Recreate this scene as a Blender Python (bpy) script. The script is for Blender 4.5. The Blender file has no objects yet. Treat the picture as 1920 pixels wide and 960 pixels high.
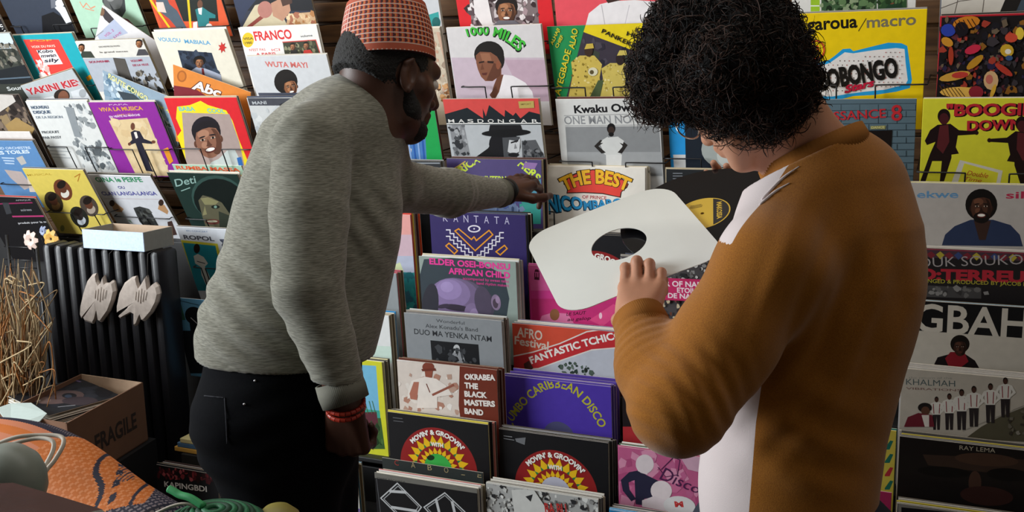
import bpy, bmesh, math, random
import numpy as np
from mathutils import Vector, Matrix

# ------------------------------------------------------------------ camera, world, lights
SC = bpy.context.scene
COL = SC.collection
CAM_Z = 1.60
FPX = 1894.93
RM = np.array([[0.919177, 0.39329132, -0.02087047],
               [-0.05330382, 0.17673271, 0.98281445],
               [-0.39022089, 0.90226797, -0.18341257]])      # right, up(ish down-row), forward
RM[1] = np.cross(RM[0], RM[2])
RM[1] = -RM[1] if RM[1][2] < 0 else RM[1]
CAM = np.array([0.0, 0.0, CAM_Z])

cam = bpy.data.cameras.new('camera')
cam.sensor_fit = 'HORIZONTAL'
cam.sensor_width = 36.0
cam.lens = FPX / 1920 * 36.0
cam.clip_start = 0.05
cam_o = bpy.data.objects.new('camera', cam)
COL.objects.link(cam_o)
m = Matrix.Identity(4)
for i in range(3):
    m[i][0] = RM[0][i]; m[i][1] = RM[1][i]; m[i][2] = -RM[2][i]; m[i][3] = CAM[i]
cam_o.matrix_world = m
SC.camera = cam_o

SC.view_settings.view_transform = 'Standard'
SC.view_settings.look = 'None'
SC.view_settings.gamma = 1.0
SC.view_settings.use_curve_mapping = False
SC.view_settings.exposure = 0.0

world = bpy.data.worlds.new('sky'); SC.world = world
world.use_nodes = True
bg = world.node_tree.nodes['Background']
bg.inputs[0].default_value = (0.62, 0.72, 0.9, 1)
bg.inputs[1].default_value = 0.05

def area(name, loc, target, sx, sy, power, col):
    l = bpy.data.lights.new(name, 'AREA'); l.shape = 'RECTANGLE'; l.size = sx; l.size_y = sy
    l.energy = power; l.color = col
    o = bpy.data.objects.new(name, l); COL.objects.link(o)
    d = Vector(target) - Vector(loc)
    o.location = loc; o.rotation_euler = d.to_track_quat('-Z', 'Y').to_euler()
    return o
# daylight coming through the shop window on the left, and an added unseen strip that brightens the top rows
area('window_daylight', (-4.4, 0.3, 1.95), (-1.2, 2.7, 1.5), 1.9, 1.7, 215, (0.92, 0.97, 1.0))
area('added_wall_wash', (-1.0, 1.75, 2.97), (-1.0, 2.9, 1.5), 3.6, 0.25, 34, (1.0, 0.95, 0.88))

# ------------------------------------------------------------------ helpers
def ray(x, y):
    return RM.T @ np.array([(x - 960) / FPX, -(y - 480) / FPX, 1.0])
def at(x, y, zc):
    """photo pixel + distance along the view axis -> place in the room"""
    return CAM + ray(x, y) * zc
def at_y(x, y, Y):
    d = ray(x, y); return CAM + d * (Y / d[1])
def at_z(x, y, z):
    d = ray(x, y); return CAM + d * ((z - CAM_Z) / d[2])
def pix(P):
    c = RM @ (np.asarray(P, float) - CAM)
    return np.array([960 + FPX * c[0] / c[2], 480 - FPX * c[1] / c[2]])

def lin(c):
    return tuple(((v / 12.92) if v <= 0.04045 else ((v + 0.055) / 1.055) ** 2.4) for v in c)
def hexc(h):
    h = h.lstrip('#')
    if len(h) == 3: h = ''.join(ch * 2 for ch in h)
    return lin(tuple(int(h[i:i + 2], 16) / 255 for i in (0, 2, 4)))

MATS = {}
def mat(key, color=None, rough=0.5, spec=0.5, metal=0.0, noise=0.0, nscale=60.0, bump=0.0, bscale=200.0, alpha=1.0, stretch=None, sheen=0.0, coat=0.0):
    if key in MATS: return MATS[key]
    M = bpy.data.materials.new(key); M.use_nodes = True
    nt = M.node_tree; b = nt.nodes['Principled BSDF']
    c = hexc(color) if isinstance(color, str) else color
    b.inputs['Base Color'].default_value = (*c, 1)
    b.inputs['Roughness'].default_value = rough
    b.inputs['Specular IOR Level'].default_value = spec
    b.inputs['Metallic'].default_value = metal
    b.inputs['Alpha'].default_value = alpha
    b.inputs['Sheen Weight'].default_value = sheen
    b.inputs['Coat Weight'].default_value = coat
    if noise or bump:
        tc = nt.nodes.new('ShaderNodeTexCoord'); mp = nt.nodes.new('ShaderNodeMapping')
        nt.links.new(tc.outputs['Object'], mp.inputs[0])
        if stretch: mp.inputs['Scale'].default_value = stretch
    if noise:
        n = nt.nodes.new('ShaderNodeTexNoise'); n.inputs['Scale'].default_value = nscale; n.inputs['Detail'].default_value = 4
        nt.links.new(mp.outputs[0], n.inputs['Vector'])
        mx = nt.nodes.new('ShaderNodeMix'); mx.data_type = 'RGBA'
        mx.inputs[6].default_value = (*[v * (1 - noise) for v in c], 1)
        mx.inputs[7].default_value = (*[min(1, v * (1 + noise) + 0.01 * noise) for v in c], 1)
        nt.links.new(n.outputs['Fac'], mx.inputs[0]); nt.links.new(mx.outputs[2], b.inputs['Base Color'])
    if bump:
        n2 = nt.nodes.new('ShaderNodeTexNoise'); n2.inputs['Scale'].default_value = bscale; n2.inputs['Detail'].default_value = 3
        nt.links.new(mp.outputs[0], n2.inputs['Vector'])
        bp = nt.nodes.new('ShaderNodeBump'); bp.inputs['Strength'].default_value = bump; bp.inputs['Distance'].default_value = 0.004
        nt.links.new(n2.outputs['Fac'], bp.inputs['Height']); nt.links.new(bp.outputs[0], b.inputs['Normal'])
    MATS[key] = M
    return M
def ink(h):
    """printed cardboard of one colour, slightly uneven, under worn gloss"""
    return mat('print_' + h.lstrip('#'), h, rough=0.42, spec=0.35, noise=0.10, nscale=45.0)

def link(name, me, parent=None, loc=None):
    o = bpy.data.objects.new(name, me); COL.objects.link(o)
    if parent is not None: o.parent = parent
    if loc is not None: o.location = loc
    return o
def mesh_from(name, verts, faces, mats, mi=None, smooth=False):
    me = bpy.data.meshes.new(name)
    me.from_pydata([tuple(map(float, v)) for v in verts], [], [tuple(map(int, f)) for f in faces])
    for M in mats: me.materials.append(M)
    if mi is not None: me.polygons.foreach_set('material_index', np.asarray(mi, dtype=np.int32))
    if smooth: me.polygons.foreach_set('use_smooth', np.ones(len(me.polygons), dtype=bool))
    me.update()
    return me
def tag(o, label, cat, group=None, kind=None):
    if label: o['label'] = label
    if cat: o['category'] = cat
    if group: o['group'] = group
    if kind: o['kind'] = kind
    return o
def empty(name, loc, label, cat, group=None, rot=None):
    o = bpy.data.objects.new(name, None); COL.objects.link(o); o.location = tuple(map(float, loc))
    o.empty_display_size = 0.05
    if rot is not None: o.rotation_euler = rot
    return tag(o, label, cat, group)
def bm_obj(name, bm, M, parent=None, smooth=False, loc=None):
    me = bpy.data.meshes.new(name)
    bmesh.ops.recalc_face_normals(bm, faces=bm.faces)
    bm.to_mesh(me); bm.free()
    for q in (M if isinstance(M, (list, tuple)) else [M]): me.materials.append(q)
    if smooth: me.polygons.foreach_set('use_smooth', np.ones(len(me.polygons), dtype=bool))
    return link(name, me, parent, loc)
def add_box(bm, lo, hi, bev=0.0, mi=0):
    r = bmesh.ops.create_cube(bm, size=1.0)
    vs = r['verts']
    for v in vs:
        v.co = Vector([lo[i] + (hi[i] - lo[i]) * (v.co[i] + 0.5) for i in range(3)])
    fs = list({f for v in vs for f in v.link_faces})
    for f in fs: f.material_index = mi
    if bev > 0:
        es = list({e for v in vs for e in v.link_edges})
        bmesh.ops.bevel(bm, geom=es, offset=bev, segments=2, affect='EDGES', profile=0.5)
def tube_geo(pts, r, n=6, closed=False):
    """verts, faces of a round tube along a polyline; r may be a list"""
    P = np.asarray(pts, float); N = len(P)
    R_ = np.full(N, r, float) if np.isscalar(r) else np.asarray(r, float)
    T = np.zeros_like(P)
    if closed:
        T = np.roll(P, -1, 0) - np.roll(P, 1, 0)
    else:
        T[1:-1] = P[2:] - P[:-2]; T[0] = P[1] - P[0]; T[-1] = P[-1] - P[-2]
    T /= np.linalg.norm(T, axis=1)[:, None] + 1e-12
    a = np.array([0, 0, 1.0]) if abs(T[0][2]) < 0.9 else np.array([1.0, 0, 0])
    U = np.cross(T[0], a); U /= np.linalg.norm(U)
    vs = []
    for i in range(N):
        U = U - T[i] * np.dot(U, T[i]); U /= np.linalg.norm(U) + 1e-12
        W = np.cross(T[i], U)
        for k in range(n):
            t = 2 * math.pi * k / n
            vs.append(P[i] + R_[i] * (U * math.cos(t) + W * math.sin(t)))
    fs = []
    for i in range(N if closed else N - 1):
        j = (i + 1) % N
        for k in range(n):
            k2 = (k + 1) % n
            fs.append((i * n + k, i * n + k2, j * n + k2, j * n + k))
    if not closed:
        fs.append(tuple(range(n - 1, -1, -1))); fs.append(tuple((N - 1) * n + k for k in range(n)))
    return vs, fs
def tubes(name, list_of, M, parent=None, n=6):
    """one mesh out of several tubes: list of (pts, r) or (pts, r, closed)"""
    V, F = [], []
    for t in list_of:
        v, f = tube_geo(t[0], t[1], n, t[2] if len(t) > 2 else False)
        b = len(V); V += list(v); F += [tuple(i + b for i in q) for q in f]
    return link(name, mesh_from(name, V, F, [M], smooth=True), parent)
def smoothline(pts, per=8):
    """Catmull-Rom through the points"""
    P = np.asarray(pts, float); Q = np.vstack([2 * P[0] - P[1], P, 2 * P[-1] - P[-2]]); out = []
    for i in range(1, len(Q) - 2):
        for s in np.linspace(0, 1, per, endpoint=False):
            a, b, c, d = Q[i - 1], Q[i], Q[i + 1], Q[i + 2]
            out.append(0.5 * (2 * b + (c - a) * s + (2 * a - 5 * b + 4 * c - d) * s * s + (3 * b - a - 3 * c + d) * s ** 3))
    out.append(P[-1]); return np.array(out)

# ------------------------------------------------------------------ lettering
_TXT = {}
def glyphs(s, bold=0.0, shear=0.0):
    k = (s, round(bold, 4), round(shear, 3))
    if k in _TXT: return _TXT[k]
    cu = bpy.data.curves.new('lettering', 'FONT'); cu.body = s; cu.size = 1.0; cu.offset = bold; cu.shear = shear
    cu.resolution_u = 3
    o = bpy.data.objects.new('lettering', cu); COL.objects.link(o)
    bpy.context.view_layer.update()
    me = o.evaluated_get(bpy.context.evaluated_depsgraph_get()).to_mesh()
    V = np.array([v.co[:2] for v in me.vertices]) if len(me.vertices) else np.zeros((0, 2))
    F = [tuple(p.vertices) for p in me.polygons]
    o.to_mesh_clear()
    bpy.data.objects.remove(o); bpy.data.curves.remove(cu)
    _TXT[k] = (V, F)
    return _TXT[k]
CAP = 0.70

# ------------------------------------------------------------------ record sleeves
SIZE = 0.315
def clip01(P):
    for ax, lim, sg in ((0, 0.0, 1), (0, 1.0, -1), (1, 0.0, 1), (1, 1.0, -1)):
        out = []
        for i in range(len(P)):
            a, b = P[i - 1], P[i]
            da, db = sg * (a[ax] - lim), sg * (b[ax] - lim)
            if (da >= 0) != (db >= 0):
                t = da / (da - db); out.append((a[0] + t * (b[0] - a[0]), a[1] + t * (b[1] - a[1])))
            if db >= 0: out.append(b)
        P = out
        if not P: return P
    return P
NREC = [0]
class Rec:
    """a 12-inch record in its printed sleeve; cover art is drawn in layers of ink on the front"""
    def __init__(s, desc, tl, D, lean=5, yaw=0, roll=0, base='#ddd', edge='#cfc8ba', stack=0, gap=0.0045, size=SIZE, cat='record', behind=None, name='record_sleeve', cols=None, side=0, group='record sleeves on display'):
        s.desc = desc; s.size = size; s.cat = cat; s.name = name
        t, a, r = math.radians(lean), math.radians(yaw), math.radians(roll)
        ex = np.array([math.cos(a), math.sin(a), 0.0]); back = np.array([-math.sin(a), math.cos(a), 0.0])
        dn = back * math.sin(t) + np.array([0, 0, -math.cos(t)])
        s.ex = ex * math.cos(r) + dn * math.sin(r)
        s.dn = dn * math.cos(r) - ex * math.sin(r)
        s.n = np.cross(s.dn, s.ex); s.n = s.n / np.linalg.norm(s.n)
        if s.n[1] > 0: s.n = -s.n
        s.o = at_y(tl[-2], tl[-1], D) - (s.ex * size if tl[0] == 'tr' else 0)
        s.V, s.F, s.MI, s.mats, s.mk = [], [], [], [], {}
        s.k = 0; s.th = 0.0034; s.edge = edge; s.stack = min(stack, 2) if lean > 10 else min(stack, 7); s.gap = gap; s.behind = behind or desc; s.cols = cols; s.side = side
        s.group = group
        s._box(base, edge)
    def m(s, h):
        if h not in s.mk: s.mk[h] = len(s.mats); s.mats.append(ink(h))
        return s.mk[h]
    def _box(s, base, edge):
        S, th, b = s.size, s.th, 0.0009
        # a thin card pouch with slightly rounded edges: front, back, rims
        ring = lambda q, z: [(q, -q, z), (S - q, -q, z), (S - q, -S + q, z), (q, -S + q, z)]
        R = [ring(b, 0), ring(0, -b), ring(0, -th + b), ring(b, -th)]
        s.V = [v for r_ in R for v in r_]
        s.F.append((3, 2, 1, 0)); s.MI.append(s.m(base))
        for i in range(3):
            for j in range(4):
                j2 = (j + 1) % 4
                s.F.append((4 * i + j, 4 * i + j2, 4 * i + 4 + j2, 4 * i + 4 + j)); s.MI.append(s.m(base if i == 0 else edge))
        s.F.append((12, 13, 14, 15)); s.MI.append(s.m(edge))
    def uv(s, p):
        d = ray(p[0], p[1]); t = np.dot(s.o - CAM, s.n) / np.dot(d, s.n); q = CAM + d * t - s.o
        return (float(np.dot(q, s.ex)) / s.size, float(np.dot(q, s.dn)) / s.size)
    def px(s, uv):
        return pix(s.o + s.ex * uv[0] * s.size + s.dn * uv[1] * s.size)
    def _z(s):
        s.k += 1; return 1.2e-5 * s.k
    def puv(s, P, h):
        P = clip01([tuple(p) for p in P])
        if len(P) < 3: return s
        z = s._z(); b = len(s.V); S = s.size
        s.V += [(p[0] * S, -p[1] * S, z) for p in P]
        s.F.append(tuple(range(b, b + len(P)))); s.MI.append(s.m(h)); return s
    def poly(s, P, h): return s.puv([s.uv(p) for p in P], h)
    def rect(s, u0, v0, u1, v1, h): return s.puv([(u0, v0), (u1, v0), (u1, v1), (u0, v1)], h)
    def ell(s, cx, cy, rx, ry, h, rot=0, n=22, a0=0, a1=360):
        c, q = math.cos(math.radians(rot)), math.sin(math.radians(rot)); P = []
        full = (a1 - a0) >= 360
        for i in range(n if full else n + 1):
            t = math.radians(a0 + (a1 - a0) * i / n); x, y = rx * math.cos(t), ry * math.sin(t)
            P.append((cx + x * c - y * q, cy + x * q + y * c))
        return s.poly(P, h)
    def disc(s, u, v, r, h, n=40, a0=0, a1=360):
        return s.puv([(u + r * math.cos(math.radians(a0 + (a1 - a0) * i / n)), v + r * math.sin(math.radians(a0 + (a1 - a0) * i / n))) for i in range(n)], h)
    def line(s, P, w, h, closed=False):
        """stroke of width w (pixels of the photo at that place)"""
        U = [np.array(s.uv(p)) for p in P]
        sc = w / max(1e-6, np.linalg.norm(s.px((0.52, 0.5)) - s.px((0.48, 0.5))) / 0.04) / 2
        if closed: U = U + [U[0]]
        for a, b in zip(U[:-1], U[1:]):
            d = b - a; L = np.linalg.norm(d)
            if L < 1e-6: continue
            d = d / L; nn = np.array([-d[1], d[0]]) * sc; e = d * sc * 0.8
            s.puv([a - e + nn, b + e + nn, b + e - nn, a - e - nn], h)
        return s
    def text(s, txt, p0, p1, h_px, color, bold=0.0, shear=0.0, mid=None, out=None, outw=0.03, h1=None):
        """lettering whose baseline runs from pixel p0 to p1 (bending through mid), cap height in pixels"""
        if out: s.text(txt, p0, p1, h_px, out, bold + outw, shear, mid, None, 0, h1); s.keep = s.bb
        V, F = glyphs(txt, bold, shear)
        if len(V) == 0: return s
        V0, _ = glyphs(txt, 0.0, shear)
        x0, x1 = V0[:, 0].min(), V0[:, 0].max(); s.bb = (x0, x1)
        A, B = np.array(s.uv(p0)), np.array(s.uv(p1)); L = np.linalg.norm(B - A)
        pxlen = lambda d, c: np.linalg.norm(s.px(c + d * 0.02) - s.px(c)) / 0.02
        if mid is not None:
            Mq = np.array(s.uv(mid)); C = 2 * Mq - 0.5 * (A + B)
            ts = np.linspace(-0.05, 1.05, 90)
            cur = ((1 - ts) ** 2)[:, None] * A + (2 * ts * (1 - ts))[:, None] * C + (ts ** 2)[:, None] * B
            sg = np.concatenate([[0], np.cumsum(np.linalg.norm(np.diff(cur, axis=0), axis=1))])
            f0 = np.interp(0, ts, sg); f1 = np.interp(1, ts, sg)
        d0 = (B - A) / L; up0 = np.array([d0[1], -d0[0]])
        hu = h_px / pxlen(up0, A); hu1 = (h1 / pxlen(up0, B)) if h1 else hu
        z = s._z(); b = len(s.V); S = s.size; out_v = []; ok = []
        for (x, y) in V:
            t = (x - x0) / (x1 - x0); yy = y / CAP * (hu + (hu1 - hu) * t)
            if mid is None: q = A + (B - A) * t + up0 * yy
            else:
                l = f0 + (f1 - f0) * t
                q = np.array([np.interp(l, sg, cur[:, 0]), np.interp(l, sg, cur[:, 1])])
                e = np.array([np.interp(l + 0.01, sg, cur[:, 0]), np.interp(l + 0.01, sg, cur[:, 1])]) - np.array([np.interp(l - 0.01, sg, cur[:, 0]), np.interp(l - 0.01, sg, cur[:, 1])])
                e = e / (np.linalg.norm(e) + 1e-9); q = q + np.array([e[1], -e[0]]) * yy
            ok.append(0.003 < q[0] < 0.997 and 0.003 < q[1] < 0.997)
            out_v.append((q[0] * S, -q[1] * S, z))
        s.V += out_v; mi = s.m(color)
        for f in F:
            if all(ok[i] for i in f):
                s.F.append(tuple(b + i for i in f)); s.MI.append(mi)
        return s
    def mottle(s, P, cols, n, r0, r1, seed=0, aspect=1.0):
        """photographic clutter: many small patches of ink inside the pixel polygon P"""
        rg = random.Random(seed); U = [s.uv(p) for p in P]
        xs = [u[0] for u in U]; ys = [u[1] for u in U]
        sc = 1 / (np.linalg.norm(s.px((0.52, 0.5)) - s.px((0.48, 0.5))) / 0.04)
        def inside(x, y):
            c = False
            for i in range(len(U)):
                a, b2 = U[i - 1], U[i]
                if (a[1] > y) != (b2[1] > y) and x < (b2[0] - a[0]) * (y - a[1]) / (b2[1] - a[1]) + a[0]: c = not c
            return c
        for _ in range(n):
            x, y = rg.uniform(min(xs), max(xs)), rg.uniform(min(ys), max(ys))
            if not inside(x, y): continue
            r = rg.uniform(r0, r1) * sc; m_ = rg.randint(4, 7); a = rg.uniform(0, 6.3); q = rg.uniform(0.5, 1.3)
            s.puv([(x + r * q * math.cos(a + 6.283 * i / m_) * rg.uniform(.6, 1.2), y + aspect * r * math.sin(a + 6.283 * i / m_) * rg.uniform(.6, 1.2)) for i in range(m_)], rg.choice(cols))
        return s
    def face(s, cx, cy, h, skin='#8a5a3c', dark='#4a2c1c', light='#b07a55', hair='#15100e', hs=1.0, turn=0.0, tilt=0, afro=1.0, beard=False, smile=False, hat=None, eyes=True):
        """a printed portrait head, h = face height in pixels, turn -1..1"""
        c_, s_ = math.cos(math.radians(tilt)), math.sin(math.radians(tilt))
        T = lambda x, y: (cx + h * (x * c_ - y * s_), cy + h * (x * s_ + y * c_))
        def E(x, y, rx, ry, col, rot=0):
            p = T(x, y); s.ell(p[0], p[1], rx * h, ry * h, col, rot + tilt, n=20)
        if hair: E(-turn * .05, -.22, .40 * afro, .42 * hs, hair)
        E(-.36 + turn * .1, .02, .06, .10, dark); E(.36 + turn * .1, .02, .06, .10, dark)
        E(0, 0, .36, .50, skin)
        E(.16 - turn * .3, .06, .18, .38, dark); E(-.05 + turn * .08, -.02, .27, .42, skin)
        E(-.1 + turn * .1, -.22, .17, .12, light); E(-.12 + turn * .12, .1, .1, .1, light)
        if beard: E(0 + turn * .04, .33, .28, .2, hair or '#15100e'); E(turn * .05, .25, .16, .06, skin)
        if hair: s.poly([T(-.36, -.12), T(-.3, -.30), T(-.1, -.36), T(.1, -.37), T(.3, -.30), T(.36, -.1), T(.37, -.42), T(0, -.56), T(-.37, -.42)], hair)
        if eyes:
            for e in (-1, 1):
                x = e * .15 + turn * .11
                E(x, -.06, .07, .028, '#b9a99a'); E(x + turn * .02, -.06, .034, .036, '#120c0a')
                E(x, -.14, .095, .022, hair or '#15100e', e * 6)
        s.poly([T(turn * .12 - .01, -.06), T(turn * .2 + .07, .13), T(turn * .14 - .07, .13)], dark)
        E(turn * .13, .13, .085, .035, dark)
        if smile:
            E(turn * .1, .26, .16, .085, '#5a2620'); E(turn * .1, .25, .13, .05, '#f0ece4')
        else:
            E(turn * .1, .26, .12, .05, '#5f3028'); E(turn * .1, .25, .11, .012, '#2e1512')
        return s
    def man(s, cx, cy, h, shirt='#ddd', trousers='#222', skin='#5a3826', hair='#15100e', lean=0):
        """a small printed standing figure, feet at (cx, cy), h pixels tall"""
        T = lambda x, y: (cx + h * (x + lean * (y)), cy - h * y)
        s.poly([T(-.1, 0), T(-.02, 0), T(0, .42), T(.02, 0), T(.1, 0), T(.12, .5), T(-.12, .5)], trousers)
        s.poly([T(-.12, .46), T(.12, .46), T(.17, .8), T(.06, .84), T(-.06, .84), T(-.17, .8)], shirt)
        s.poly([T(-.17, .8), T(-.27, .62), T(-.13, .5), T(-.1, .54), T(-.19, .63), T(-.12, .76)], shirt)
        s.poly([T(.17, .8), T(.27, .62), T(.13, .5), T(.1, .54), T(.19, .63), T(.12, .76)], shirt)
        p = T(0, .91); s.ell(p[0], p[1] - h * .015, h * .062, h * .085, hair, n=14); s.ell(p[0], p[1] + h * .01, h * .05, h * .07, skin, n=14)
        return s
    def build(s, label, group=None):
        me = mesh_from(s.name, s.V, s.F, s.mats, s.MI)
        o = link(s.name, me)
        M = Matrix.Identity(4)
        for i in range(3):
            M[i][0] = s.ex[i]; M[i][1] = -s.dn[i]; M[i][2] = s.n[i]; M[i][3] = s.o[i]
        o.matrix_world = M
        tag(o, label, s.cat, group or s.group)
        if s.stack: s.build_stack(label)
        NREC[0] += 1
        return o
    def build_stack(s, label):
        rg = random.Random(int(abs(s.o[0] * 1000) + abs(s.o[2] * 977)))
        cols = s.cols or ['#d8d2c4', '#e9e5db', '#8f8b86', '#34322f', '#171717', '#b9ac90', '#6d5b46', '#c9c3b8', '#5a2f2a', '#3a4358']
        for i in range(1, s.stack + 1):
            c = cols[(i * 7 + rg.randint(0, 9)) % len(cols)] if not s.cols else cols[(i - 1) % len(cols)]
            e = rg.choice(['#b8ab90', '#cfc6b2', '#8d7f66', '#6a5c48', '#d9d4c8'])
            key = (c, e, s.size)
            if key not in STK:
                t = Rec.__new__(Rec); t.size = s.size; t.th = 0.0034; t.V, t.F, t.MI, t.mats, t.mk = [], [], [], [], {}; t.k = 0
                t._box(c, e if c not in ('#171717',) else '#2a2724')
                STK[key] = mesh_from('record_sleeve', t.V, t.F, t.mats, t.MI)
            o = link('record_sleeve', STK[key])
            j = rg.uniform(-.004, .004) + s.side * i * .0012; u = rg.uniform(-.004, .005)
            p = s.o - s.n * (s.gap * i + 0.0005) + s.ex * j - s.dn * u
            M = Matrix.Identity(4)
            for q in range(3):
                M[q][0] = s.ex[q]; M[q][1] = -s.dn[q]; M[q][2] = s.n[q]; M[q][3] = p[q]
            o.matrix_world = M
            tag(o, 'sleeve edge in the stack behind the ' + s.behind, 'record', 'sleeves stacked behind the ' + s.behind)
            NREC[0] += 1
STK = {}
# ------------------------------------------------------------------ the shop itself
WY = 3.12
def structure(name, bm, M):
    o = bm_obj(name, bm, M); o['kind'] = 'structure'; return o
def wood_mat():
    M = bpy.data.materials.new('slatwall_wood'); M.use_nodes = True; nt = M.node_tree; b = nt.nodes['Principled BSDF']
    tc = nt.nodes.new('ShaderNodeTexCoord'); mp = nt.nodes.new('ShaderNodeMapping'); mp.inputs['Scale'].default_value = (1.2, 1, 14)
    n = nt.nodes.new('ShaderNodeTexNoise'); n.inputs['Scale'].default_value = 4; n.inputs['Detail'].default_value = 6
    r = nt.nodes.new('ShaderNodeValToRGB'); r.color_ramp.elements[0].position = .3; r.color_ramp.elements[1].position = .75
    r.color_ramp.elements[0].color = (*hexc('#4c331f'), 1); r.color_ramp.elements[1].color = (*hexc('#7d5a38'), 1)
    nt.links.new(tc.outputs['Object'], mp.inputs[0]); nt.links.new(mp.outputs[0], n.inputs['Vector']); nt.links.new(n.outputs['Fac'], r.inputs[0])
    nt.links.new(r.outputs[0], b.inputs['Base Color']); b.inputs['Roughness'].default_value = .55
    return M
WOOD = wood_mat()
bm = bmesh.new()
x0, x1 = -4.6, 1.6
add_box(bm, (x0, WY + .022, 0), (x1, WY + .10, 3.0))
z = 0.02
while z < 2.98:                                   # slatwall boards with a slot between each
    add_box(bm, (x0, WY, z), (x1, WY + .023, z + .0655), .003)
    z += .0762
structure('wall_back', bm, WOOD)
plaster = mat('plaster_wall', '#8b857b', rough=.85, noise=.12, nscale=3, bump=.1, bscale=40)
bm = bmesh.new()                                  # left wall with the shop window opening
for lo, hi in (((-4.7, -3.6, 0), (-4.58, WY, .95)), ((-4.7, -3.6, 2.75), (-4.58, WY, 3.0)), ((-4.7, -3.6, .95), (-4.58, -.7, 2.75)), ((-4.7, 1.3, .95), (-4.58, WY, 2.75))):
    add_box(bm, lo, hi)
structure('wall_left', bm, plaster)
white_paint = mat('window_paint', '#c9c6be', rough=.5)
bm = bmesh.new()
for lo, hi in (((-4.68, -.7, .95), (-4.56, -.64, 2.75)), ((-4.68, 1.24, .95), (-4.56, 1.3, 2.75)), ((-4.68, -.7, .95), (-4.56, 1.3, 1.01)), ((-4.68, -.7, 2.69), (-4.56, 1.3, 2.75)), ((-4.66, .28, .95), (-4.58, .32, 2.75))):
    add_box(bm, lo, hi, .004)
structure('window_1', bm, white_paint)
bm = bmesh.new(); add_box(bm, (1.55, -3.6, 0), (1.65, WY + .1, 3.0)); structure('wall_right', bm, plaster)
bm = bmesh.new(); add_box(bm, (-4.7, -3.7, 0), (1.65, -3.6, .7)); add_box(bm, (-4.7, -3.7, 2.85), (1.65, -3.6, 3.0)); add_box(bm, (.6, -3.7, .7), (1.65, -3.6, 2.85)); add_box(bm, (-4.7, -3.7, .7), (-2.9, -3.6, 2.85))
structure('wall_front', bm, plaster)
bm = bmesh.new(); add_box(bm, (-4.7, -3.7, -.08), (1.65, WY + .1, 0)); structure('floor', bm, mat('floor_boards', '#4a3a2c', rough=.6, noise=.3, nscale=6, stretch=(1, 12, 1)))
bm = bmesh.new(); add_box(bm, (-4.7, -3.7, 3.0), (1.65, WY + .1, 3.08)); structure('ceiling', bm, mat('ceiling_paint', '#a9a49a', rough=.9, noise=.05))

# ------------------------------------------------------------------ record wall, written row by row
BLACKWIRE = mat('black_wire', '#17171a', rough=.4, spec=.5)
WIRES = []
def wire(rec, v=0.585, ulo=(-0.01, .27), uhi=(.52, 1.0), label=None, depth=.035):
    WIRES.append((rec, v, ulo, uhi, label, depth))
def make_wires():
    for rec, v, ul, uh, label, depth in WIRES:
        S = rec.size
        def W(u, vv, out): return rec.o + rec.ex * u * S + rec.dn * vv * S + rec.n * out
        root = empty('wire_rack', W(.5, 1.02, 0), label or 'black wire pocket holding the ' + rec.behind, 'rack', 'wire pockets on the slatted wall')
        inv = np.array(root.location)
        yb = WY + .004
        def backto(P): return np.array([P[0], yb, P[2]])
        for a, b in (ul, uh):
            inner, outer = (b, a) if a < .2 else (a, b)
            P = [backto(W(outer, v - .05, 0)), W(outer, v, .010), W(outer, v, .016)]
            P += list(smoothline([W(outer + (inner - outer) * .25, v, .017), W(inner - (inner - outer) * .07, v, .017), W(inner, v + .012, .017), W(inner, v + .06, .017), W(inner, 1.03, .012), W(inner, 1.055, -.01)], 5))
            P += [backto(W(inner, 1.06, -.02))]
            tubes('front_wire', [([p - inv for p in P], .0022)], BLACKWIRE, root, 6)
        P = [W(-.02, 1.045, .012), W(1.02, 1.045, .012)]
        tubes('base_wire', [([p - inv for p in P], .0022), ([backto(W(.1, 1.05, 0)) - inv, W(.1, 1.05, .012) - inv], .002), ([backto(W(.9, 1.05, 0)) - inv, W(.9, 1.05, .012) - inv], .002)], BLACKWIRE, root, 6)

def shadeface(r, *a, **k): return r.face(*a, **k)

# ---- top row, cut by the frame
r = Rec('dark red bordered sleeve with people in white', (842, -85), 2.86, 16, base='#d9232b', stack=4)
r.poly([(872, -80), (1000, -90), (1012, 60), (886, 62)], '#7d6f70'); r.mottle([(872, -40), (1000, -40), (1012, 60), (886, 62)], ['#5c4a4e', '#c9bfc0', '#3a2a2c', '#a89095', '#e6dede'], 130, 3, 10, 1)
r.poly([(888, 0), (915, -2), (925, 48), (905, 48), (890, 25)], '#e8e2e2'); r.face(950, 22, 46, hair='#1b1210', afro=1.15, smile=True)
r.poly([(920, 52), (935, 38), (965, 38), (985, 52)], '#6d6a72')
r.build('red-bordered record sleeve with a smiling face, above the sleeve with green slanted letters'); wire(r, .86, (-.02, .30), (.62, 1.02))
w_red = r
r = Rec('coral sleeve with a white shirt', (1030, -95), 2.86, 14, base='#e2505c', stack=3)
r.poly([(1098, 48), (1104, 25), (1125, 8), (1148, 2), (1190, 0), (1245, 4), (1250, 60), (1095, 60)], '#e8e4e6'); r.poly([(1128, -12), (1150, -30), (1165, 0), (1140, 6)], '#3c2620')
r.line([(1128, 10), (1134, 45)], 1.5, '#b9b4b8'); r.line([(1180, 10), (1172, 45)], 1.5, '#c8c2c8')
r.build('coral record sleeve showing a white shirt, above the green and yellow sleeve'); wire(r, .86, (-.1, .36), (.66, 1.05))
r = Rec('white sleeve with green squares and garden photographs', (1484, -140), 2.86, 14, base='#dcdad6')
r.poly([(1520, -60), (1537, -60), (1537, 60), (1520, 60)], '#9ac22f'); r.poly([(1520, 10), (1537, 10), (1537, 12), (1520, 12)], '#f0f0ea')
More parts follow.
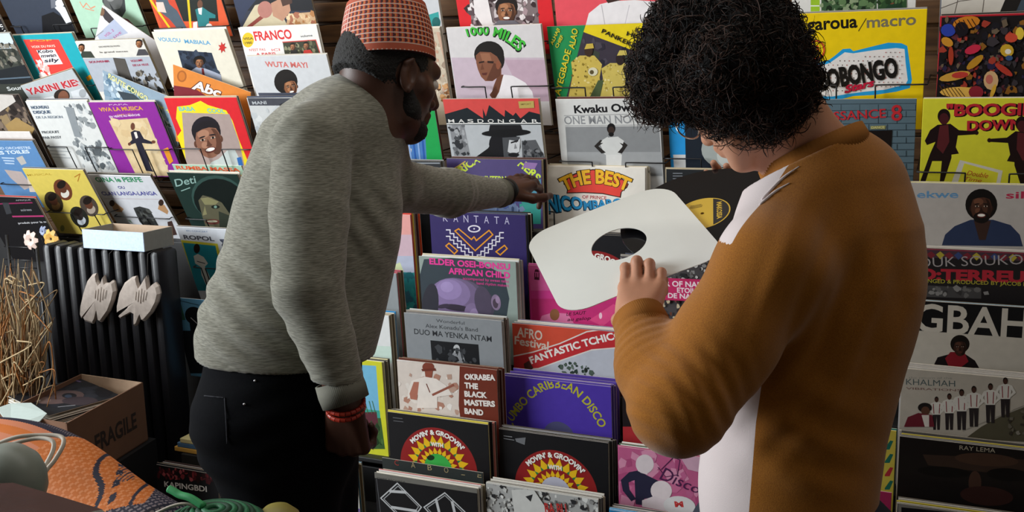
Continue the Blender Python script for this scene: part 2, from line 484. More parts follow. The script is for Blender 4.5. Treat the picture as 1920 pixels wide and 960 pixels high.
r.poly([(1540, -80), (1644, -80), (1644, 60), (1540, 60)], '#3d5a3a'); r.mottle([(1540, -40), (1640, -40), (1640, 30), (1540, 30)], ['#22381f', '#5d7a50', '#8a9a78', '#1a2a1a'], 120, 3, 9, 2)
r.poly([(1646, -80), (1700, -80), (1700, 60), (1646, 60)], '#31502f'); r.poly([(1652, 24), (1668, 6), (1690, 6), (1698, 24)], '#23402a'); r.ell(1672, -4, 9, 12, '#7a4c34'); r.mottle([(1646, -40), (1695, -40), (1695, 10), (1646, 10)], ['#22381f', '#5d7a50', '#46663c'], 40, 3, 7, 3)
r.build('white record sleeve with green squares and garden photos above the yellow torn-paper sleeve')
r = Rec('pale sleeve with ink branches', (1772, -126), 2.86, 14, base='#cfc9c0', stack=2)
for P in (([(1752, 20), (1800, 2), (1850, -4)]), ([(1790, 25), (1796, 0), (1800, -20)]), ([(1842, 24), (1845, 0), (1842, -30)])): r.line(P, 1.6, '#5a5048')
r.poly([(1875, 22), (1886, -4), (1905, -20), (1940, -20), (1920, 22)], '#1d1a1a'); r.poly([(1905, 22), (1915, 0), (1930, 0), (1930, 30)], '#3d4a58')
r.build('pale record sleeve with thin ink lines above the red-edged dark sleeve')
r = Rec('night blue sleeve of a seated singer', (412, -95), 2.87, 18, base='#2c3040', stack=2)
r.poly([(430, -40), (590, -40), (597, 20), (440, 20)], '#14151c')
r.poly([(436, 0), (470, -12), (480, 0), (462, 22), (452, 44)], '#27304a')
r.poly([(455, 50), (466, 30), (478, 10), (492, 6), (512, 18), (530, 30), (540, 50)], '#cabd9e'); r.poly([(462, 50), (490, 28), (494, 34), (470, 52)], '#8a3d34')
r.ell(497, 18, 14, 16, '#b0766a'); r.poly([(508, 6), (540, -10), (545, 20), (530, 40), (512, 30)], '#b98a70'); r.poly([(520, -20), (545, -24), (548, 6), (530, 12)], '#4a3026')
r.poly([(540, 26), (590, 22), (600, 52), (536, 52)], '#c7a27c'); r.mottle([(540, 28), (590, 24), (598, 50), (540, 50)], ['#d9b890', '#b07a4a', '#e2c8a0', '#a86a50'], 40, 2, 6, 4)
r.build('dark blue record sleeve of a singer in cream, above the white sleeve with red title'); wire(r, .86, (-.05, .33), (.6, 1.03))
r = Rec('orange sleeve with yellow stripes and dancers', (248, -88), 2.86, 22, base='#d4552f', stack=2)
r.poly([(270, -60), (398, -60), (416, 40), (300, 40)], '#1d2420'); r.poly([(283, -20), (320, -20), (352, 60), (306, 60)], '#c8452c')
r.line([(275, -10), (322, 58)], 4, '#e3c21c'); r.line([(352, -10), (358, 58)], 4, '#e3c21c')
r.poly([(292, 0), (310, -10), (318, 8), (332, 20), (352, 56), (336, 58), (318, 36), (300, 22)], '#4d5a66'); r.poly([(292, 4), (306, 4), (312, 24), (296, 22)], '#d9c3b8')
r.poly([(366, 18), (378, 12), (392, 22), (404, 28), (404, 34), (392, 34), (392, 54), (372, 54), (370, 36)], '#2c7c80'); r.ell(375, 8, 5, 8, '#6a4634'); r.poly([(371, 16), (379, 14), (378, 28), (373, 26)], '#e8e6e2')
r.poly([(362, 42), (370, 40), (370, 60), (362, 60)], '#e8e0dc'); r.ell(392, 50, 6, 6, '#e6e0dc'); r.poly([(404, -20), (420, -20), (430, 60), (412, 60)], '#d95a34')
r.build('orange record sleeve with yellow stripes and two figures, above the cream sleeve'); wire(r, .86, (-.02, .38), (.62, 1.03))
r = Rec('mint green sleeve with a grey face', (96, -80), 2.87, 24, base='#a9cbb4', stack=2)
r.poly([(190, -20), (232, -20), (236, 20), (228, 34), (214, 36), (202, 20), (192, 4)], '#3a3c3e'); r.ell(212, 0, 18, 22, '#5a5a5a'); r.poly([(204, 4), (214, 18), (224, 16), (230, 30), (216, 34)], '#2a2a2c'); r.ell(207, -2, 7, 5, '#8a8a88')
r.line([(150, 4), (156, 14), (162, 6), (170, 16), (178, 12)], 1.6, '#d58a6a'); r.line([(160, 16), (176, 20)], 1.4, '#d58a6a')
r.poly([(218, 30), (240, 36), (252, 48), (240, 50)], '#7a3a4a')
r.build('mint green record sleeve with a grey face in the top row of the wall'); wire(r, .86, (.2, .35), (.62, 1.0))
r = Rec('navy sleeve with a figure in white', (-38, -78), 2.88, 25, base='#353c4a', stack=2)
r.poly([(78, 30), (100, 22), (130, 40), (146, 62), (80, 62)], '#15161a'); r.poly([(102, 14), (112, 8), (122, 14), (136, 40), (124, 44), (112, 24)], '#d9dadc'); r.ell(112, 6, 9, 7, '#e6e6e6'); r.poly([(94, -10), (104, -10), (104, 14), (96, 16)], '#6a6e78')
r.build('navy record sleeve with a small figure in white at the upper left of the wall'); wire(r, .86, (.02, .2), (.74, 1.03))
r = Rec('pink sleeve with a black band', (-158, -62), 2.86, 25, base='#caa9a8', stack=2)
r.poly([(-120, 35), (26, 35), (42, 66), (-100, 66)], '#16161a'); r.text('cool', (0, 51), (26, 47), 8, '#e8e8e6', .03); r.text('2001', (7, 60), (36, 57), 8, '#e8e8e6', .03)
r.poly([(-60, -30), (0, -30), (18, 20), (-50, 24)], '#c4b2b0')
r.build('pink record sleeve with a black band and white lettering in the left corner')
r = Rec('turquoise-tipped white sleeve', ('tr', 808, -90), 2.88, 15, base='#d2d4d6', stack=2)
r.poly([(700, -20), (830, -20), (830, 60), (700, 60)], '#c4c6ca'); r.poly([(796, 30), (822, 22), (826, 56), (800, 56)], '#2f9a98'); r.ell(818, 42, 8, 10, '#16605f')
r.build('grey-white record sleeve with a turquoise mark, above the patterned fez'); wire(r, .80, (.02, .3), (.6, 1.02))
# ---- second row
r = Rec('white sleeve with green slanted letters', (836, 52), 2.861, 15, base='#d3cfd0', stack=5, behind='sleeve with green slanted letters', side=1)
r.poly([(846, 108), (1020, 108), (1034, 190), (858, 190)], '#c5b3c0'); r.poly([(946, 112), (1020, 112), (1034, 190), (985, 190)], '#bda2b2')
r.text('1000 MILES', (879, 69), (972, 99), 13, '#111612', .045, 0, mid=(930, 70), h1=22); r.text('1000 MILES', (877, 68), (972, 96), 13, '#3fb83a', .028, 0, mid=(929, 68), h1=22)
r.poly([(921, 186), (921, 172), (935, 158), (945, 140), (962, 142), (985, 155), (998, 172), (1002, 190)], '#e8e3e6'); r.poly([(921, 178), (926, 160), (934, 140), (944, 140), (936, 172), (926, 190)], '#6a3f2c')
r.poly([(918, 178), (930, 160), (934, 172), (926, 190)], '#5b3424')
r.ell(917, 102, 28, 25, '#17110f'); r.ell(934, 112, 12, 20, '#17110f')
r.poly([(892, 104), (900, 97), (920, 98), (932, 106), (940, 120), (940, 140), (924, 152), (910, 152), (902, 144), (896, 130), (893, 118)], '#80503a')
r.poly([(900, 100), (918, 100), (922, 114), (905, 116)], '#96644a'); r.poly([(926, 118), (940, 124), (938, 142), (922, 152), (912, 150)], '#5e3626'); r.ell(934, 122, 4, 8, '#8a5038')
r.poly([(898, 116), (908, 114), (908, 117), (898, 119)], '#2a1712'); r.poly([(914, 114), (926, 115), (925, 119), (914, 118)], '#2a1712'); r.poly([(904, 118), (908, 130), (901, 131)], '#6a3d2a'); r.poly([(903, 137), (914, 136), (912, 141), (905, 141)], '#5a2a24')
r.build('white record sleeve with green slanted letters and a man in white'); wire(r, .585, (.1, .36), (.64, 1.03))
r = Rec('green and yellow sleeve with two men in gold robes', (1025, 50), 2.887, 16, base='#3b3440', stack=5, behind='green and yellow sleeve', side=1)
r.poly([(1025, 48), (1098, 44), (1060, 190), (1044, 190)], '#1f8a4e'); r.poly([(1099, 44), (1219, 40), (1218, 92), (1196, 98), (1094, 60)], '#e8cf1e')
r.mottle([(1095, 64), (1200, 98), (1215, 180), (1070, 186)], ['#2d2a36', '#4a4450', '#3a4038', '#272430'], 60, 4, 10, 5)
def robe(rr, cx, top, h, w, col, c2, seed):
    P = [(cx - w * .22, top), (cx + w * .25, top), (cx + w * .5, top + h * .2), (cx + w * .42, top + h * .5), (cx + w * .5, top + h), (cx - w * .6, top + h), (cx - w * .45, top + h * .45), (cx - w * .5, top + h * .15)]
    rr.poly(P, col); rr.mottle(P, c2, 70, 1.2, 3, seed)
robe(r, 1100, 104, 82, 58, '#cdb456', ['#8f7a2c', '#e2d08a', '#b89c40', '#6f5c24'], 6); robe(r, 1157, 118, 68, 58, '#cdb85e', ['#a58f3c', '#e4d596', '#bda64a'], 7)
r.ell(1104, 94, 8, 12, '#3c2a20'); r.poly([(1096, 92), (1100, 82), (1112, 81), (1114, 90)], '#c9ae4a'); r.ell(1163, 110, 8, 12, '#2c2020'); r.poly([(1157, 104), (1162, 94), (1174, 94), (1176, 103)], '#cdb95e')
r.ell(1112, 134, 9, 8, '#d8d2b4'); r.ell(1110, 135, 4, 4, '#5c5030'); r.poly([(1122, 150), (1132, 150), (1124, 186), (1104, 186)], '#4a5a3a')
r.text('ALHAJI', (1037, 84), (1050, 55), 6, '#d6c530', .02); r.text('CHIEF', (1046, 90), (1057, 68), 6, '#d6c530', .02)
r.text('JAYEGBADE', (1049, 184), (1071, 95), 11, '#d6c530', .02); r.text('ALAO', (1077, 92), (1084, 55), 11, '#d6c530', .02)
r.text('PANKEKE', (1128, 61), (1190, 90), 8, '#1a1712', .02); r.text('HIS', (1175, 66), (1198, 73), 8, '#1a1712', .02); r.text('&', (1190, 59), (1196, 60), 8, '#1a1712', .02)
r.poly([(1188, 172), (1206, 165), (1212, 190), (1180, 190)], '#3057b4')
r.build('green and yellow record sleeve with two men in gold robes'); wire(r, .585, (-.05, .34), (.62, 1.0))
r = Rec('yellow sleeve with torn blue-edged paper panel', (1496, 26), 2.802, 14, base='#ecc90c', stack=2, behind='yellow torn-paper sleeve')
r.text('garoua', (1514, 57), (1607, 51), 23, '#17140c', .028); r.line([(1610, 58), (1624, 35)], 2, '#5a4a10'); r.text('macro', (1626, 52), (1717, 46), 21, '#7a7258', .022)
tornb = [(1522, 120), (1555, 112), (1566, 104), (1580, 92), (1594, 91), (1600, 96), (1640, 86), (1665, 80), (1690, 81), (1701, 86), (1706, 120), (1710, 150), (1706, 165), (1680, 172), (1640, 178), (1600, 180), (1570, 188), (1530, 188), (1518, 160)]
r.poly(tornb, '#1f9ad6'); torn = [(1526, 128), (1556, 118), (1570, 108), (1584, 98), (1600, 100), (1640, 94), (1680, 90), (1696, 92), (1698, 118), (1702, 150), (1698, 158), (1660, 168), (1620, 172), (1590, 176), (1560, 181), (1532, 180), (1524, 158)]
r.poly(torn, '#e4dfdc')
for i in range(20):
    for j in range(11):
        x, y = 1532 + i * 8.6 + (j % 2) * 4.3, 98 + j * 8
        if y > 122 - (x - 1526) * .18 and y < 178 - (x - 1526) * .09 and x < 1694: r.ell(x, y, 1.1, 1.1, '#5a4a48' if (i + j) % 3 else '#b0443c', n=6)
r.text('BOBONGO', (1540, 167), (1684, 142), 33, '#15120f', .05)
r.text('Stars', (1585, 174), (1640, 160), 13, '#c21a3c', .03, .35, out='#7a0f28', outw=.02)
r.ell(1531, 93, 16, 18, '#d8512c'); r.ell(1531, 93, 13, 15, '#ecc90c'); r.text('45', (1522, 99), (1537, 96), 11, '#d8512c', .03)
r.build('yellow record sleeve with a torn dotted paper panel edged in blue'); wire(r, .60, (.0, .32), (.63, 1.03))
r = Rec('dark collage sleeve with red edge', (1763, 30), 2.80, 14, base='#b4202e', stack=1)
r.poly([(1766, 33), (1990, 26), (1990, 200), (1754, 200)], '#1b1718')
r.mottle([(1768, 36), (1985, 30), (1985, 180), (1758, 182)], ['#5c2c34', '#141214', '#2a2440', '#8a5a20', '#3a3438', '#a03a2c', '#1c1a20', '#6a5a48', '#191617', '#201c22'], 330, 3, 11, 8)
for c in (('#c87a22', 1812, 42, 26, 12, -10), ('#2b3fa0', 1778, 56, 14, 12, 0), ('#17131a', 1803, 54, 13, 14, 0), ('#c98a2a', 1776, 78, 12, 8, 30), ('#a83a24', 1783, 104, 5, 18, 0), ('#c22a44', 1824, 92, 16, 8, -20), ('#b88424', 1828, 116, 20, 7, -40), ('#c9a02c', 1888, 94, 13, 12, 20), ('#e8e0d0', 1890, 96, 6, 5, 0), ('#34507a', 1892, 108, 7, 5, 0), ('#b0382a', 1882, 130, 20, 6, 35), ('#c8963c', 1790, 142, 30, 8, -12), ('#b83a30', 1800, 140, 16, 6, -5), ('#d0a878', 1858, 150, 14, 18, 0), ('#c06a5a', 1855, 148, 7, 9, 0), ('#e0b050', 1800, 172, 38, 10, 0), ('#8a2430', 1830, 172, 14, 12, 0), ('#d8a838', 1862, 170, 4, 14, 20), ('#e2c040', 1912, 62, 8, 12, 0), ('#c84a34', 1896, 70, 12, 9, 0)):
    r.ell(c[1], c[2], c[3], c[4], c[0], c[5], 12)
for i in range(6): r.line([(1762 + i * 7, 160 + i), (1774 + i * 7, 180)], 1.4, '#5a3418'); r.line([(1782 + i * 8, 40 - i), (1792 + i * 8, 56 - i)], 1.5, '#3a2010')
r.build('dark busy painted collage record sleeve with a thin red edge')
r = Rec('sleeve of trees and a pale sky', (-92, 67), 2.86, 25, base='#3c3f3a', stack=1)
r.poly([(-90, 60), (22, 60), (40, 90), (-80, 95)], '#c3cfd8'); r.mottle([(-60, 86), (36, 80), (56, 120), (-40, 130)], ['#2c2f2a', '#56584e', '#7a7468', '#1d1f1e', '#8f8a80'], 120, 2, 6, 9)
r.poly([(-40, 140), (50, 120), (56, 132), (62, 156), (-30, 158)], '#22262a'); r.line([(-30, 150), (60, 144)], 2, '#5a6a78'); r.text('Sound', (16, 170), (52, 166), 8, '#cfd2d0', .02)
r.build('record sleeve with a photo of trees under a pale sky at the left edge')
r = Rec('turquoise sleeve with red panel', (19, 67), 2.90, 25, base='#1fa3b0', stack=3, behind='turquoise sleeve')
r.poly([(43, 74), (110, 74), (140, 132), (80, 146)], '#e2443c'); r.text('VOIX DU PAYS', (60, 90), (104, 88), 4.5, '#f0d8c8', .02)
r.poly([(68, 94), (102, 92), (118, 120), (84, 122)], '#ece6e4')
for i, (a, b) in enumerate((((72, 100), (100, 98)), ((78, 108), (106, 106)), ((84, 117), (112, 115)))): r.text(('Kobo', 'mwan', 'sily')[i], a, b, 7, '#2a2a3a', .03, .2)
r.mottle([(66, 114), (84, 118), (98, 142), (76, 146)], ['#e8d6d0', '#f2e6e2', '#d8b0a8'], 40, 2, 5, 10); r.text('POP', (58, 78), (98, 77), 3.4, '#e2a03a', .02)
r.poly([(161, 145), (170, 139), (173, 147), (165, 152)], '#e89a1c')
r.build('turquoise record sleeve with a red panel and white scrawled lettering'); wire(r, .66, (.02, .3), (.7, 1.02))
r = Rec('grey sleeve with a street photograph and two faces', (140, 78), 2.83, 27, base='#dcd8d0', stack=3, behind='grey street-photo sleeve')
r.poly([(150, 110), (282, 106), (320, 172), (180, 172)], '#aeb4be'); r.mottle([(196, 140), (305, 130), (322, 172), (215, 178)], ['#3a3634', '#6a645c', '#262422', '#8a847a', '#4c463e'], 110, 2, 6, 11)
r.poly([(212, 108), (234, 110), (248, 150), (222, 140)], '#54504c'); r.face(153, 90, 14, eyes=False, hs=.9); r.poly([(150, 108), (154, 96), (170, 96), (178, 108)], '#3a4038'); r.face(261, 82, 15, eyes=False, hs=.9); r.poly([(256, 104), (260, 92), (272, 92), (280, 103)], '#4a484c')
r.text('ORCHESTRE DU NORD', (186, 89), (225, 87), 3, '#5a5654', .01); r.text('le grand succes', (188, 99), (240, 97), 3, '#5a5654', .01)
r.text('SOUVENIR', (168, 118), (206, 116), 4, '#b03a5a', .02); r.text('VOLUME', (246, 116), (268, 114), 4, '#b03a5a', .02); r.text('DE LA VILLE', (250, 124), (279, 122), 4, '#b03a5a', .02)
r.build('grey record sleeve with a street photo and two small faces on its cream top')
r = Rec('white sleeve turned on its corner', (192, 9), 2.90, 22, yaw=0, roll=38, base='#d6d3d4')
r.poly([(186, 18), (196, 16), (214, 36), (205, 44), (196, 36)], '#3a3438'); r.ell(191, 22, 5, 8, '#7a5a44'); r.poly([(214, 36), (240, 62), (190, 80), (182, 66)], '#aab2c8')
r.text('VOL. 2', (198, 70), (214, 58), 5, '#b0508a', .02); r.text('LIVE', (215, 72), (228, 62), 4, '#b0508a', .02)
for i in range(3): r.line([(150 + i * 11, 68 + i * 3), (170 + i * 12, 46 + i * 6)], 1.2, '#8a8684')
r.build('white record sleeve turned on its corner between the mint and grey sleeves')
r = Rec('cream sleeve with blue title and a photo panel', (284, 60), 2.83, 23, base='#e2dccb', stack=3, behind='cream photo-panel sleeve')
r.text('VOULOU', (298, 77), (339, 79), 7.5, '#5aa0c8', .025); r.text('MABIALA', (347, 81), (395, 84), 7.5, '#5aa0c8', .025)
r.poly([(333, 94), (397, 99), (418, 160), (350, 155)], '#2c3648'); r.mottle([(335, 96), (396, 101), (415, 158), (350, 150)], ['#222a38', '#3a4658', '#1c2230'], 50, 3, 8, 12)
r.poly([(352, 150), (356, 134), (368, 126), (384, 128), (400, 134), (414, 140), (418, 160), (352, 158)], '#a8aec0'); r.face(374, 118, 19, hair='#14100e', afro=1.5, hs=1.2); r.poly([(378, 128), (382, 128), (386, 152), (381, 152)], '#7a2c2c')
P = []
for i in range(14):
    a = i * math.pi / 7; q = 11 if i % 2 == 0 else 5.5; P.append((417 + q * .75 * math.cos(a), 89 + q * math.sin(a)))
r.poly(P, '#c8322c')
r.build('cream record sleeve with a pale blue title, a red burst and a dark photo panel'); wire(r, .66, (.02, .3), (.72, 1.02))
r = Rec('white sleeve with red title and a yellow roundel', (446, 52), 2.86, 17, base='#e6e3df', stack=5, behind='red-titled white sleeve', side=1)
r.text('FRANCO', (479, 76), (548, 72), 17, '#d42a2c', .03); r.text('volume', (564, 70), (586, 68), 4, '#222', .02)
r.ell(465, 75, 11, 14, '#e0bd1c'); r.text('VISA', (457, 75), (475, 74), 4.5, '#4a3a14', .02); r.text('1980', (460, 83), (473, 82), 4.5, '#4a3a14', .02)
r.text("N'EST PAS", (468, 96), (498, 95), 4.5, '#d0585a', .015); r.text('ICI', (510, 96), (525, 95), 4.5, '#d0585a', .015); r.text('A PARIS', (481, 104), (517, 102), 4.5, '#c8383c', .03)
r.poly([(530, 79), (592, 75), (602, 108), (535, 108)], '#3a3c2c'); r.line([(530, 79), (592, 75), (602, 106)], 1.6, '#c84a44'); r.mottle([(532, 82), (590, 78), (598, 106), (536, 106)], ['#4a4c34', '#2c2c22', '#6a6a50', '#8a886a'], 40, 2, 5, 13)
r.face(549, 88, 13, eyes=False); r.poly([(543, 106), (546, 94), (556, 93), (562, 106)], '#2a2828'); r.face(574, 86, 13, eyes=False); r.poly([(568, 106), (570, 94), (582, 93), (592, 106)], '#c83a34')
r.build('white record sleeve with a red title, yellow roundel and small colour photo')
r = Rec('light grey sleeve with a rose title', (461, 106), 2.80, 19, base='#cdcfd2', stack=1)
r.text('WUTA MAYI', (499, 125), (577, 127), 10, '#cc6a64', .03)
r.ell(536, 153, 22, 23, '#1a1513'); r.face(545, 164, 33, hair='#171210', tilt=-12, smile=True, turn=.1); r.poly([(484, 174), (620, 174), (626, 186), (488, 186)], '#4a4e5c')
r.build('light grey record sleeve with a rose title and a man smiling, beside the fez')
r = Rec('patterned pale sleeve with a painted face', ('tr', 824, 52), 2.86, 15, base='#c9bba6', stack=2)
r.mottle([(800, 60), (838, 60), (852, 180), (815, 185)], ['#b9a994', '#d8ccb8', '#a08c7a', '#c8a088'], 90, 2, 6, 14); r.poly([(818, 60), (824, 60), (850, 150), (846, 160)], '#c9a58f'); r.mottle([(820, 160), (850, 158), (856, 190), (824, 190)], ['#8a5a34', '#b07a4a', '#5a3a24', '#c99a6a'], 50, 2, 5, 15)
r.build('pale patterned record sleeve peeking out right of the fez')
# ---- third row
r = Rec('grey sleeve tilted with red block title', (38, 161), 2.945, 25, roll=-12, base='#b4babd', stack=2)
r.text('YAKINI KIESE', (55, 178), (163, 157), 13, '#b8323c', .04, out='#e6d8d6', outw=.02); r.ell(116, 180, 15, 13, '#2a211e'); r.ell(119, 183, 10, 13, '#7a4e3a'); r.poly([(132, 172), (165, 162), (185, 186), (140, 192)], '#cdd0d4'); r.ell(155, 175, 7, 8, '#a0a4a8'); r.poly([(82, 184), (100, 180), (110, 196), (86, 198)], '#d8dadc')
r.build('tilted grey record sleeve with a red block title, in front of the turquoise one')
r = Rec('blue landscape sleeve tilted the other way', (192, 131), 2.85, 24, roll=23, base='#8fa3b4')
r.mottle([(192, 136), (300, 196), (325, 240), (200, 190)], ['#7a94a8', '#a8bccc', '#4a6a5c', '#c8d4da', '#5a7890'], 110, 3, 8, 16); r.text('ROUTE CONGO', (203, 146), (276, 190), 9, '#e0dc9a', .03); r.poly([(220, 170), (250, 176), (290, 210), (240, 200)], '#3a444c'); r.text('nr 4', (295, 200), (318, 212), 7, '#d8cf5a', .02)
r.build('tilted blue landscape record sleeve behind the purple one')
r = Rec('orange and wine sleeve with white script', (324, 121), 2.845, 21, roll=20, base='#d9853a')
r.poly([(324, 160), (365, 166), (420, 200), (330, 215)], '#7a2530'); r.ell(341, 143, 9, 11, '#a8602a'); r.ell(341, 143, 6, 8, '#c8752e')
r.text('Abc', (361, 166), (414, 183), 17, '#efe6e2', .035, .3, out='#5a2a1a', outw=.05)
r.build('tilted orange and wine-red record sleeve with white script lettering')
r = Rec('brown portrait sleeve', (-74, 178), 2.88, 24, base='#463c38', stack=1)
r.mottle([(-60, 180), (44, 182), (70, 250), (-40, 250)], ['#2a2422', '#5a4a40', '#7a6a5c', '#1d1918', '#8f7a5a'], 130, 3, 9, 17); r.poly([(10, 235), (30, 220), (66, 240), (60, 252), (20, 252)], '#a08454'); r.poly([(-20, 176), (24, 178), (30, 190), (0, 210)], '#c6c0ba')
r.build('brown photographic record sleeve at the left edge, above the sky blue one')
r = Rec('white sleeve with faint grey photograph', (47, 190), 2.89, 24, base='#d5d6d4', stack=3, behind='white faint-photo sleeve')
r.mottle([(115, 196), (165, 198), (205, 300), (150, 300)], ['#b4b8ba', '#8f9496', '#c8cccc', '#6a7074'], 90, 2, 7, 18); r.poly([(122, 200), (138, 202), (152, 258), (140, 256)], '#8a9094'); r.mottle([(150, 270), (200, 280), (215, 318), (158, 318)], ['#5a6064', '#8a9094', '#b0b4b6'], 50, 3, 7, 19)
r.text('NOUVEAU', (60, 204), (92, 203), 6, '#5a6a80', .03); r.text('DISQUE', (64, 213), (96, 212), 6, '#5a6a80', .03); r.text('DE LA REGION', (69, 222), (118, 221), 5, '#8a94a0', .02)
r.text('PRODUIT', (80, 250), (112, 249), 5, '#6a7074', .02); r.text('PAR PASSY', (82, 260), (116, 259), 5, '#6a7074', .02)
for i in range(4): r.line([(92, 276 + i * 6), (122 + (i % 2) * 10, 278 + i * 6)], 1.2, '#a0a4a6')
r.build('white record sleeve with a faint grey photo, left of the purple sleeve'); wire(r, .60, (.05, .40), (.70, 1.06))
r = Rec('purple sleeve with a dancer on cream', (165, 192), 2.88, 24, base='#8a2c94', stack=3, behind='purple dancer sleeve')
r.text('VIVA LA MUSICA', (188, 209), (268, 206), 7.5, '#d8a03c', .03); r.text('PAPA', (205, 198), (240, 197), 3, '#c8a8c8', .01); r.text('ZAIRE 1 ET 2', (220, 217), (250, 215), 3, '#d8a03c', .01); r.text('EN VENTE AU MARCHE', (206, 221), (263, 217), 4, '#e6d8e6', .02)
r.poly([(204, 226), (276, 221), (320, 330), (256, 330)], '#d8bf94'); r.mottle([(210, 230), (276, 226), (315, 325), (255, 325)], ['#dcc59c', '#d2b68a', '#e0caa4'], 40, 4, 10, 20)
r.ell(249, 237, 4, 7, '#6a4030'); r.poly([(245, 248), (252, 244), (262, 246), (270, 260), (286, 266), (286, 270), (266, 268), (272, 282), (284, 316), (288, 322), (274, 320), (262, 290), (254, 268), (244, 272), (242, 268), (248, 262)], '#262433'); r.poly([(251, 248), (256, 247), (259, 258), (255, 260)], '#e8e0d8'); r.ell(288, 266, 4, 3, '#6a4030'); r.ell(243, 270, 3, 3, '#6a4030')
r.poly([(306, 280), (315, 276), (325, 302), (318, 308)], '#e2942a')
r.build('purple record sleeve with a dancer in black on a cream panel'); wire(r, .60, (.05, .43), (.62, .98))
r = Rec('red and yellow sleeve with a smiling man', (307, 184), 2.84, 21, base='#d8262e', stack=4, behind='red and yellow sleeve', side=1)
r.poly([(332, 200), (356, 197), (376, 189), (390, 197), (424, 207), (436, 226), (448, 262), (468, 310), (462, 330), (352, 320), (340, 290), (328, 262), (340, 245), (330, 222)], '#efd624')
r.poly([(341, 211), (430, 214), (448, 264), (462, 325), (350, 325)], '#a99690'); r.text('BABA', (337, 208), (366, 208), 8, '#7ac0b0', .04); r.text('COOL', (390, 211), (422, 212), 8, '#7ac0b0', .04)
r.poly([(388, 322), (396, 304), (410, 298), (426, 282), (440, 280), (450, 300), (456, 325)], '#c2cbc8')
r.ell(386, 244, 27, 26, '#1f1a22'); r.face(391, 264, 66, skin='#8a5e4a', light='#a87a62', dark='#5c3a2c', hair='#1c171c', tilt=-13, smile=True, hs=.85, turn=-.05); r.poly([(444, 296), (452, 294), (456, 310), (448, 312)], '#2f6ab0')
r.build('red and yellow record sleeve with a broadly smiling man'); wire(r, .60, (-.05, .32), (.62, 1.06))
r = Rec('dark-banded white sleeve', (462, 184), 2.78, 19, base='#c9cbcb', stack=2)
r.poly([(464, 184), (604, 184), (608, 198), (468, 198)], '#44464e'); r.text('MANI', (474, 196), (500, 195), 6, '#b8bcc0', .02); r.mottle([(470, 204), (550, 202), (560, 260), (500, 330), (486, 300)], ['#c0c4c6', '#d6d8d8', '#b0b4b8'], 70, 3, 8, 21); r.poly([(524, 196), (545, 186), (556, 200), (530, 212)], '#24242a')
r.build('white record sleeve with a dark top band, half behind the grey sweater shoulder'); wire(r, .60, (.02, .34), (.64, 1.02))
r = Rec('green-edged blue and white sleeve', ('tr', 812, 190), 2.80, 15, base='#4a7ab8', stack=3, side=1)
r.poly([(794, 190), (812, 186), (832, 300), (800, 300)], '#1ea04e'); r.poly([(716, 240), (740, 246), (772, 280), (768, 304), (730, 300)], '#d8cfc8'); r.mottle([(720, 246), (760, 262), (768, 300), (735, 298)], ['#b86a5a', '#d8d0c8', '#c8a8a0', '#5a7ab0'], 40, 2, 5, 22)
for i in range(4): r.line([(764 + i * 9, 250), (772 + i * 8, 304)], 3, '#2a5aa8' if i % 2 else '#88a8d8')
r.build('blue record sleeve with a green edge, beside the bearded chin'); wire(r, .60, (.5, .7), (.75, 1.02))
r = Rec('red mountain sleeve with a man in a black hat', (830, 186), 2.80, 15, base='#b8bcc0', stack=4, behind='red mountain sleeve', side=1)
r.poly([(829, 185), (1012, 184), (1018, 230), (836, 232)], '#d24a46')
r.poly([(834, 214), (876, 202), (906, 222), (905, 203), (911, 218), (917, 197), (946, 219), (947, 206), (962, 217), (967, 211), (976, 222), (992, 209), (1012, 214), (1018, 234), (836, 234)], '#182026'); r.line([(838, 232), (1016, 231)], 1.8, '#e8e8e6')
for i, ch in enumerate('MASDONGAR'):
    x = (841, 860, 877, 896, 915, 934, 955, 977, 998)[i]; r.text(ch, (x, 230), (x + 11, 230), 6.5, '#e8e6e2', .005)
r.poly([(842, 234), (870, 234), (882, 292), (852, 292)], '#8a8c90'); r.mottle([(842, 236), (868, 236), (880, 290), (852, 290)], ['#4a4c50', '#a8aaae', '#6a6c70', '#303236'], 50, 2, 6, 23)
r.poly([(978, 264), (1004, 262), (1024, 300), (980, 300)], '#5a5c60'); r.mottle([(980, 266), (1004, 264), (1020, 296), (984, 296)], ['#2a2c30', '#7a7c80', '#4a4c50'], 40, 2, 5, 24)
r.poly([(890, 296), (915, 278), (922, 268), (930, 274), (960, 296)], '#121316'); r.ell(945, 270, 28, 26, '#15151a'); r.poly([(942, 258), (974, 256), (976, 276), (968, 296), (945, 296)], '#4a4c50'); r.poly([(955, 262), (966, 264), (968, 268), (976, 258), (974, 284), (962, 290), (952, 284)], '#c9cbce'); r.poly([(958, 266), (972, 262), (972, 265), (958, 269)], '#1a1a1e'); r.ell(963, 290, 10, 4, '#1a1a1e'); r.poly([(966, 268), (970, 278), (964, 279)], '#85878a')
r.poly([(917, 244), (919, 234), (976, 234), (980, 246), (978, 252), (920, 254)], '#17181c'); r.ell(949, 249, 46, 7, '#101114', -2)
r.poly([(972, 190), (1001, 189), (1002, 202), (974, 203)], '#b9a35a'); r.text('IMPORT', (977, 197), (996, 196), 3, '#6a5a24', .01)
r.build('red mountain record sleeve with a black and white man in a hat'); wire(r, .60, (.02, .34), (.64, 1.02))
r = Rec('grey sleeve with a man with hands on hips', (1041, 186), 2.84, 14, base='#d6d6d4', stack=3, behind='hands-on-hips sleeve', side=1)
r.text('Kwaku Owusu', (1078, 212), (1214, 207), 14, '#16161a', .035, 0); r.line([(1058, 217), (1228, 213)], 1, '#8a8c8e'); r.text('ONE MAN NO CHOP', (1059, 233), (1246, 230), 15, '#8d8f92', .015); r.line([(1060, 236), (1232, 234)], 1, '#8a8c8e')
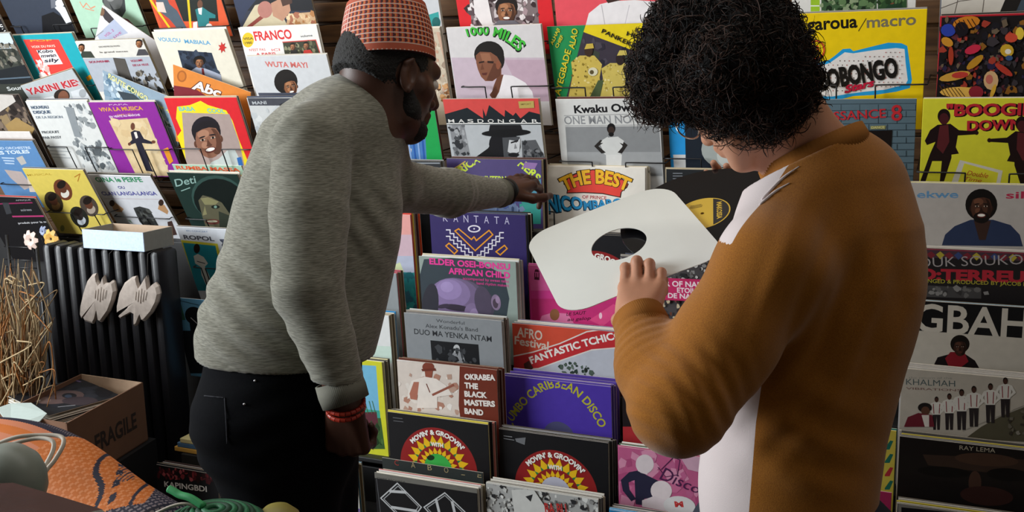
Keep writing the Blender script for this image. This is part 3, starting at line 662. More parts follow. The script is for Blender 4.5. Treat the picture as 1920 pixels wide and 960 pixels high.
r.poly([(1060, 238), (1236, 236), (1242, 330), (1066, 330)], '#8d8f91'); r.poly([(1064, 285), (1240, 285), (1242, 330), (1066, 330)], '#a5a7a9')
r.poly([(1138, 258), (1159, 256), (1168, 266), (1164, 290), (1134, 290), (1124, 268)], '#d9dad8'); r.poly([(1126, 262), (1114, 274), (1128, 288), (1136, 286), (1122, 274), (1134, 266)], '#2a2624'); r.poly([(1164, 262), (1177, 272), (1166, 288), (1158, 286), (1168, 274), (1160, 266)], '#2a2624'); r.poly([(1136, 290), (1166, 290), (1164, 330), (1138, 330)], '#e2e2e0')
r.poly([(1130, 262), (1140, 256), (1138, 268), (1126, 268)], '#d9dad8'); r.poly([(1158, 256), (1170, 264), (1168, 270), (1158, 266)], '#d9dad8')
r.ell(1146, 241, 8, 10, '#141214'); r.ell(1146, 245, 6, 8, '#3a2c26'); r.ell(1146, 252, 5, 4, '#141214')
r.build('black and white record sleeve of a man with hands on his hips'); wire(r, .60, (.0, .33), (.66, 1.04))
r = Rec('blue and black sleeve behind the glasses', (1250, 176), 2.86, 14, base='#2a9ae0', stack=2)
r.poly([(1262, 290), (1288, 290), (1290, 318), (1264, 318)], '#dcdcda'); r.poly([(1283, 180), (1450, 176), (1450, 320), (1286, 320)], '#1f2630'); r.ell(1355, 280, 40, 34, '#aeb4b0'); r.ell(1370, 292, 26, 22, '#cfd2cc')
r.build('blue record sleeve with a dark photo half hidden by the curly head'); wire(r, .60, (-.05, .30), (.66, 1.04))
r = Rec('slate brick sleeve with red letters', ('tr', 1719, 185), 2.77, 14, base='#5a6f7a', stack=1)
for j in range(13):
    r.line([(1470, 196 + j * 12.3), (1719, 194 + j * 12.3)], 1.1, '#2a363e')
    for i in range(8):
        x = 1472 + i * 35 + (j % 2) * 17; r.line([(x, 196.5 + j * 12.3), (x, 207 + j * 12.3)], 1.1, '#2a363e')
r.text('RENAISSANCE', (1490, 230), (1661, 220), 16, '#c22c34', .012); r.text('8', (1672, 226), (1691, 225), 29, '#c22c34', .012)
r.poly([(1632, 236), (1661, 235), (1660, 242), (1632, 242)], '#8a8a5a'); r.text('DANCE', (1634, 241), (1658, 240), 4, '#d8cf8a', .01)
r.poly([(1570, 246), (1673, 244), (1668, 320), (1560, 330)], '#17100f'); r.poly([(1604, 262), (1612, 250), (1628, 248), (1632, 266), (1626, 276), (1612, 274)], '#a84a34'); r.poly([(1607, 262), (1613, 252), (1624, 250), (1616, 258), (1615, 266), (1622, 270), (1612, 272)], '#e2c890'); r.ell(1621, 259, 4, 5, '#1a0c0a')
r.build('slate blue brick-pattern record sleeve with red letters, beside the collar')
r = Rec('bright yellow sleeve with dancing figures', (1731, 185), 2.76, 14, base='#ded837', stack=2, behind='bright yellow dancers sleeve')
r.text('"BOOGIE', (1778, 218), (1938, 216), 21, '#1a0c10', .06); r.text('"BOOGIE', (1775, 217), (1935, 215), 21, '#c02a34', .035); r.text('DOWN"', (1817, 246), (1930, 242), 18, '#1a0c10', .06); r.text('DOWN"', (1814, 245), (1927, 241), 18, '#c02a34', .035)
def dancer(rr, cx, cy, f=1):
    T = lambda x, y: (cx + f * x, cy + y)
    rr.ell(cx, cy - 78, 12, 14, '#1a0e0e'); rr.ell(cx, cy - 73, 9, 11, '#4a1c20')
    rr.poly([T(-12, -62), T(12, -64), T(28, -52), T(58, -50), T(60, -44), T(26, -42), T(22, -20), T(28, -8), T(14, -6), T(14, 0), T(0, 44), T(-8, 44), T(-4, 6), T(-22, 6), T(-36, 48), T(-46, 48), T(-26, -8), T(-16, -30), T(-32, -24), T(-36, -32), T(-26, -52)], '#1f1012')
    rr.poly([T(-8, -60), T(8, -62), T(10, -30), T(-2, -8), T(-14, -20)], '#5a2226'); rr.ell(cx + f * 61, cy - 47, 4, 4, '#2a1214')
dancer(r, 1770, 296); dancer(r, 1916, 310, -1)
r.poly([(1800, 300), (1880, 320), (1874, 352), (1784, 342)], '#d9d4c8'); r.poly([(1808, 306), (1872, 324), (1866, 352), (1796, 342)], '#e0d93a'); r.text('Double', (1812, 328), (1852, 334), 9, '#c05a2a', .01, .3); r.text('Time', (1808, 338), (1840, 342), 7, '#c05a2a', .01, .3)
r.build('bright yellow record sleeve with two dark dancing figures'); wire(r, .60, (-.02, .34), (.66, 1.02))
# ---- fourth row
r = Rec('sky blue sleeve with a flying singer', (-48, 263), 2.88, 26, base='#5d88b8', stack=2)
r.poly([(-40, 246), (74, 262), (80, 262)], '#e0dada'); r.text('LE GRAND ORCHESTRE', (-30, 281), (58, 279), 5, '#c9d8ea', .02); r.text('LES TOILES', (-10, 290), (56, 287), 7, '#d8e4f2', .03)
for i in range(3): r.line([(4 + i * 3, 296 + i * 5), (26, 297 + i * 5)], 2, '#b8cce2')
r.poly([(30, 296), (42, 292), (50, 306), (40, 310)], '#b8b4b0'); r.poly([(8, 318), (40, 322), (60, 350), (46, 356), (20, 334)], '#b8a8a4'); r.poly([(50, 330), (66, 346), (72, 360), (56, 360)], '#d8c8b8')
r.build('sky blue record sleeve at the left edge of the wall'); wire(r, .62, (.1, .80), (.86, 1.02))
r = Rec('white sleeve behind the sky blue one', (-52, 246), 2.92, 26, base='#d8d2d0')
r.build('white record sleeve showing only its top behind the sky blue sleeve')
r = Rec('black sleeve with pink stripes', (-45, 367), 2.84, 26, base='#1a191c', stack=2, cols=['#c8bdb8', '#b23a3a'])
r.line([(-20, 383), (60, 380)], 2, '#8a2a55'); r.text('soirees', (40, 396), (60, 395), 5, '#8a8a90', .02); r.line([(24, 406), (92, 405)], 2.4, '#b43a70'); r.text('produit pour la nuit', (35, 420), (94, 417), 4, '#c8c8cc', .02); r.text('AFRIQUE', (30, 377), (58, 376), 3, '#8a8a90', .02)
r.poly([(4, 380), (16, 380), (22, 400), (12, 402)], '#3a3c40')
r.build('black record sleeve with pink lines at the lower left of the wall')
r = Rec('mustard sleeve with four oval portraits', (41, 316), 2.86, 28, base='#d6c15c', stack=3, behind='mustard four-portrait sleeve', cols=['#1b1b1d', '#2a2a2c', '#d8d2b0'])
r.text('MUSICAL', (52, 330), (98, 328), 4, '#b09030', .01); r.line([(140, 332), (150, 326), (146, 340)], 1.4, '#b0782a')
for (x, y, c1, c2) in ((118, 356, '#6a3a24', '#d8d4c8'), (101, 379, '#3a3020', '#7a5a34'), (167, 386, '#4a4038', '#a89a8c'), (149, 407, '#22241f', '#b8bec4')):
    r.ell(x, y, 15, 22, c1, -36); r.ell(x + 4, y + 7, 8, 8, c2, -36); r.ell(x - 1, y - 3, 7, 10, '#5a3424' if c1 != '#22241f' else '#2a2422', -36); r.ell(x - 3, y - 10, 9, 7, '#1c1512', -36)
r.ell(117, 428, 4, 6, '#8a8a4a')
r.build('mustard yellow record sleeve with four oval portraits'); wire(r, .62, (.08, .48), (.86, 1.02))
r = Rec('white sleeve with green and blue title and a tree trunk', (162, 327), 2.92, 32, base='#dcdde2', stack=3, behind='green-titled white sleeve', cols=['#1b1b1d', '#46484c', '#a8a8a8'])
r.text('GINA le PERFE', (182, 341), (268, 341), 10, '#2f8a5c', .035); r.text('OU', (223, 354), (235, 354), 6, '#4a4a8a', .03); r.text('CLAN LANGA-LANGA', (193, 366), (295, 366), 8, '#4a4a9a', .03); r.line([(196, 372), (310, 374)], 1, '#c8b8bc')
r.poly([(206, 378), (214, 378), (232, 392), (228, 398), (214, 396)], '#c0946a'); r.ell(210, 381, 5, 6, '#3a2a22'); r.poly([(298, 384), (308, 384), (316, 396), (314, 402), (296, 392)], '#c0946a'); r.ell(302, 380, 5, 6, '#3a2a22')
r.poly([(250, 390), (262, 387), (280, 392), (298, 424), (294, 430), (276, 430), (262, 416)], '#3a3c3c'); r.mottle([(252, 391), (278, 392), (294, 424), (276, 428)], ['#2a2a28', '#5a5c58', '#1c1c1c'], 40, 2, 5, 25); r.poly([(314, 416), (322, 414), (332, 440), (318, 442)], '#4a3430'); r.poly([(238, 412), (244, 412), (250, 420)], '#8aa08a')
r.build('white record sleeve with green and blue title, right of the mustard one'); wire(r, .62, (.1, .5), (.62, .98))
r = Rec('mint sleeve with orange title showing behind the dark green one', (322, 308), 2.93, 26, base='#a5c4ae')
r.text('RUMBA MASSA', (332, 317), (450, 322), 7, '#d65a34', .04)
r.build('mint record sleeve with orange letters peeping above the dark green one')
r = Rec('dark green sleeve with a woman with an afro', (312, 323), 2.87, 27, base='#1f332e', stack=4, behind='dark green portrait sleeve', side=1)
r.ell(410, 372, 52, 42, '#35504a', 20); r.ell(412, 376, 50, 40, '#121b19', 20); r.poly([(372, 376), (380, 366), (396, 370), (416, 380), (430, 400), (436, 430), (388, 432), (380, 408)], '#5f5c48'); r.poly([(376, 372), (390, 370), (410, 378), (404, 384), (384, 384)], '#8a8660'); r.ell(404, 388, 8, 3.5, '#1a201c'); r.ell(404, 388, 3, 2.5, '#7a9a8a'); r.poly([(384, 386), (388, 402), (380, 404)], '#8a8660'); r.ell(399, 416, 14, 5, '#6a3a34'); r.ell(398, 415, 10, 2, '#b8b49a'); r.poly([(410, 396), (430, 404), (434, 430), (412, 430)], '#343a30')
r.text('Deti', (330, 350), (372, 342), 15, '#8fb0a8', .01, .3); r.line([(340, 358), (356, 352)], 1.5, '#8fb0a8')
r.build('dark green record sleeve of a woman with a large afro'); wire(r, .62, (.02, .32), (.65, .98))
r = Rec('white sleeve with a man in white on teal', (330, 425), 2.83, 19, base='#d9dde4', stack=2)
r.text('ROPOL', (346, 448), (402, 452), 8, '#4a4c54', .035); r.text('MORA', (412, 449), (432, 505), 8, '#5a5e70', .03); r.text('EN CONCERT', (350, 434), (390, 436), 3, '#6a88b0', .01); r.ell(445, 433, 4, 3, '#4a9ad0')
r.poly([(339, 450), (408, 457), (428, 545), (368, 545)], '#d8cf3c'); r.poly([(343, 455), (404, 461), (422, 545), (370, 545)], '#2590a0')
r.ell(369, 466, 6, 9, '#2a1c18'); r.poly([(363, 480), (371, 476), (382, 482), (390, 494), (384, 500), (392, 516), (400, 546), (392, 546), (378, 516), (376, 500), (366, 494)], '#d3d4cc'); r.line([(370, 490), (384, 494)], 1.6, '#2a2c30')
r.build('white record sleeve with a man in white on teal beside the radiator'); wire(r, .50, (.1, .22), (.28, .56))
r = Rec('blue sleeve with a black drawn figure', (321, 557), 2.72, 12, base='#5f9ac0')
r.poly([(322, 575), (340, 600), (348, 600), (338, 566)], '#3a6a58'); r.line([(330, 562), (372, 572)], 1.4, '#2a4a60'); r.ell(364, 592, 18, 16, '#14161a', 40); r.poly([(352, 580), (380, 590), (396, 640), (360, 640)], '#14161a'); r.line([(358, 596), (378, 614)], 1.6, '#c0c4c8'); r.poly([(336, 620), (400, 620), (400, 700), (350, 700)], '#1d2228')
r.build('blue record sleeve with a black drawn figure behind the man in grey')
# ---- American row and bins
r = Rec('black sleeves under the pointing arm', ('tr', 826, 303), 2.74, 8, base='#26282c', stack=4, cols=['#3a3c40', '#222326', '#8a8c90', '#4a4c50'], side=1)
r.line([(770, 306), (824, 306)], 2, '#8a9098')
r.build('black record sleeve just above the pointing arm')
r = Rec('purple sleeve with lime arched letters', (837, 297), 2.79, 2, base='#463a6c', stack=7, behind='purple lime-lettered sleeve', side=1)
r.text('AFRICAN BROTHERS', (851, 343), (1004, 341), 15, '#c2d83e', .035, mid=(928, 297)); r.text('INTERNATIONAL', (910, 340), (1000, 342), 10, '#c2d83e', .03); r.line([(847, 319), (872, 303)], 2, '#c8a84a'); r.line([(850, 323), (876, 308)], 1.4, '#c8a84a')
for i in range(6): r.line([(876, 344 - i * 2.2), (908, 337 - i * 1.2)], .8, '#a8b0c8')
r.poly([(975, 346), (1014, 336), (1014, 362), (990, 362)], '#4a8aa0'); r.poly([(972, 366), (1014, 362), (1014, 420), (978, 420)], '#2f8a80'); r.poly([(860, 346), (950, 344), (975, 400), (850, 400)], '#5a6a8a')
r.poly([(984, 304), (1008, 306), (1002, 318), (980, 314)], '#8a6aa0'); r.mottle([(940, 350), (990, 346), (985, 395), (930, 395)], ['#3a4a7a', '#6a7a9a', '#2a3a5a'], 30, 3, 8, 26)
r.build('purple record sleeve with lime arched letters, touched by the pointing hand')
r = Rec('white sleeve with cartoon red and yellow letters', (1022, 311), 2.87, 1, base='#e4dfd6', stack=6, behind='cartoon-lettered white sleeve', side=1, cols=['#e6ddd0', '#d8cbb4', '#cdbf9a', '#dcd2c0'])
r.poly([(1056, 345), (1066, 330), (1085, 322), (1112, 317), (1140, 322), (1162, 331), (1179, 345), (1176, 352), (1166, 360), (1164, 371), (1130, 364), (1095, 362), (1062, 363), (1064, 352)], '#2a1a10')
r.poly([(1058, 345), (1068, 332), (1086, 324), (1112, 319), (1139, 324), (1161, 333), (1177, 345), (1174, 351), (1164, 360), (1162, 369), (1130, 362), (1095, 360), (1064, 361), (1066, 352)], '#e2453a')
r.text('THE BEST', (1059, 358), (1176, 358), 25, '#2a1a0c', .075, mid=(1115, 343), h1=24); r.text('THE BEST', (1060, 358), (1175, 358), 25, '#f0b62a', .04, mid=(1115, 343), h1=24)
r.poly([(1089, 364), (1140, 366), (1140, 376), (1089, 374)], '#e8dcd4'); r.text('OF PRINCE', (1092, 372), (1137, 374), 6, '#a82a34', .02)
r.text('NICO', (1028, 399), (1092, 391), 34, '#12324a', .075, h1=20); r.text('NICO', (1030, 398), (1093, 390), 34, '#2a9ad6', .03, h1=20); r.text('MBARGA', (1095, 394), (1180, 388), 16, '#12324a', .07); r.text('MBARGA', (1096, 393), (1180, 387), 16, '#2a8ac0', .03)
r.build('white record sleeve with cartoon red, yellow and blue letters'); wire(r, .44, (.0, .105), (.6, .9))
r = Rec('black sleeve with small white print', (1249, 317), 2.80, 3, base='#232629', stack=2)
for i in range(3): r.line([(1262, 325 + i * 5), (1279, 325 + i * 5)], 1.4, '#8a9098')
r.build('black record sleeve with small white print behind the held record')
r = Rec('white sleeve beside the mustard shoulder', ('tr', 1697, 319), 2.70, 8, base='#d8d0c4')
r.build('white record sleeve with only its corner showing beside the mustard shoulder')
r = Rec('grey sleeve with a smiling man in blue', (1706, 342), 2.70, 6, base='#b7b1ac', stack=3, behind='sleeve of the man in blue', cols=['#d8cf4a', '#c8c0b8', '#d8d0c0'])
r.text('ekwe', (1720, 371), (1796, 371), 13, '#3a8ac0', .02); r.text('silva', (1887, 372), (1960, 372), 13, '#b83050', .02)
for i in range(5): r.line([(1716, 359 + i * 2.8), (1800, 359 + i * 2.8)], .7, '#b7b1ac')
r.poly([(1766, 460), (1772, 440), (1790, 424), (1820, 412), (1862, 412), (1895, 422), (1912, 440), (1918, 462)], '#2a3654'); r.poly([(1826, 414), (1858, 414), (1848, 450), (1836, 450)], '#3a2620'); r.ell(1840, 384, 30, 30, '#14100f'); r.face(1840, 390, 54, skin='#4a2e22', light='#6a4432', dark='#2c1a14', hair='#14100f', beard=True, smile=True)
r.build('grey record sleeve of a smiling bearded man in blue, beside the mustard back')
# bins, second column block
r = Rec('sunset sleeve', ('tr', 769, 403), 2.70, 4, base='#d99a94', stack=8, behind='sunset painting sleeve', side=1, cols=['#c83a2a', '#d8b02a', '#5a4a3a', '#3a3430', '#8a7a60', '#4a2a34'])
r.poly([(600, 440), (780, 440), (788, 500), (600, 500)], '#c4a8b4'); r.poly([(600, 480), (790, 480), (792, 560), (600, 560)], '#aab0c4'); r.poly([(730, 500), (750, 492), (770, 540), (740, 560), (725, 540)], '#c3cca0'); r.poly([(752, 510), (788, 512), (796, 600), (766, 600)], '#1f7a80'); r.mottle([(754, 514), (788, 512), (795, 595), (766, 595)], ['#2a8a8a', '#17606a', '#2a5a6a'], 30, 4, 9, 27)
r.build('record sleeve with a pink sunset painting, just right of the grey sweater')
r = Rec('red and yellow patterned sleeve', ('tr', 786, 391), 2.735, 4, base='#e2502c')
for i in range(12): r.poly([(740 + i * 5, 390), (746 + i * 5, 390), (744 + i * 5, 404)], ('#e8c82a', '#3a9a4a', '#d8302a')[i % 3])
r.build('red and yellow patterned record sleeve behind the sunset one')
r = Rec('indigo sleeve with zigzag line drawing', (805, 396), 2.69, 3, base='#2b1f5a', stack=7, behind='indigo zigzag sleeve', side=1)
for i, ch in enumerate('KANTATA'): x = 831 + i * 19.2; r.text(ch, (x, 415 + i * .9), (x + 9, 415.5 + i * .9), 14, '#b8b4d0', -.004)
r.ell(889, 429, 12, 7, '#d8d4e0'); r.ell(889, 429, 9, 4.6, '#2b1f5a'); r.ell(889, 429, 1.6, 1.6, '#d8d4e0', n=8)
r.line([(853, 433), (860, 429), (884, 449), (889, 444), (893, 451), (917, 432), (924, 440), (891, 470)], 2.2, '#e0941e', True)
r.line([(836, 461), (842, 456), (858, 470), (852, 476)], 2.2, '#e0941e', True); r.line([(946, 460), (951, 466), (938, 478), (930, 472)], 2.2, '#e0941e', True)
def zig(x, y, sx, n):
    P = [(x, y)]
    for i in range(n): P += [(x + sx * (i * 7 + 7), y + i * 7), (x + sx * (i * 7 + 7), y + i * 7 + 7)]
    return P
for k in range(2):
    r.line(zig(837, 431 + k * 12, 1, 7), 2, '#d8d4e0'); r.line(zig(944, 436 + k * 10, -1, 7), 2, '#d8d4e0')
r.build('indigo record sleeve with white zigzags and an orange arrow drawing')
r = Rec('grey-green portrait sleeve with pink title', (785, 480), 2.61, 3, base='#8c9a94', stack=9, behind='pink-titled portrait sleeve', side=1, cols=['#b8bcc0', '#d0d4d4', '#9aa0a4', '#c8c0a8'])
r.poly([(795, 486), (880, 482), (945, 515), (955, 560), (948, 610), (795, 610), (786, 520)], '#333e46'); 
for (x, y, rx, ry, c, q) in ((862, 572, 66, 50, '#453f50', 8), (858, 566, 58, 44, '#5d5169', 8), (852, 558, 48, 37, '#705f82', 8), (846, 550, 36, 28, '#82709a', 8), (842, 543, 24, 19, '#917ead', 8), (838, 538, 12, 10, '#a08dbd', 8), (806, 575, 16, 44, '#2e2e38', 6), (856, 577, 26, 6, '#332b3a', 8), (832, 574, 12, 4, '#3a3142', -10), (884, 584, 13, 16, '#7d6b90', 10), (888, 590, 8, 12, '#8f7ca2', 10), (862, 592, 16, 6, '#4a4054', 6), (906, 566, 16, 30, '#4d4458', -10), (930, 567, 9, 15, '#82708c', -8), (929, 569, 5, 9, '#4a3d4c', -8), (933, 562, 4, 7, '#957f9e', -8)):
    r.ell(x, y, rx, ry, c, q)
r.text('ELDER OSEI-BONSU', (806, 495), (956, 506), 11, '#e03a94', .035); r.text('AFRICAN CHILD', (842, 513), (956, 522), 11, '#e03a94', .035); r.text('accompanied by sweet talks', (868, 524), (954, 530), 5, '#d03a8a', .01); r.text('band rhythm makers', (894, 533), (954, 538), 5, '#d03a8a', .01)
r.build('grey-green record sleeve of a forehead and eyes with a pink title')
r = Rec('grey sleeve with pink top edge', ('tr', 743, 513), 2.60, 4, base='#8d9397', stack=6, behind='pink-topped grey sleeve', side=1, cols=['#a84a5a', '#6a5a48', '#4a3c30', '#8a7a60'])
r.text('SOUL', (718, 534), (734, 534), 6, '#5a6064', .01)
r.build('grey record sleeve with a pink top edge beside the hanging sleeve of the sweater')
r = Rec('white sleeve with heavy black letters', ('tr', 729, 592), 2.53, 3, base='#d6d8d8', stack=8, behind='heavy-lettered white sleeve', side=1, cols=['#8a7f6c', '#b8ab90', '#6a5c48', '#d8d2c4', '#2a8ac0', '#2a8ac0', '#2a80b8'])
r.text('YAO', (660, 613), (712, 611), 17, '#1a1c1e', .02); r.text('STEW', (662, 638), (716, 635), 17, '#1a1c1e', .02); r.text('MARIE', (640, 662), (704, 660), 17, '#1a1c1e', .02); r.text('12', (700, 585), (722, 584), 8, '#1a1c1e', .06)
r.poly([(560, 640), (740, 650), (740, 680), (560, 680)], '#c2d6cc')
r.build('white record sleeve with heavy black letters beside the grey sweater hem')
r = Rec('blue landscape sleeve with a yellow border', ('tr', 716, 679), 2.46, 3, base='#c9c92e', stack=7, behind='yellow-bordered landscape sleeve', side=1, cols=['#d8d2a0', '#3a3a34', '#4a4438', '#8a7f66', '#2c2a26'])
r.poly([(540, 676), (705, 686), (712, 782), (545, 775)], '#6fb0d0'); r.poly([(545, 752), (712, 770), (714, 790), (545, 785)], '#3a9a8a'); r.poly([(545, 778), (714, 784), (722, 842), (550, 842)], '#3a5a30'); r.poly([(640, 775), (706, 772), (710, 800), (640, 805)], '#5a2a34'); r.mottle([(640, 790), (714, 786), (720, 840), (640, 840)], ['#2a4424', '#4a6a38', '#203a20', '#6a3a40'], 70, 3, 8, 28)
for x in (690, 698, 704): r.line([(x, 775), (x - 6, 752)], 1, '#4a7a4a')
r.build('blue landscape record sleeve with a yellow border behind the lowered fist')
r = Rec('white sleeve standing by the dark trousers', ('tr', 668, 872), 2.34, 3, base='#c4c4c0', stack=5, behind='white sleeve by the dark trousers', side=1, cols=['#2a5a70', '#8a7f66', '#6a5c44', '#4a4236'])
r.poly([(560, 945), (690, 955), (690, 1000), (560, 1000)], '#6a5a90'); r.mottle([(600, 905), (676, 910), (680, 940), (600, 935)], ['#9aa0a4', '#b8bcbc', '#7a8084'], 20, 3, 7, 29)
r.build('white record sleeve standing at the bottom beside the dark trousers')
r = Rec('grey sleeve with black serif title', (757, 586), 2.53, 4, base='#84888c', stack=9, behind='grey serif-titled sleeve', side=1, cols=['#b8bcbc', '#6a6c70', '#8a8278', '#55524c', '#3a3836'])
r.text('Wonderful', (818, 604), (871, 609), 6, '#3a3c40', .005); r.text("Alex Konadu's Band", (798, 614), (896, 622), 7, '#3a3c40', .01); r.text('DUO MA YENKA NTAM', (777, 626), (922, 641), 10, '#2a2c30', .012)
r.poly([(807, 638), (897, 646), (901, 700), (812, 700)], '#15161a'); r.poly([(845, 690), (848, 664), (856, 652), (868, 664), (876, 690)], '#8a8c90'); r.ell(856, 654, 6, 8, '#b8babc'); r.mottle([(812, 650), (895, 656), (898, 690), (815, 690)], ['#2a2c30', '#1a1b1f', '#3c3e42'], 40, 3, 7, 30)
r.build('grey record sleeve with a black serif title and small dark photo')
r = Rec('sepia and brown sleeve of a man in a cap', (744, 674), 2.44, 2, base='#6a2b1c', stack=6, behind='sepia and brown sleeve', side=1, cols=['#5a2a1c', '#6a2f20', '#4a2418', '#5a2a1c'])
r.poly([(742, 668), (862, 676), (860, 760), (870, 840), (750, 840)], '#cfc4bb'); r.mottle([(746, 700), (860, 705), (860, 800), (750, 790)], ['#b09080', '#d8d0c8', '#a87a68', '#e2dcd6'], 60, 3, 9, 31); r.poly([(742, 666), (862, 676), (862, 684), (744, 676)], '#e2dedb')
r.ell(803, 688, 11, 9, '#7a3a2a'); r.poly([(796, 692), (812, 692), (810, 708), (798, 708)], '#8a4a38'); r.poly([(790, 692), (816, 690), (818, 695), (792, 696)], '#6a2f20'); r.poly([(772, 714), (796, 706), (818, 710), (836, 722), (848, 740), (820, 744), (820, 765), (782, 765), (784, 740), (764, 748), (766, 728)], '#ddd4cc'); r.poly([(768, 738), (776, 716), (786, 716), (782, 750), (770, 748)], '#a86a58'); r.line([(800, 720), (806, 735)], 2, '#6a3424'); r.line([(812, 740), (850, 722)], 4, '#8a5040')
for i, t in enumerate(('OKRABEA', 'THE', 'BLACK', 'MASTERS', 'BAND')): r.text(t, (872, 711 + i * 16), (872 + (56, 24, 40, 56, 34)[i], 713 + i * 16.4), 10, '#e0d8d2', .05)
r.build('sepia record sleeve of a man in a cap with a brown lettered side')
def roots(rr, cx, cy, k, centre):
    """black sleeve with a red, gold and green sunburst label; k = pixels of the disc radius"""
    U = np.array(rr.uv((cx, cy))); q = np.linalg.norm(np.array(rr.uv((cx + k, cy))) - U)
    rr.disc(U[0], U[1], q, '#8a1f20', 60)
    def ringstar(r0, r1, n, col, ph=0):
        for i in range(n):
            a = 2 * math.pi * (i + ph) / n; w = math.pi / n * .95; m_ = (r0 + r1) / 2
            rr.puv([(U[0] + q * r0 * math.cos(a), U[1] + q * r0 * math.sin(a)), (U[0] + q * m_ * math.cos(a + w), U[1] + q * m_ * math.sin(a + w)), (U[0] + q * r1 * math.cos(a), U[1] + q * r1 * math.sin(a)), (U[0] + q * m_ * math.cos(a - w), U[1] + q * m_ * math.sin(a - w))], col)
    ringstar(.42, .68, 22, '#1f7a4a', .5); ringstar(.47, .82, 22, '#e2b41c'); rr.disc(U[0], U[1], q * .56, '#8a1f20', 48); ringstar(.3, .52, 22, '#e2b41c'); rr.disc(U[0], U[1], q * .36, centre, 40); rr.disc(U[0], U[1], q * .05, '#15151a', 14)
    f = lambda a, rad: tuple(rr.px((U[0] + q * rad * math.cos(math.radians(a)), U[1] + q * rad * math.sin(math.radians(a)))))
    rr.text("MOVIN' & GROOVIN'", f(-140, .83), f(-40, .83), k * .115, '#ece8e2', .045, mid=f(-90, .83)); rr.text('WITH', f(-106, .56), f(-74, .56), k * .10, '#e8e4dc', .05)
r = Rec('black sunburst sleeve below the sepia one', (726, 772), 2.38, 2, base='#131316', stack=8, behind='left black sunburst sleeve', side=1, cols=['#c8b840', '#17171a', '#17171a', '#c86a62', '#c86a62', '#5a3a80', '#2a2a2c', '#17171a'])
r.line([(737, 783), (754, 785)], 1.4, '#5a5c60'); r.line([(738, 789), (756, 791)], 1.2, '#5a5c60')
roots(r, 822, 878, 72, '#3aa84a'); r.ell(808, 858, 7, 5, '#14301a')
r.build('black record sleeve with a sunburst label and green centre, below the sepia sleeve')
r = Rec('smoked clear sleeve with spaced gold letters', (716, 858), 2.335, 2, base='#2a2f2e')
for i, ch in enumerate('CABOLE'): x = 740 + i * 31; r.text(ch, (x, 872 + i * 4.6), (x + 8, 873 + i * 4.6), 10, '#a2342c' if i == 0 else '#a5936a', -.006)
r.build('dark grey record sleeve with spaced gold letters behind the white diamond one')
r = Rec('black sleeve with white diamond outlines', (702, 886), 2.28, 2, base='#101013', stack=8, behind='white diamond sleeve', side=1, cols=['#d8d2c8', '#2a2c4a', '#c8c4c0', '#b04a5a', '#d8d4d0', '#8a7f6c', '#a89c84'])
r.poly([(700, 880), (900, 912), (900, 926), (702, 896)], '#6a6862'); r.text('CHIEF RECORDS', (707, 898), (760, 906), 3.5, '#2a2a2a', .01)
for P in ([(745, 906), (790, 951), (765, 985), (714, 934)], [(834, 924), (872, 960), (840, 1000), (795, 951)]):
    r.line(P, 2.2, '#b8babc', True); c = np.mean(P, 0); r.line([tuple(c + (np.array(p) - c) * .86) for p in P], 1.6, '#9a9c9e', True)
r.line([(732, 921), (760, 923)], 5, '#b8babc'); r.line([(735, 951), (780, 958)], 5, '#b8babc'); r.line([(818, 938), (824, 962)], 5, '#b8babc'); r.line([(848, 942), (856, 975)], 5, '#b8babc')
r.line([(706, 898), (714, 965)], 1, '#5a5c60')
r.build('black record sleeve with white outlined diamonds at the bottom')
# third column block
r = Rec('black sunburst sleeve seen through the white paper hole', (990, 434), 2.72, 3, base='#151519', stack=5, behind='black sleeve left of the white paper', side=1, cols=['#1d1d20', '#2a2a2c', '#141416'])
roots(r, 1118, 555, 84, '#d8d8d4')
r.build('black sunburst record sleeve seen through the hole of the white paper sleeve')
r = Rec('magenta sleeve with black print', (990, 497), 2.66, 3, base='#d03a8c', stack=2, cols=['#d85aa0', '#c83a84'])
r.poly([(990, 495), (1180, 505), (1180, 545), (995, 545)], '#d85c9c'); r.text('EE', (1011, 524), (1011, 498), 9, '#4a0f2a', .04); r.poly([(996, 560), (1170, 560), (1180, 640), (1000, 640)], '#c22f74'); r.poly([(1010, 606), (1016, 592), (1036, 586), (1064, 588), (1076, 606)], '#d87aa4'); r.ell(1040, 590, 9, 11, '#8a5a3a'); r.text('LE SAUT', (1062, 592), (1100, 589), 6, '#4a0f2a', .015, .3); r.text('au galop', (1064, 602), (1108, 599), 6, '#4a0f2a', .015, .3); r.poly([(1105, 600), (1150, 570), (1170, 580), (1130, 612)], '#d84a84'); r.ell(1126, 592, 3, 6, '#f0c8d8')
r.build('magenta record sleeve under the white paper sleeve')
r = Rec('red and grey festival sleeve with a wavy band', (960, 606), 2.59, 3, base='#c84a34', stack=7, behind='red wavy-band sleeve', side=1, cols=['#3a3a6a', '#4a4a80', '#b8b4b0', '#8a2a34', '#d8d2c8'])
r.poly([(958, 700), (990, 694), (1040, 660), (1100, 632), (1170, 624), (1178, 720), (960, 720)], '#b4b8c4'); r.poly([(962, 670), (1000, 662), (1050, 646), (1100, 624), (1170, 614), (1170, 650), (1110, 655), (1060, 672), (1010, 690), (964, 692)], '#b82a30'); r.line([(962, 668), (1000, 660), (1050, 644), (1100, 622), (1170, 612)], 2.2, '#d8d0cc'); r.line([(964, 694), (1010, 691), (1060, 673), (1110, 656), (1170, 651)], 2.2, '#d8d0cc')
r.text('FANTASTIC TCHICO', (997, 682), (1168, 633), 13, '#e6e0dc', .035, mid=(1082, 654)); r.text('AFRO', (970, 630), (1016, 638), 17, '#d8c8bc', .02); r.text('Festival', (965, 645), (1028, 656), 15, '#d8c8bc', .02)
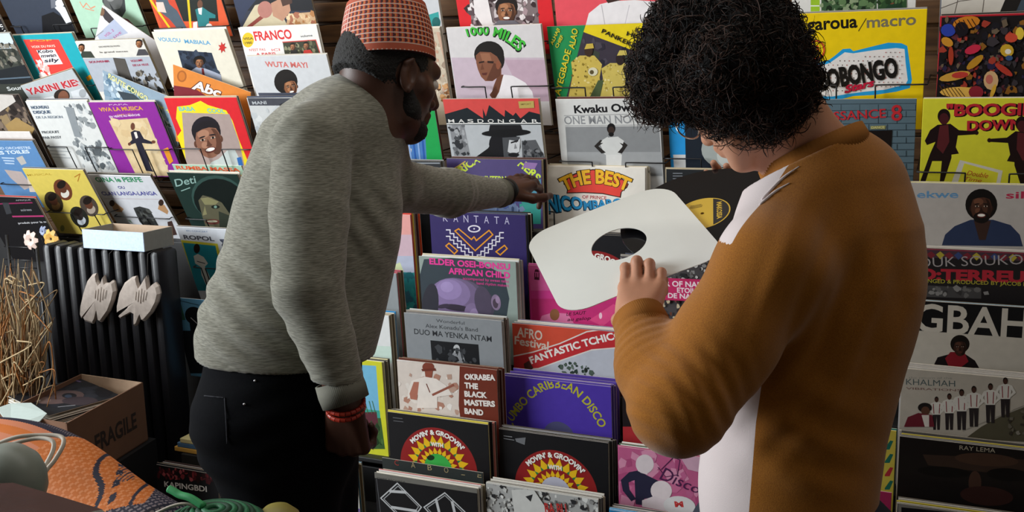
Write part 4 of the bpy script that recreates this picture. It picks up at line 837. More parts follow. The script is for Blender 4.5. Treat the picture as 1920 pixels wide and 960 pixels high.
r.mottle([(1050, 684), (1080, 678), (1110, 690), (1120, 706), (1060, 708)], ['#2a3a34', '#4a5a50', '#1a2420', '#6a7a70'], 60, 2, 6, 32); r.poly([(982, 682), (992, 676), (1000, 690), (986, 700)], '#4a2a28')
r.build('red record sleeve with a wavy lettered band beside the mustard cuff')
r = Rec('violet disco sleeve with yellow arched letters', (945, 704), 2.50, 4, base='#4a34a0', stack=6, behind='violet arched-letter sleeve', side=1, cols=['#54409c', '#3a2a80', '#54409c', '#4a3890', '#2a2430'])
r.text('JUMBO CARIBBEAN DISCO', (958, 796), (1124, 802), 15, '#b4b02a', .02, mid=(1044, 727)); r.disc(*r.uv((1048, 820)), .15, '#4a4a6e'); r.disc(*r.uv((1048, 820)), .02, '#25253a')
r.build('violet record sleeve with arched yellow letters below the red festival one')
r = Rec('violet sleeve behind', (962, 690), 2.555, 4, base='#54409c')
for i in range(4): r.poly([(1038 + i * 11, 713 + i * 1.2), (1046 + i * 11, 712 + i * 1.2), (1045 + i * 11, 716 + i * 1.2), (1039 + i * 11, 716 + i * 1.2)], '#b4b02a')
r.build('violet record sleeve peeking above the arched-letter one')
r = Rec('black sunburst sleeve below the violet one', (935, 804), 2.41, 2, base='#121215', stack=8, behind='right black sunburst sleeve', side=1, cols=['#1a1a1d', '#3a3a3e', '#222', '#7a7a80', '#1a1a1d', '#2c2c30'])
roots(r, 1042, 922, 78, '#b8b8c8'); r.line([(945, 817), (960, 819)], 1.4, '#8a8c90'); r.line([(945, 822), (964, 825)], 1.2, '#8a8c90'); r.poly([(966, 822), (986, 820), (984, 834), (968, 828)], '#6a6c70')
r.build('black record sleeve with a sunburst label, below the violet disco sleeve')
r = Rec('speckled grey sleeve with red letters', (911, 905), 2.30, 2, base='#a6a6a4', stack=9, behind='speckled grey sleeve', side=1, cols=['#b8b8b4', '#6a6a68', '#d8d8d4', '#3a3a3a', '#c8c4bc', '#a89c84', '#d0ccc4'])
r.mottle([(911, 905), (1140, 925), (1140, 985), (911, 985)], ['#2a2a2c', '#6a6a6a', '#d8d8d4', '#8a8a88', '#c0c0bc'], 420, 1.5, 6, 33); r.poly([(960, 918), (1000, 915), (1030, 960), (1010, 985), (965, 960)], '#c8c8c4'); r.poly([(986, 930), (1000, 926), (996, 940)], '#2a2a2c'); r.text('BA BU', (1024, 962), (1064, 964), 20, '#b03230', .03)
r.build('speckled grey record sleeve with red letters at the bottom')
# fourth column block
r = Rec('crowd sleeve with a pink lettered band', (1163, 480), 2.63, 3, base='#4a4648', stack=5, behind='pink-banded crowd sleeve', side=1)
r.mottle([(1160, 480), (1360, 490), (1365, 526), (1160, 520)], ['#2a2a2c', '#8a8888', '#c0bebc', '#4a4a4a', '#6a6868'], 220, 2, 5, 34); r.mottle([(1170, 555), (1365, 560), (1370, 680), (1170, 660)], ['#6a3a2a', '#2a2420', '#a88a5a', '#c8b89a', '#3a2a2a', '#8a4a44', '#4a5a3a'], 420, 2, 5, 35)
r.poly([(1160, 516), (1365, 525), (1368, 566), (1164, 558)], '#c02c62'); r.text('STAR OF NAMAQUA', (1222, 534), (1366, 540), 10, '#ecd8e0', .03); r.text('ETOILE', (1271, 547), (1311, 549), 9, '#ecd8e0', .03); r.text('DE NAMAQUA', (1254, 557), (1350, 562), 9, '#ecd8e0', .03)
r.build('record sleeve with crowd photos and a pink band, between hand and sweater')
r = Rec('red sleeve under the crowd sleeve', (1170, 608), 2.56, 3, base='#c8283a', stack=5, behind='red sleeve by the forearm', side=1)
r.build('plain red record sleeve peeking out between the forearm and upper arm')
r = Rec('dark sleeve beside the violet ones', (1166, 700), 2.50, 3, base='#1c1416', stack=4, behind='dark sleeve under the elbow')
r.poly([(1166, 800), (1240, 800), (1240, 840), (1166, 840)], '#a82a30')
r.build('dark record sleeve with a red edge below the mustard elbow')
r = Rec('pink disco sleeve with two bald figures', (1159, 837), 2.40, 3, base='#b85a84', stack=7, behind='pink disco sleeve', side=0, cols=['#b04a78', '#c8c8c4', '#d8d8d4', '#2a4a3a', '#c0c0bc', '#d8d4d0', '#e0dcd8'])
r.mottle([(1160, 840), (1330, 860), (1330, 960), (1160, 950)], ['#c46a92', '#a84a76', '#b8608a', '#d08aa8'], 60, 8, 20, 36); r.poly([(1270, 848), (1330, 856), (1330, 890), (1290, 880)], '#c8a0b4')
r.poly([(1164, 900), (1180, 885), (1196, 882), (1215, 892), (1238, 903), (1220, 915), (1226, 932), (1208, 935), (1212, 948), (1192, 945), (1190, 900), (1178, 904), (1180, 918), (1192, 935), (1184, 940), (1168, 920)], '#25253c'); r.poly([(1196, 883), (1202, 866), (1216, 870), (1214, 890)], '#d8ccd0'); r.ell(1209, 870, 17, 18, '#d8ccd0'); r.ell(1240, 920, 20, 19, '#ddd2d4', 10); r.poly([(1204, 938), (1226, 930), (1262, 942), (1258, 960), (1204, 950)], '#d8ccd0'); r.ell(1274, 948, 30, 18, '#d8d8d8', 6); r.text('M', (1267, 950), (1281, 950), 10, '#c03a3a', .05); r.text('Disco', (1236, 898), (1310, 926), 26, '#4a1f4a', .0, .25, h1=16); r.line([(1240, 880), (1262, 858), (1275, 862), (1270, 890), (1248, 894), (1234, 876)], 1.4, '#4a1f4a')
r.build('pink record sleeve with two bald figures and thin script lettering')
r = Rec('blue sleeve at the bottom', (1143, 956), 2.30, 2, base='#1f6fa0', stack=9, behind='blue sleeve at the bottom', cols=['#2a86b8', '#2a86b8', '#2a80b0', '#3a90c0', '#6a6a70', '#8a8a90', '#4a4a50', '#6a6a6e'])
r.build('blue record sleeve at the bottom below the pink disco one')
r = Rec('yellow sleeve with green and red slanted stripes', ('tr', 1681, 808), 2.40, 3, base='#c9b64a', stack=4, behind='yellow striped sleeve', cols=['#1f7a6a', '#d8d4c8', '#d0ccc0', '#d8d4c8'])
for i, c in enumerate(('#1f6a5a', '#1f6a5a', '#b02a3a', '#1f6a5a')): y = 826 + i * 25; r.poly([(1659, y + 14), (1669, y), (1675, y + 1), (1668, y + 17), (1659, y + 17)], c)
r.build('yellow record sleeve with slanted green and red stripes behind the mustard back')
r = Rec('cerise sleeve at the bottom beside the mustard hem', ('tr', 1672, 924), 2.32, 3, base='#a82a5a')
r.build('cerise record sleeve at the bottom beside the mustard hem')
# right block
r = Rec('dark patterned sleeve with red blurred title', (1716, 464), 2.62, 5, base='#221f20', stack=3, behind='dark red-titled sleeve', cols=['#cfc8c0', '#b8b0a8', '#d8d0c8'])
r.poly([(1716, 466), (1935, 478), (1935, 490), (1716, 482)], '#4a3540')
for i in range(8): x = 1729 + i * 34; r.poly([(x - 8, 476 + i * 1.2), (x, 470 + i * 1.2), (x + 8, 477 + i * 1.2), (x, 485 + i * 1.2)], '#b0a03a' if i % 2 else '#3a4a7a'); r.poly([(x + 8, 477 + i * 1.2), (x + 17, 471 + i * 1.2), (x + 25, 478 + i * 1.2), (x + 17, 485 + i * 1.2)], '#7a2a34')
r.line([(1716, 466), (1935, 476)], 3, '#8a3a48'); r.text('ZOUK SOUKOUS', (1700, 502), (1960, 494), 18, '#a8a0a0', -.006); r.text('NO:TERREUR', (1690, 522), (1950, 530), 19, '#b02a38', .05); r.text('ARRANGED & PRODUCED BY JACOB DESV', (1708, 529), (1948, 537), 7, '#b0a83a', .01); r.poly([(1716, 534), (1840, 540), (1840, 560), (1716, 556)], '#4a4848'); r.mottle([(1720, 534), (1850, 540), (1850, 556), (1720, 550)], ['#6a6866', '#3a3838', '#8a8886'], 30, 3, 7, 37)
r.build('dark patterned record sleeve with a red title, below the man in blue')
r = Rec('black and cream sleeve with large rounded letters', (1712, 563), 2.54, 5, base='#141416', stack=5, behind='large-lettered black sleeve', cols=['#d8d4d0', '#b86a7a', '#4a8ab0', '#c8c4c0', '#d8d4d0'])
r.text('GBAH', (1716, 620), (1926, 634), 51, '#cfc8bc', .018); r.poly([(1711, 619), (1945, 636), (1945, 720), (1704, 700)], '#c9c2b6')
r.poly([(1752, 682), (1758, 670), (1780, 664), (1810, 664), (1828, 676), (1836, 690), (1750, 690)], '#1a1416'); r.poly([(1772, 672), (1782, 660), (1808, 660), (1816, 678), (1800, 690), (1780, 690)], '#8a1f2a'); r.ell(1800, 645, 18, 17, '#17110f'); r.face(1800, 652, 32, skin='#3c241c', light='#55362a', dark='#241410', hair='#14100e')
r.build('black record sleeve with huge rounded cream letters')
r = Rec('cream sleeve with a band on a slope', (1691, 690), 2.45, 5, base='#b8b0a4', stack=7, behind='cream band-photo sleeve', cols=['#cfcac4', '#a8a4a0', '#8a8890', '#c0bcb8', '#7a7880'])
r.text('KHALMAH', (1699, 721), (1791, 725), 11, '#4a5a5c', .0); r.text('VIBRATIONS', (1699, 730), (1802, 734), 4, '#7a5a54', .01); r.text('the return of the', (1704, 710), (1785, 711), 4, '#8a8a84', -.004)
r.poly([(1840, 800), (1900, 768), (1945, 750), (1945, 830), (1810, 822)], '#55503f'); r.line([(1806, 808), (1870, 782), (1945, 752)], 3, '#9a948a')
for i, (x, y, h) in enumerate(((1756, 806, 62), (1780, 806, 68), (1803, 806, 76), (1826, 800, 76), (1857, 793, 74), (1885, 782, 74))): r.man(x, y, h, '#d8d4cc', '#2a2426', '#4a2e26'); r.line([(x - 6, y - h * .78), (x - 5, y - h * .5)], 1.6, '#8a2a34'); r.line([(x + 6, y - h * .78), (x + 5, y - h * .5)], 1.6, '#8a2a34')
r.ell(1734, 764, 13, 9, '#1a1414'); r.ell(1735, 770, 8, 8, '#5a3a2c'); r.poly([(1695, 800), (1702, 782), (1722, 774), (1748, 778), (1752, 800)], '#6a1f2c'); r.poly([(1728, 778), (1742, 778), (1742, 800), (1734, 800)], '#d8d0c8'); r.mottle([(1895, 770), (1940, 755), (1940, 815), (1890, 815)], ['#8a847a', '#3a342c', '#6a6458'], 30, 3, 8, 38)
r.build('cream record sleeve with a photo of a band in braces')
r = Rec('dark portrait sleeve with a small cream title', (1687, 818), 2.37, 5, base='#1a1514', stack=7, behind='dark portrait sleeve', cols=['#3a3836', '#8a8886', '#c9b83a', '#d8c84a', '#5a5856', '#b8b0a8', '#a8a09a'])
r.text('RAY LEMA', (1799, 843), (1866, 849), 8, '#b8ae9a', .0); r.poly([(1730, 852), (1930, 862), (1935, 895), (1800, 880), (1740, 872)], '#3a2a22'); r.ell(1850, 862, 60, 12, '#4a3428', 4); r.ell(1770, 885, 50, 10, '#0e0b0b', 4); r.ell(1890, 890, 40, 12, '#0e0b0b', 4); r.ell(1828, 905, 12, 22, '#4a3228'); r.ell(1850, 930, 50, 18, '#3a221e', 5)
r.build('very dark portrait record sleeve with a small cream title')
r = Rec('black sleeve with a white inner line', (1683, 944), 2.29, 5, base='#17161a', stack=6, behind='bottom right black sleeve', cols=['#8a8884', '#a8a4a0', '#c9b83a', '#c9b83a', '#b8b4b0', '#6a6866'])
r.poly([(1684, 944), (1940, 968), (1940, 1000), (1684, 1000)], '#8a8680'); r.poly([(1690, 951), (1940, 976), (1940, 1040), (1690, 1040)], '#141318')
r.build('black record sleeve with a grey edge line at the bottom right')
make_wires()
print('RECORDS', NREC[0])
# ------------------------------------------------------------------ black stepped record rack and added panel darkening the low wall
BLACKPAINT = mat('black_painted_wood', '#141416', rough=.55, noise=.2, nscale=20)
ROWS = [(1.6 - .423, 2.69), (1.6 - .548, 2.61), (1.6 - .70, 2.53), (1.6 - .811, 2.44), (1.6 - .954, 2.38), (1.6 - 1.085, 2.285)]
def part_box(name, lo, hi, M, parent, off, bev=.002):
    bm = bmesh.new(); add_box(bm, np.array(lo) - off, np.array(hi) - off, bev); return bm_obj(name, bm, M, parent)
def stepped_rack(x0, x1, rows, label):
    rack = empty('stepped_record_rack', ((x0 + x1) / 2, 2.6, 0), label, 'rack'); ro = np.array(rack.location)
    for zt, D, lean in rows:
        zb = zt - .325; k = .315 * math.sin(math.radians(lean))
        part_box('ledge', (x0, D + k - .012, zb - .014), (x1, D + k + .058, zb), BLACKPAINT, rack, ro)
        part_box('back_board', (x0, D + k + .060, zb - .014), (x1, D + k + .068, zt - .215), BLACKPAINT, rack, ro)
    for X in (x0 - .012, x1):
        part_box('side_panel', (X, 2.42, 0), (X + .012, 3.018, 1.0), BLACKPAINT, rack, ro)
stepped_rack(-1.86, -.500, [(z, D, 3) for z, D in ROWS], 'black stepped wooden rack between the man in grey and the man in mustard')
stepped_rack(-.468, .42, [(at_y(x, y, D)[2], D, 5) for x, y, D in ((1716, 464, 2.62), (1712, 563, 2.54), (1691, 690, 2.45), (1687, 818, 2.37), (1683, 944, 2.29))], 'black stepped wooden rack at the right behind the man in mustard')
bm = bmesh.new(); add_box(bm, (-4.58, 3.02, 0), (1.55, 3.10, .965), .003); structure('added_dark_panel_1', bm, BLACKPAINT)  # panel added to keep the low wall black instead of lit wood

# ------------------------------------------------------------------ radiator with its tray and hanging ornaments
IRON = mat('black_cast_iron', '#15151a', rough=.38, spec=.5, noise=.15, nscale=30, bump=.06, bscale=80)
Yf = 2.62
xl = at_y(76, 465, Yf)[0]; zt = at_y(150, 462, Yf)[2]; pitch = (at_y(285, 478, Yf)[0] - xl) / 9.3
rad = empty('radiator', (xl + pitch * 5, Yf + .05, 0), 'black cast-iron column radiator under the left end of the record wall', 'radiator')
ro = np.array(rad.location)
for i in range(10):
    X = xl + i * pitch
    bm = bmesh.new(); add_box(bm, np.array((X, Yf, .12)) - ro, np.array((X + pitch * .70, Yf + .105, zt)) - ro, .017)
    add_box(bm, np.array((X + pitch * .15, Yf + .02, .0)) - ro, np.array((X + pitch * .55, Yf + .085, .13)) - ro, .006) if i in (0, 9) else None
    bm_obj('radiator_section', bm, IRON, rad, True).data.set_sharp_from_angle(angle=.6)
tubes('connecting_pipe', [([np.array((xl + .01, Yf + .052, z)) - ro, np.array((xl + 9.6 * pitch, Yf + .052, z)) - ro], .016) for z in (.2, zt - .07)], IRON, rad, 10)
tubes('valve', [([np.array((xl - .05, Yf + .052, .2)) - ro, np.array((xl + .01, Yf + .052, .2)) - ro], .02), ([np.array((xl - .035, Yf + .052, .2)) - ro, np.array((xl - .035, Yf + .052, 0)) - ro], .012)], IRON, rad, 10)

card = mat('grey_card', '#9a9184', rough=.8, noise=.1); bluecard = mat('mottled_blue_card', '#b9cbe6', rough=.6, noise=.25, nscale=120); insidecard = mat('brown_card_inside', '#b09a84', rough=.85, noise=.1); graycard = mat('side_grey_card', '#8f918c', rough=.8, noise=.1)  # card colours of the tray: blue front, grey sides, brown inside
xa, xb = at_y(157, 467, 2.60)[0], at_y(271, 474, 2.60)[0]
tray = empty('card_tray', ((xa + xb) / 2, 2.66, zt), 'shallow card tray with a mottled pale blue front, on top of the black radiator', 'box')
ro = np.array(tray.location); hz = .066; yb_ = 2.74
part_box('front_panel', (xa, 2.600, zt), (xb, 2.604, zt + hz), bluecard, tray, ro, .0008)
part_box('side_panel', (xb - .004, 2.604, zt), (xb, yb_, zt + hz), graycard, tray, ro, .0008); part_box('side_panel', (xa, 2.604, zt), (xa + .004, yb_, zt + hz), graycard, tray, ro, .0008)
part_box('back_panel', (xa, yb_, zt), (xb, yb_ + .004, zt + hz), insidecard, tray, ro, .0008); part_box('bottom_panel', (xa + .004, 2.604, zt), (xb - .004, yb_, zt + .004), insidecard, tray, ro, .0008)

def slab(name, P, thick, M, bulge=0.0, parent=None, n=None, Y=2.585):
    """cut-out shape traced on an upright plane, given real thickness and a softly swollen face"""
    W = np.array([at_y(p[0], p[1], Y) for p in P]); c = W.mean(0)
    V = [w - c for w in W] + [(w - c) + np.array([0, thick, 0]) for w in W]
    Q = [(w - c) * .90 + np.array([0, -bulge, 0]) for w in W]
    k = len(P); V += Q + [np.array([0, -bulge * 1.4, 0])]
    F = [tuple(range(2 * k - 1, k - 1, -1))]
    for i in range(k):
        j = (i + 1) % k; F.append((i, j, k + j, k + i)); F.append((i, 2 * k + i, 2 * k + j, j)); F.append((2 * k + i, 3 * k, 2 * k + j))
    o = link(name, mesh_from(name, V, F, [M]), parent, c)
    bm = bmesh.new(); bm.from_mesh(o.data); bmesh.ops.recalc_face_normals(bm, faces=bm.faces); bm.to_mesh(o.data); bm.free()
    return o
horn = mat('grey_carved_leather', '#a3978e', rough=.7, noise=.35, nscale=45, bump=.25, bscale=60)
dark = mat('dark_cord', '#26221f', rough=.8)
for P, loopx, label, carve in (
    ([(181, 512), (174, 514), (164, 527), (157, 548), (151, 575), (150, 590), (153, 597), (163, 583), (170, 577), (176, 577), (172, 586), (157, 598), (160, 602), (175, 607), (179, 600), (183, 584), (189, 577), (192, 584), (187, 603), (191, 604), (206, 583), (214, 562), (218, 545), (215, 528), (212, 525), (205, 531), (199, 530), (196, 516), (192, 530), (187, 532), (183, 525)], 205, 'pale carved winged ornament with a forked tail, hanging on the radiator under the tray', (188, 552)),
    ([(256, 517), (248, 519), (234, 530), (224, 550), (219, 575), (219, 586), (226, 575), (236, 569), (243, 571), (240, 578), (222, 594), (226, 597), (246, 586), (253, 590), (253, 612), (257, 610), (263, 595), (267, 588), (272, 590), (269, 602), (273, 601), (287, 585), (297, 566), (301, 550), (298, 536), (292, 529), (285, 538), (280, 541), (277, 520), (276, 516), (268, 530), (262, 538), (259, 530)], 277, 'pale carved winged ornament with a pointed tail, hanging nearer the man in grey', (264, 555))):
    o = slab('carved_ornament', P, .006, horn, .008); tag(o, label, 'ornament', 'carved ornaments on the radiator')
    c = np.array(o.location)
    top = at_y(loopx, 476, 2.585); low = at_y(P[25][0] if loopx == 205 else 277, 520, 2.585); tp = at_y(loopx, 463, 2.59)
    tubes('hanging_cord', [([q - c for q in (low, top, np.array([tp[0], 2.615, zt + .003]), np.array([tp[0], 2.66, zt + .003]))], .0014)], dark, o, 5)
    L = []
    for i in range(-2, 3):
        L.append(([at_y(carve[0] + i * 5, carve[1] - 14 + abs(i) * 3, 2.573) - c, at_y(carve[0] + i * 4.4 - 1, carve[1] + 14 - abs(i) * 3, 2.573) - c], .0012))
    tubes('carving', L, mat('pale_carving', '#c9bdb2', rough=.7), o, 5)

# ------------------------------------------------------------------ dried grass, wire stand and paper flowers at the left edge
rg = random.Random(5); V, F, MI = [], [], []
gm = [mat('dry_straw', '#7d6340', rough=.8, noise=.2), mat('pale_straw', '#a08a66', rough=.8, noise=.2), mat('brown_straw', '#4a3220', rough=.8, noise=.2), mat('orange_straw', '#96602c', rough=.8, noise=.2)]
for i in range(560):
    x0 = rg.uniform(-60, 72); y1 = rg.uniform(480, 560) if rg.random() < .25 else rg.uniform(540, 700); Y = rg.uniform(2.25, 2.55)
    xx = x0 + rg.uniform(-35, 35); yb0 = rg.uniform(700, 800)
    if y1 < 560: xx = min(xx, 60)
    P = smoothline([at_y(xx, y1, Y), at_y((x0 + xx) / 2 + rg.uniform(-14, 14), (y1 + yb0) / 2, Y - rg.uniform(0, .05)), at_y(x0, yb0, Y), at_y(x0 + rg.uniform(-6, 6), 860, Y + .03)], 5)
    P[:, 1] = np.clip(P[:, 1], 2.15, 2.6)
    w = rg.uniform(.0012, .0036)
    v, f = tube_geo(P, [w * (.4 + .6 * min(1, k / 5)) for k in range(len(P))], 4)
    b = len(V); V += list(v); F += [tuple(q + b for q in ff) for ff in f]; MI += [rg.choices((0, 1, 2, 3), (4, 3, 3, 2))[0]] * len(f)
for i in range(60):                                # loose bent blades across the bundle
    x, y, Y = rg.uniform(-20, 80), rg.uniform(520, 740), rg.uniform(2.2, 2.3)
    P = smoothline([at_y(x, y, Y), at_y(x + rg.uniform(-40, 40), y + rg.uniform(-30, 10), Y), at_y(x + rg.uniform(-40, 30), y + rg.uniform(40, 90), Y)], 6)
    v, f = tube_geo(P, rg.uniform(.0014, .0034), 4); b = len(V); V += list(v); F += [tuple(q + b for q in ff) for ff in f]; MI += [rg.choice((0, 1, 1, 3))] * len(f)
o = link('dried_grass_bundle', mesh_from('dried_grass_bundle', V, F, gm, MI, True)); tag(o, 'bundle of dry straw-coloured grass standing at the left edge beside the radiator', 'dried grass', None, 'stuff')
vb = at_y(20, 800, 2.42)
bm = bmesh.new(); bmesh.ops.create_cone(bm, cap_ends=True, segments=24, radius1=.16, radius2=.19, depth=vb[2] + .05); o = bm_obj('grass_basket', bm, mat('dark_wicker', '#2a1f17', rough=.8, bump=.4, bscale=60), None, True); o.location = (vb[0], 2.42, (vb[2] + .05) / 2)
o.data.set_sharp_from_angle(angle=.7); tag(o, 'dark basket in which the dry grass stands at the left edge', 'basket')
sr = empty('wire_stand', at_y(40, 560, 2.75), 'black wire stand behind the dry grass at the left edge', 'stand'); c = np.array(sr.location)
tubes('upright', [([at_y(x, 440, 2.75) - c, np.array([at_y(x, 440, 2.75)[0], 2.75, 0.0]) - c], .006)  for x in (12, 66)], BLACKWIRE, sr, 8)
tubes('cross_wire', [([at_y(8, y, 2.75) - c, at_y(70, y + 3, 2.75) - c], .0025) for y in (462, 486, 500, 522, 548, 580)], BLACKWIRE, sr, 6)
pf = [mat('pink_white_petal', '#d9bfb4', rough=.6, noise=.2), mat('yellow_petal', '#d0a04a', rough=.6, noise=.25), mat('blue_petal', '#8f9ab8', rough=.6)]
for (x, y, r, k, label) in ((58, 450, 20, 0, 'pinkish white paper flower beside the mustard sleeve, left end of the radiator'), (96, 448, 20, 1, 'yellow paper flower at the left end of the radiator under the mustard sleeve'), (80, 434, 11, 2, 'small bluish paper flower between the pink and yellow ones')):
    c = at_y(x, y, 2.70); V, F = [], []
    m_ = r / 1895 * 3.5
    for p in range(7):
        a = p * 2 * math.pi / 7 + k; u = np.array([math.cos(a), -.35, math.sin(a)]); w = np.array([-math.sin(a), 0, math.cos(a)])
        b = len(V); V += [u * .1 * m_, u * .55 * m_ + w * .34 * m_, u * m_ + w * .16 * m_ + np.array([0, .012, 0]), u * m_ - w * .16 * m_ + np.array([0, .012, 0]), u * .55 * m_ - w * .34 * m_]
        V += [v + np.array([0, .002, 0]) for v in V[b:b + 5]]
        F += [tuple(b + q for q in range(5)), tuple(b + 5 + q for q in (4, 3, 2, 1, 0))] + [(b + q, b + 5 + q, b + 5 + (q + 1) % 5, b + (q + 1) % 5) for q in range(5)]
    fl = link('paper_flower', mesh_from('paper_flower', V, F, [pf[k]]), None, c); tag(fl, label, 'paper flower')
    tubes('stem', [([np.array([0, 0.01, 0]), np.array([-.01, .02, -.06]), np.array([-.01, .0, zt - c[2] + .002])], .002)], dark, fl, 5)

# ------------------------------------------------------------------ open carton with records
zc_ = .60
A, B, C = at_z(125, 794, zc_), at_z(268, 717, zc_), at_z(152, 701, zc_); D_ = A + (C - B)
hgt = .20; brown = mat('brown_cardboard', '#6b4a35', rough=.85, noise=.15, nscale=12); brownin = mat('pale_cardboard_inside', '#b79a80', rough=.85, noise=.1)
cc = (A + C) / 2; box = empty('cardboard_box', (cc[0], cc[1], zc_ - hgt), 'open brown cardboard box full of records, in front of the radiator', 'box'); ro = np.array(box.location)
def wallq(name, P, Q, M, h0=0, h1=hgt, t=.005, parent=box, ro=ro):
    d = (Q - P) / np.linalg.norm(Q - P); inn = np.array([-d[1], d[0], 0]);
    if np.dot(cc - P, inn) < 0: inn = -inn
    V = []
    for q in (P, Q, Q + inn * t, P + inn * t):
        V += [q - ro + np.array([0, 0, h0 - hgt]), q - ro + np.array([0, 0, h1 - hgt])]
    F = [(0, 2, 3, 1), (2, 4, 5, 3), (4, 6, 7, 5), (6, 0, 1, 7), (1, 3, 5, 7), (0, 6, 4, 2)]
    return link(name, mesh_from(name, V, F, [M]), parent)
w1 = wallq('side_panel', A, B, brown); wallq('side_panel', B, C, brownin); wallq('side_panel', C, D_, brown); wallq('side_panel', D_, A, brown)
link('bottom_panel', mesh_from('bottom_panel', [q - ro - np.array([0, 0, hgt - z]) for z in (0, .004) for q in (A, B, C, D_)], [(0, 1, 2, 3), (7, 6, 5, 4), (0, 1, 5, 4), (1, 2, 6, 5), (2, 3, 7, 6), (3, 0, 4, 7)], [brown]), box)
# word printed on the side
d = (B - A) / np.linalg.norm(B - A); Lw = np.linalg.norm(B - A); V0, F0 = glyphs('FRAGILE', .03); x0, x1 = V0[:, 0].min(), V0[:, 0].max(); outn = np.array([d[1], -d[0], 0]); outn = outn if np.dot(outn, A - cc) > 0 else -outn
link('printed_word', mesh_from('printed_word', [A - ro + d * (Lw * .30 + (v[0] - x0) / (x1 - x0) * Lw * .56) + outn * .0006 + np.array([0, 0, -.135 + v[1] / .7 * .052]) for v in V0], F0, [mat('faded_print', '#2a1c14', rough=.8)]), w1)
bb = [tuple((q - cc) * 1.12 + cc) for q in (A, B, C, D_)]
bm = bmesh.new(); vs = [bm.verts.new((q[0] - ro[0], q[1] - ro[1], z)) for z in (-ro[2], -.002) for q in bb]
for f in ((0, 1, 2, 3), (7, 6, 5, 4), (0, 1, 5, 4), (1, 2, 6, 5), (2, 3, 7, 6), (3, 0, 4, 7)): bm.faces.new([vs[i] for i in f])
o = bm_obj('low_crate', bm, BLACKPAINT, None); o.location = ro; tag(o, 'black low crate under the brown cardboard box', 'crate')
def flat_rec(desc, o_, ex, dn, base, **k):
    r = Rec(desc, (400, 400), 2.5, base=base, **k); r.o = np.array(o_, float)
    r.ex = np.array(ex, float) / np.linalg.norm(ex); dn = np.array(dn, float); dn = dn - r.ex * np.dot(dn, r.ex); r.dn = dn / np.linalg.norm(dn)
    r.n = np.cross(r.dn, r.ex); r.n = r.n if r.n[2] > 0 else -r.n
    return r
o_ = C + (B - C) * -.02 + (A - B) * .02 + np.array([0, 0, -.012]); ca, sa = math.cos(-.22), math.sin(-.22); ex = (B - C); ex = np.array([ex[0] * ca - ex[1] * sa, ex[0] * sa + ex[1] * ca, -.02]); dn = (A - B); dn = np.array([dn[0] * ca - dn[1] * sa, dn[0] * sa + dn[1] * ca, 0])
if np.cross(dn, ex)[2] < 0: pass
r = flat_rec('dark portrait sleeve lying in the box', o_, ex, dn, '#1b1d22', size=.245)
r.mottle([(100, 715), (190, 712), (190, 755), (60, 765)], ['#2a2c34', '#14151a', '#22242c'], 60, 4, 12, 50); r.ell(110, 745, 48, 12, '#5f4c4a', -6); r.ell(130, 742, 14, 5, '#1b1a1e'); r.ell(128, 743, 7, 3, '#3a4456'); r.ell(80, 750, 16, 6, '#74605c'); r.ell(70, 751, 6, 2, '#b8b0b0'); r.ell(150, 752, 34, 8, '#3a2f34'); r.line([(110, 763), (140, 760)], 2, '#8a8a90'); r.line([(120, 706), (150, 716)], 3, '#5a4a6a'); r.ell(195, 735, 16, 10, '#14141a')
r.build('dark portrait record sleeve lying slanted on top of the open cardboard box', 'records in the cardboard box')
for i in range(6):
    q = flat_rec('x', o_ - np.array([0, 0, .012 + .006 * i]) + (A - B) * .006 * (i % 3), ex, dn, ('#ded8cc', '#cfcac0', '#25262a')[i % 3], size=.245)
    q.build('record sleeve lying under the dark portrait one in the cardboard box', 'records in the cardboard box')
flap = [at_z(-6, 765, zc_ + .012), at_z(20, 756, zc_ + .012), at_z(58, 755, zc_ + .012), at_z(88, 775, zc_ + .01), at_z(74, 790, zc_), at_z(20, 800, zc_)]
c = np.mean(flap, 0); k = len(flap); V = [p - c for p in flap] + [p - c - np.array([0, 0, .003]) for p in flap]
o = link('paper_sleeve', mesh_from('paper_sleeve', V, [tuple(range(k)), tuple(range(2 * k - 1, k - 1, -1))] + [(i, k + i, k + (i + 1) % k, (i + 1) % k) for i in range(k)], [mat('pale_green_paper', '#b6c4c0', rough=.6, noise=.08)]), None, c); tag(o, 'pale green paper sleeve poking out at the near side of the cardboard box', 'paper sleeve')

# ------------------------------------------------------------------ low records between box and man: stack, sleeves, books
r = Rec('stack', (293, 871), 2.40, -4, size=.25, base='#151518', stack=12, gap=.0062, behind='low black lettered sleeve', cols=['#34343a', '#8a8c94', '#2a2a30', '#5a4a4e', '#b8bcc4', '#46343a'])
r.mottle([(296, 874), (408, 892), (406, 908), (298, 892)], ['#4a1a20', '#7a2a30', '#a04a50', '#2a1214', '#5a2228'], 90, 2, 6, 51); r.text('KAPINGBDI', (309, 912), (388, 922), 10, '#d8d4d0', .02)
KR = r; r.build('black record sleeve with white rounded letters under a red blur, low by the trousers')
r = Rec('white sleeve low', (402, 889), 2.47, -2, size=.25, base='#cfd0da'); r.build('white record sleeve low beside the dark trousers, right of the black lettered stack')
bk = at_y(300, 880, 2.9)
for i, (cl, label) in enumerate((('#c99a4a', 'lowest ochre record box lying flat behind the black lettered stack'), ('#4a6a8a', 'blue record box lying flat on the ochre one'), ('#c9bd8a', 'cream record box lying flat on top of the blue one'))):
    zz = at_y(350, 849, 2.46)[2] + i * .016; P = at_y(336 + i * 6, 846, 2.46)
    bm = bmesh.new(); add_box(bm, (-.02, 0, 0), (.27, .13, .0155), .002); o = bm_obj('record_box', bm, ink(cl)); o.location = (P[0], 2.46, zz); o.rotation_euler = (0, 0, math.radians(-1 + i)); tag(o, label, 'record box', 'flat record boxes behind the lettered stack')
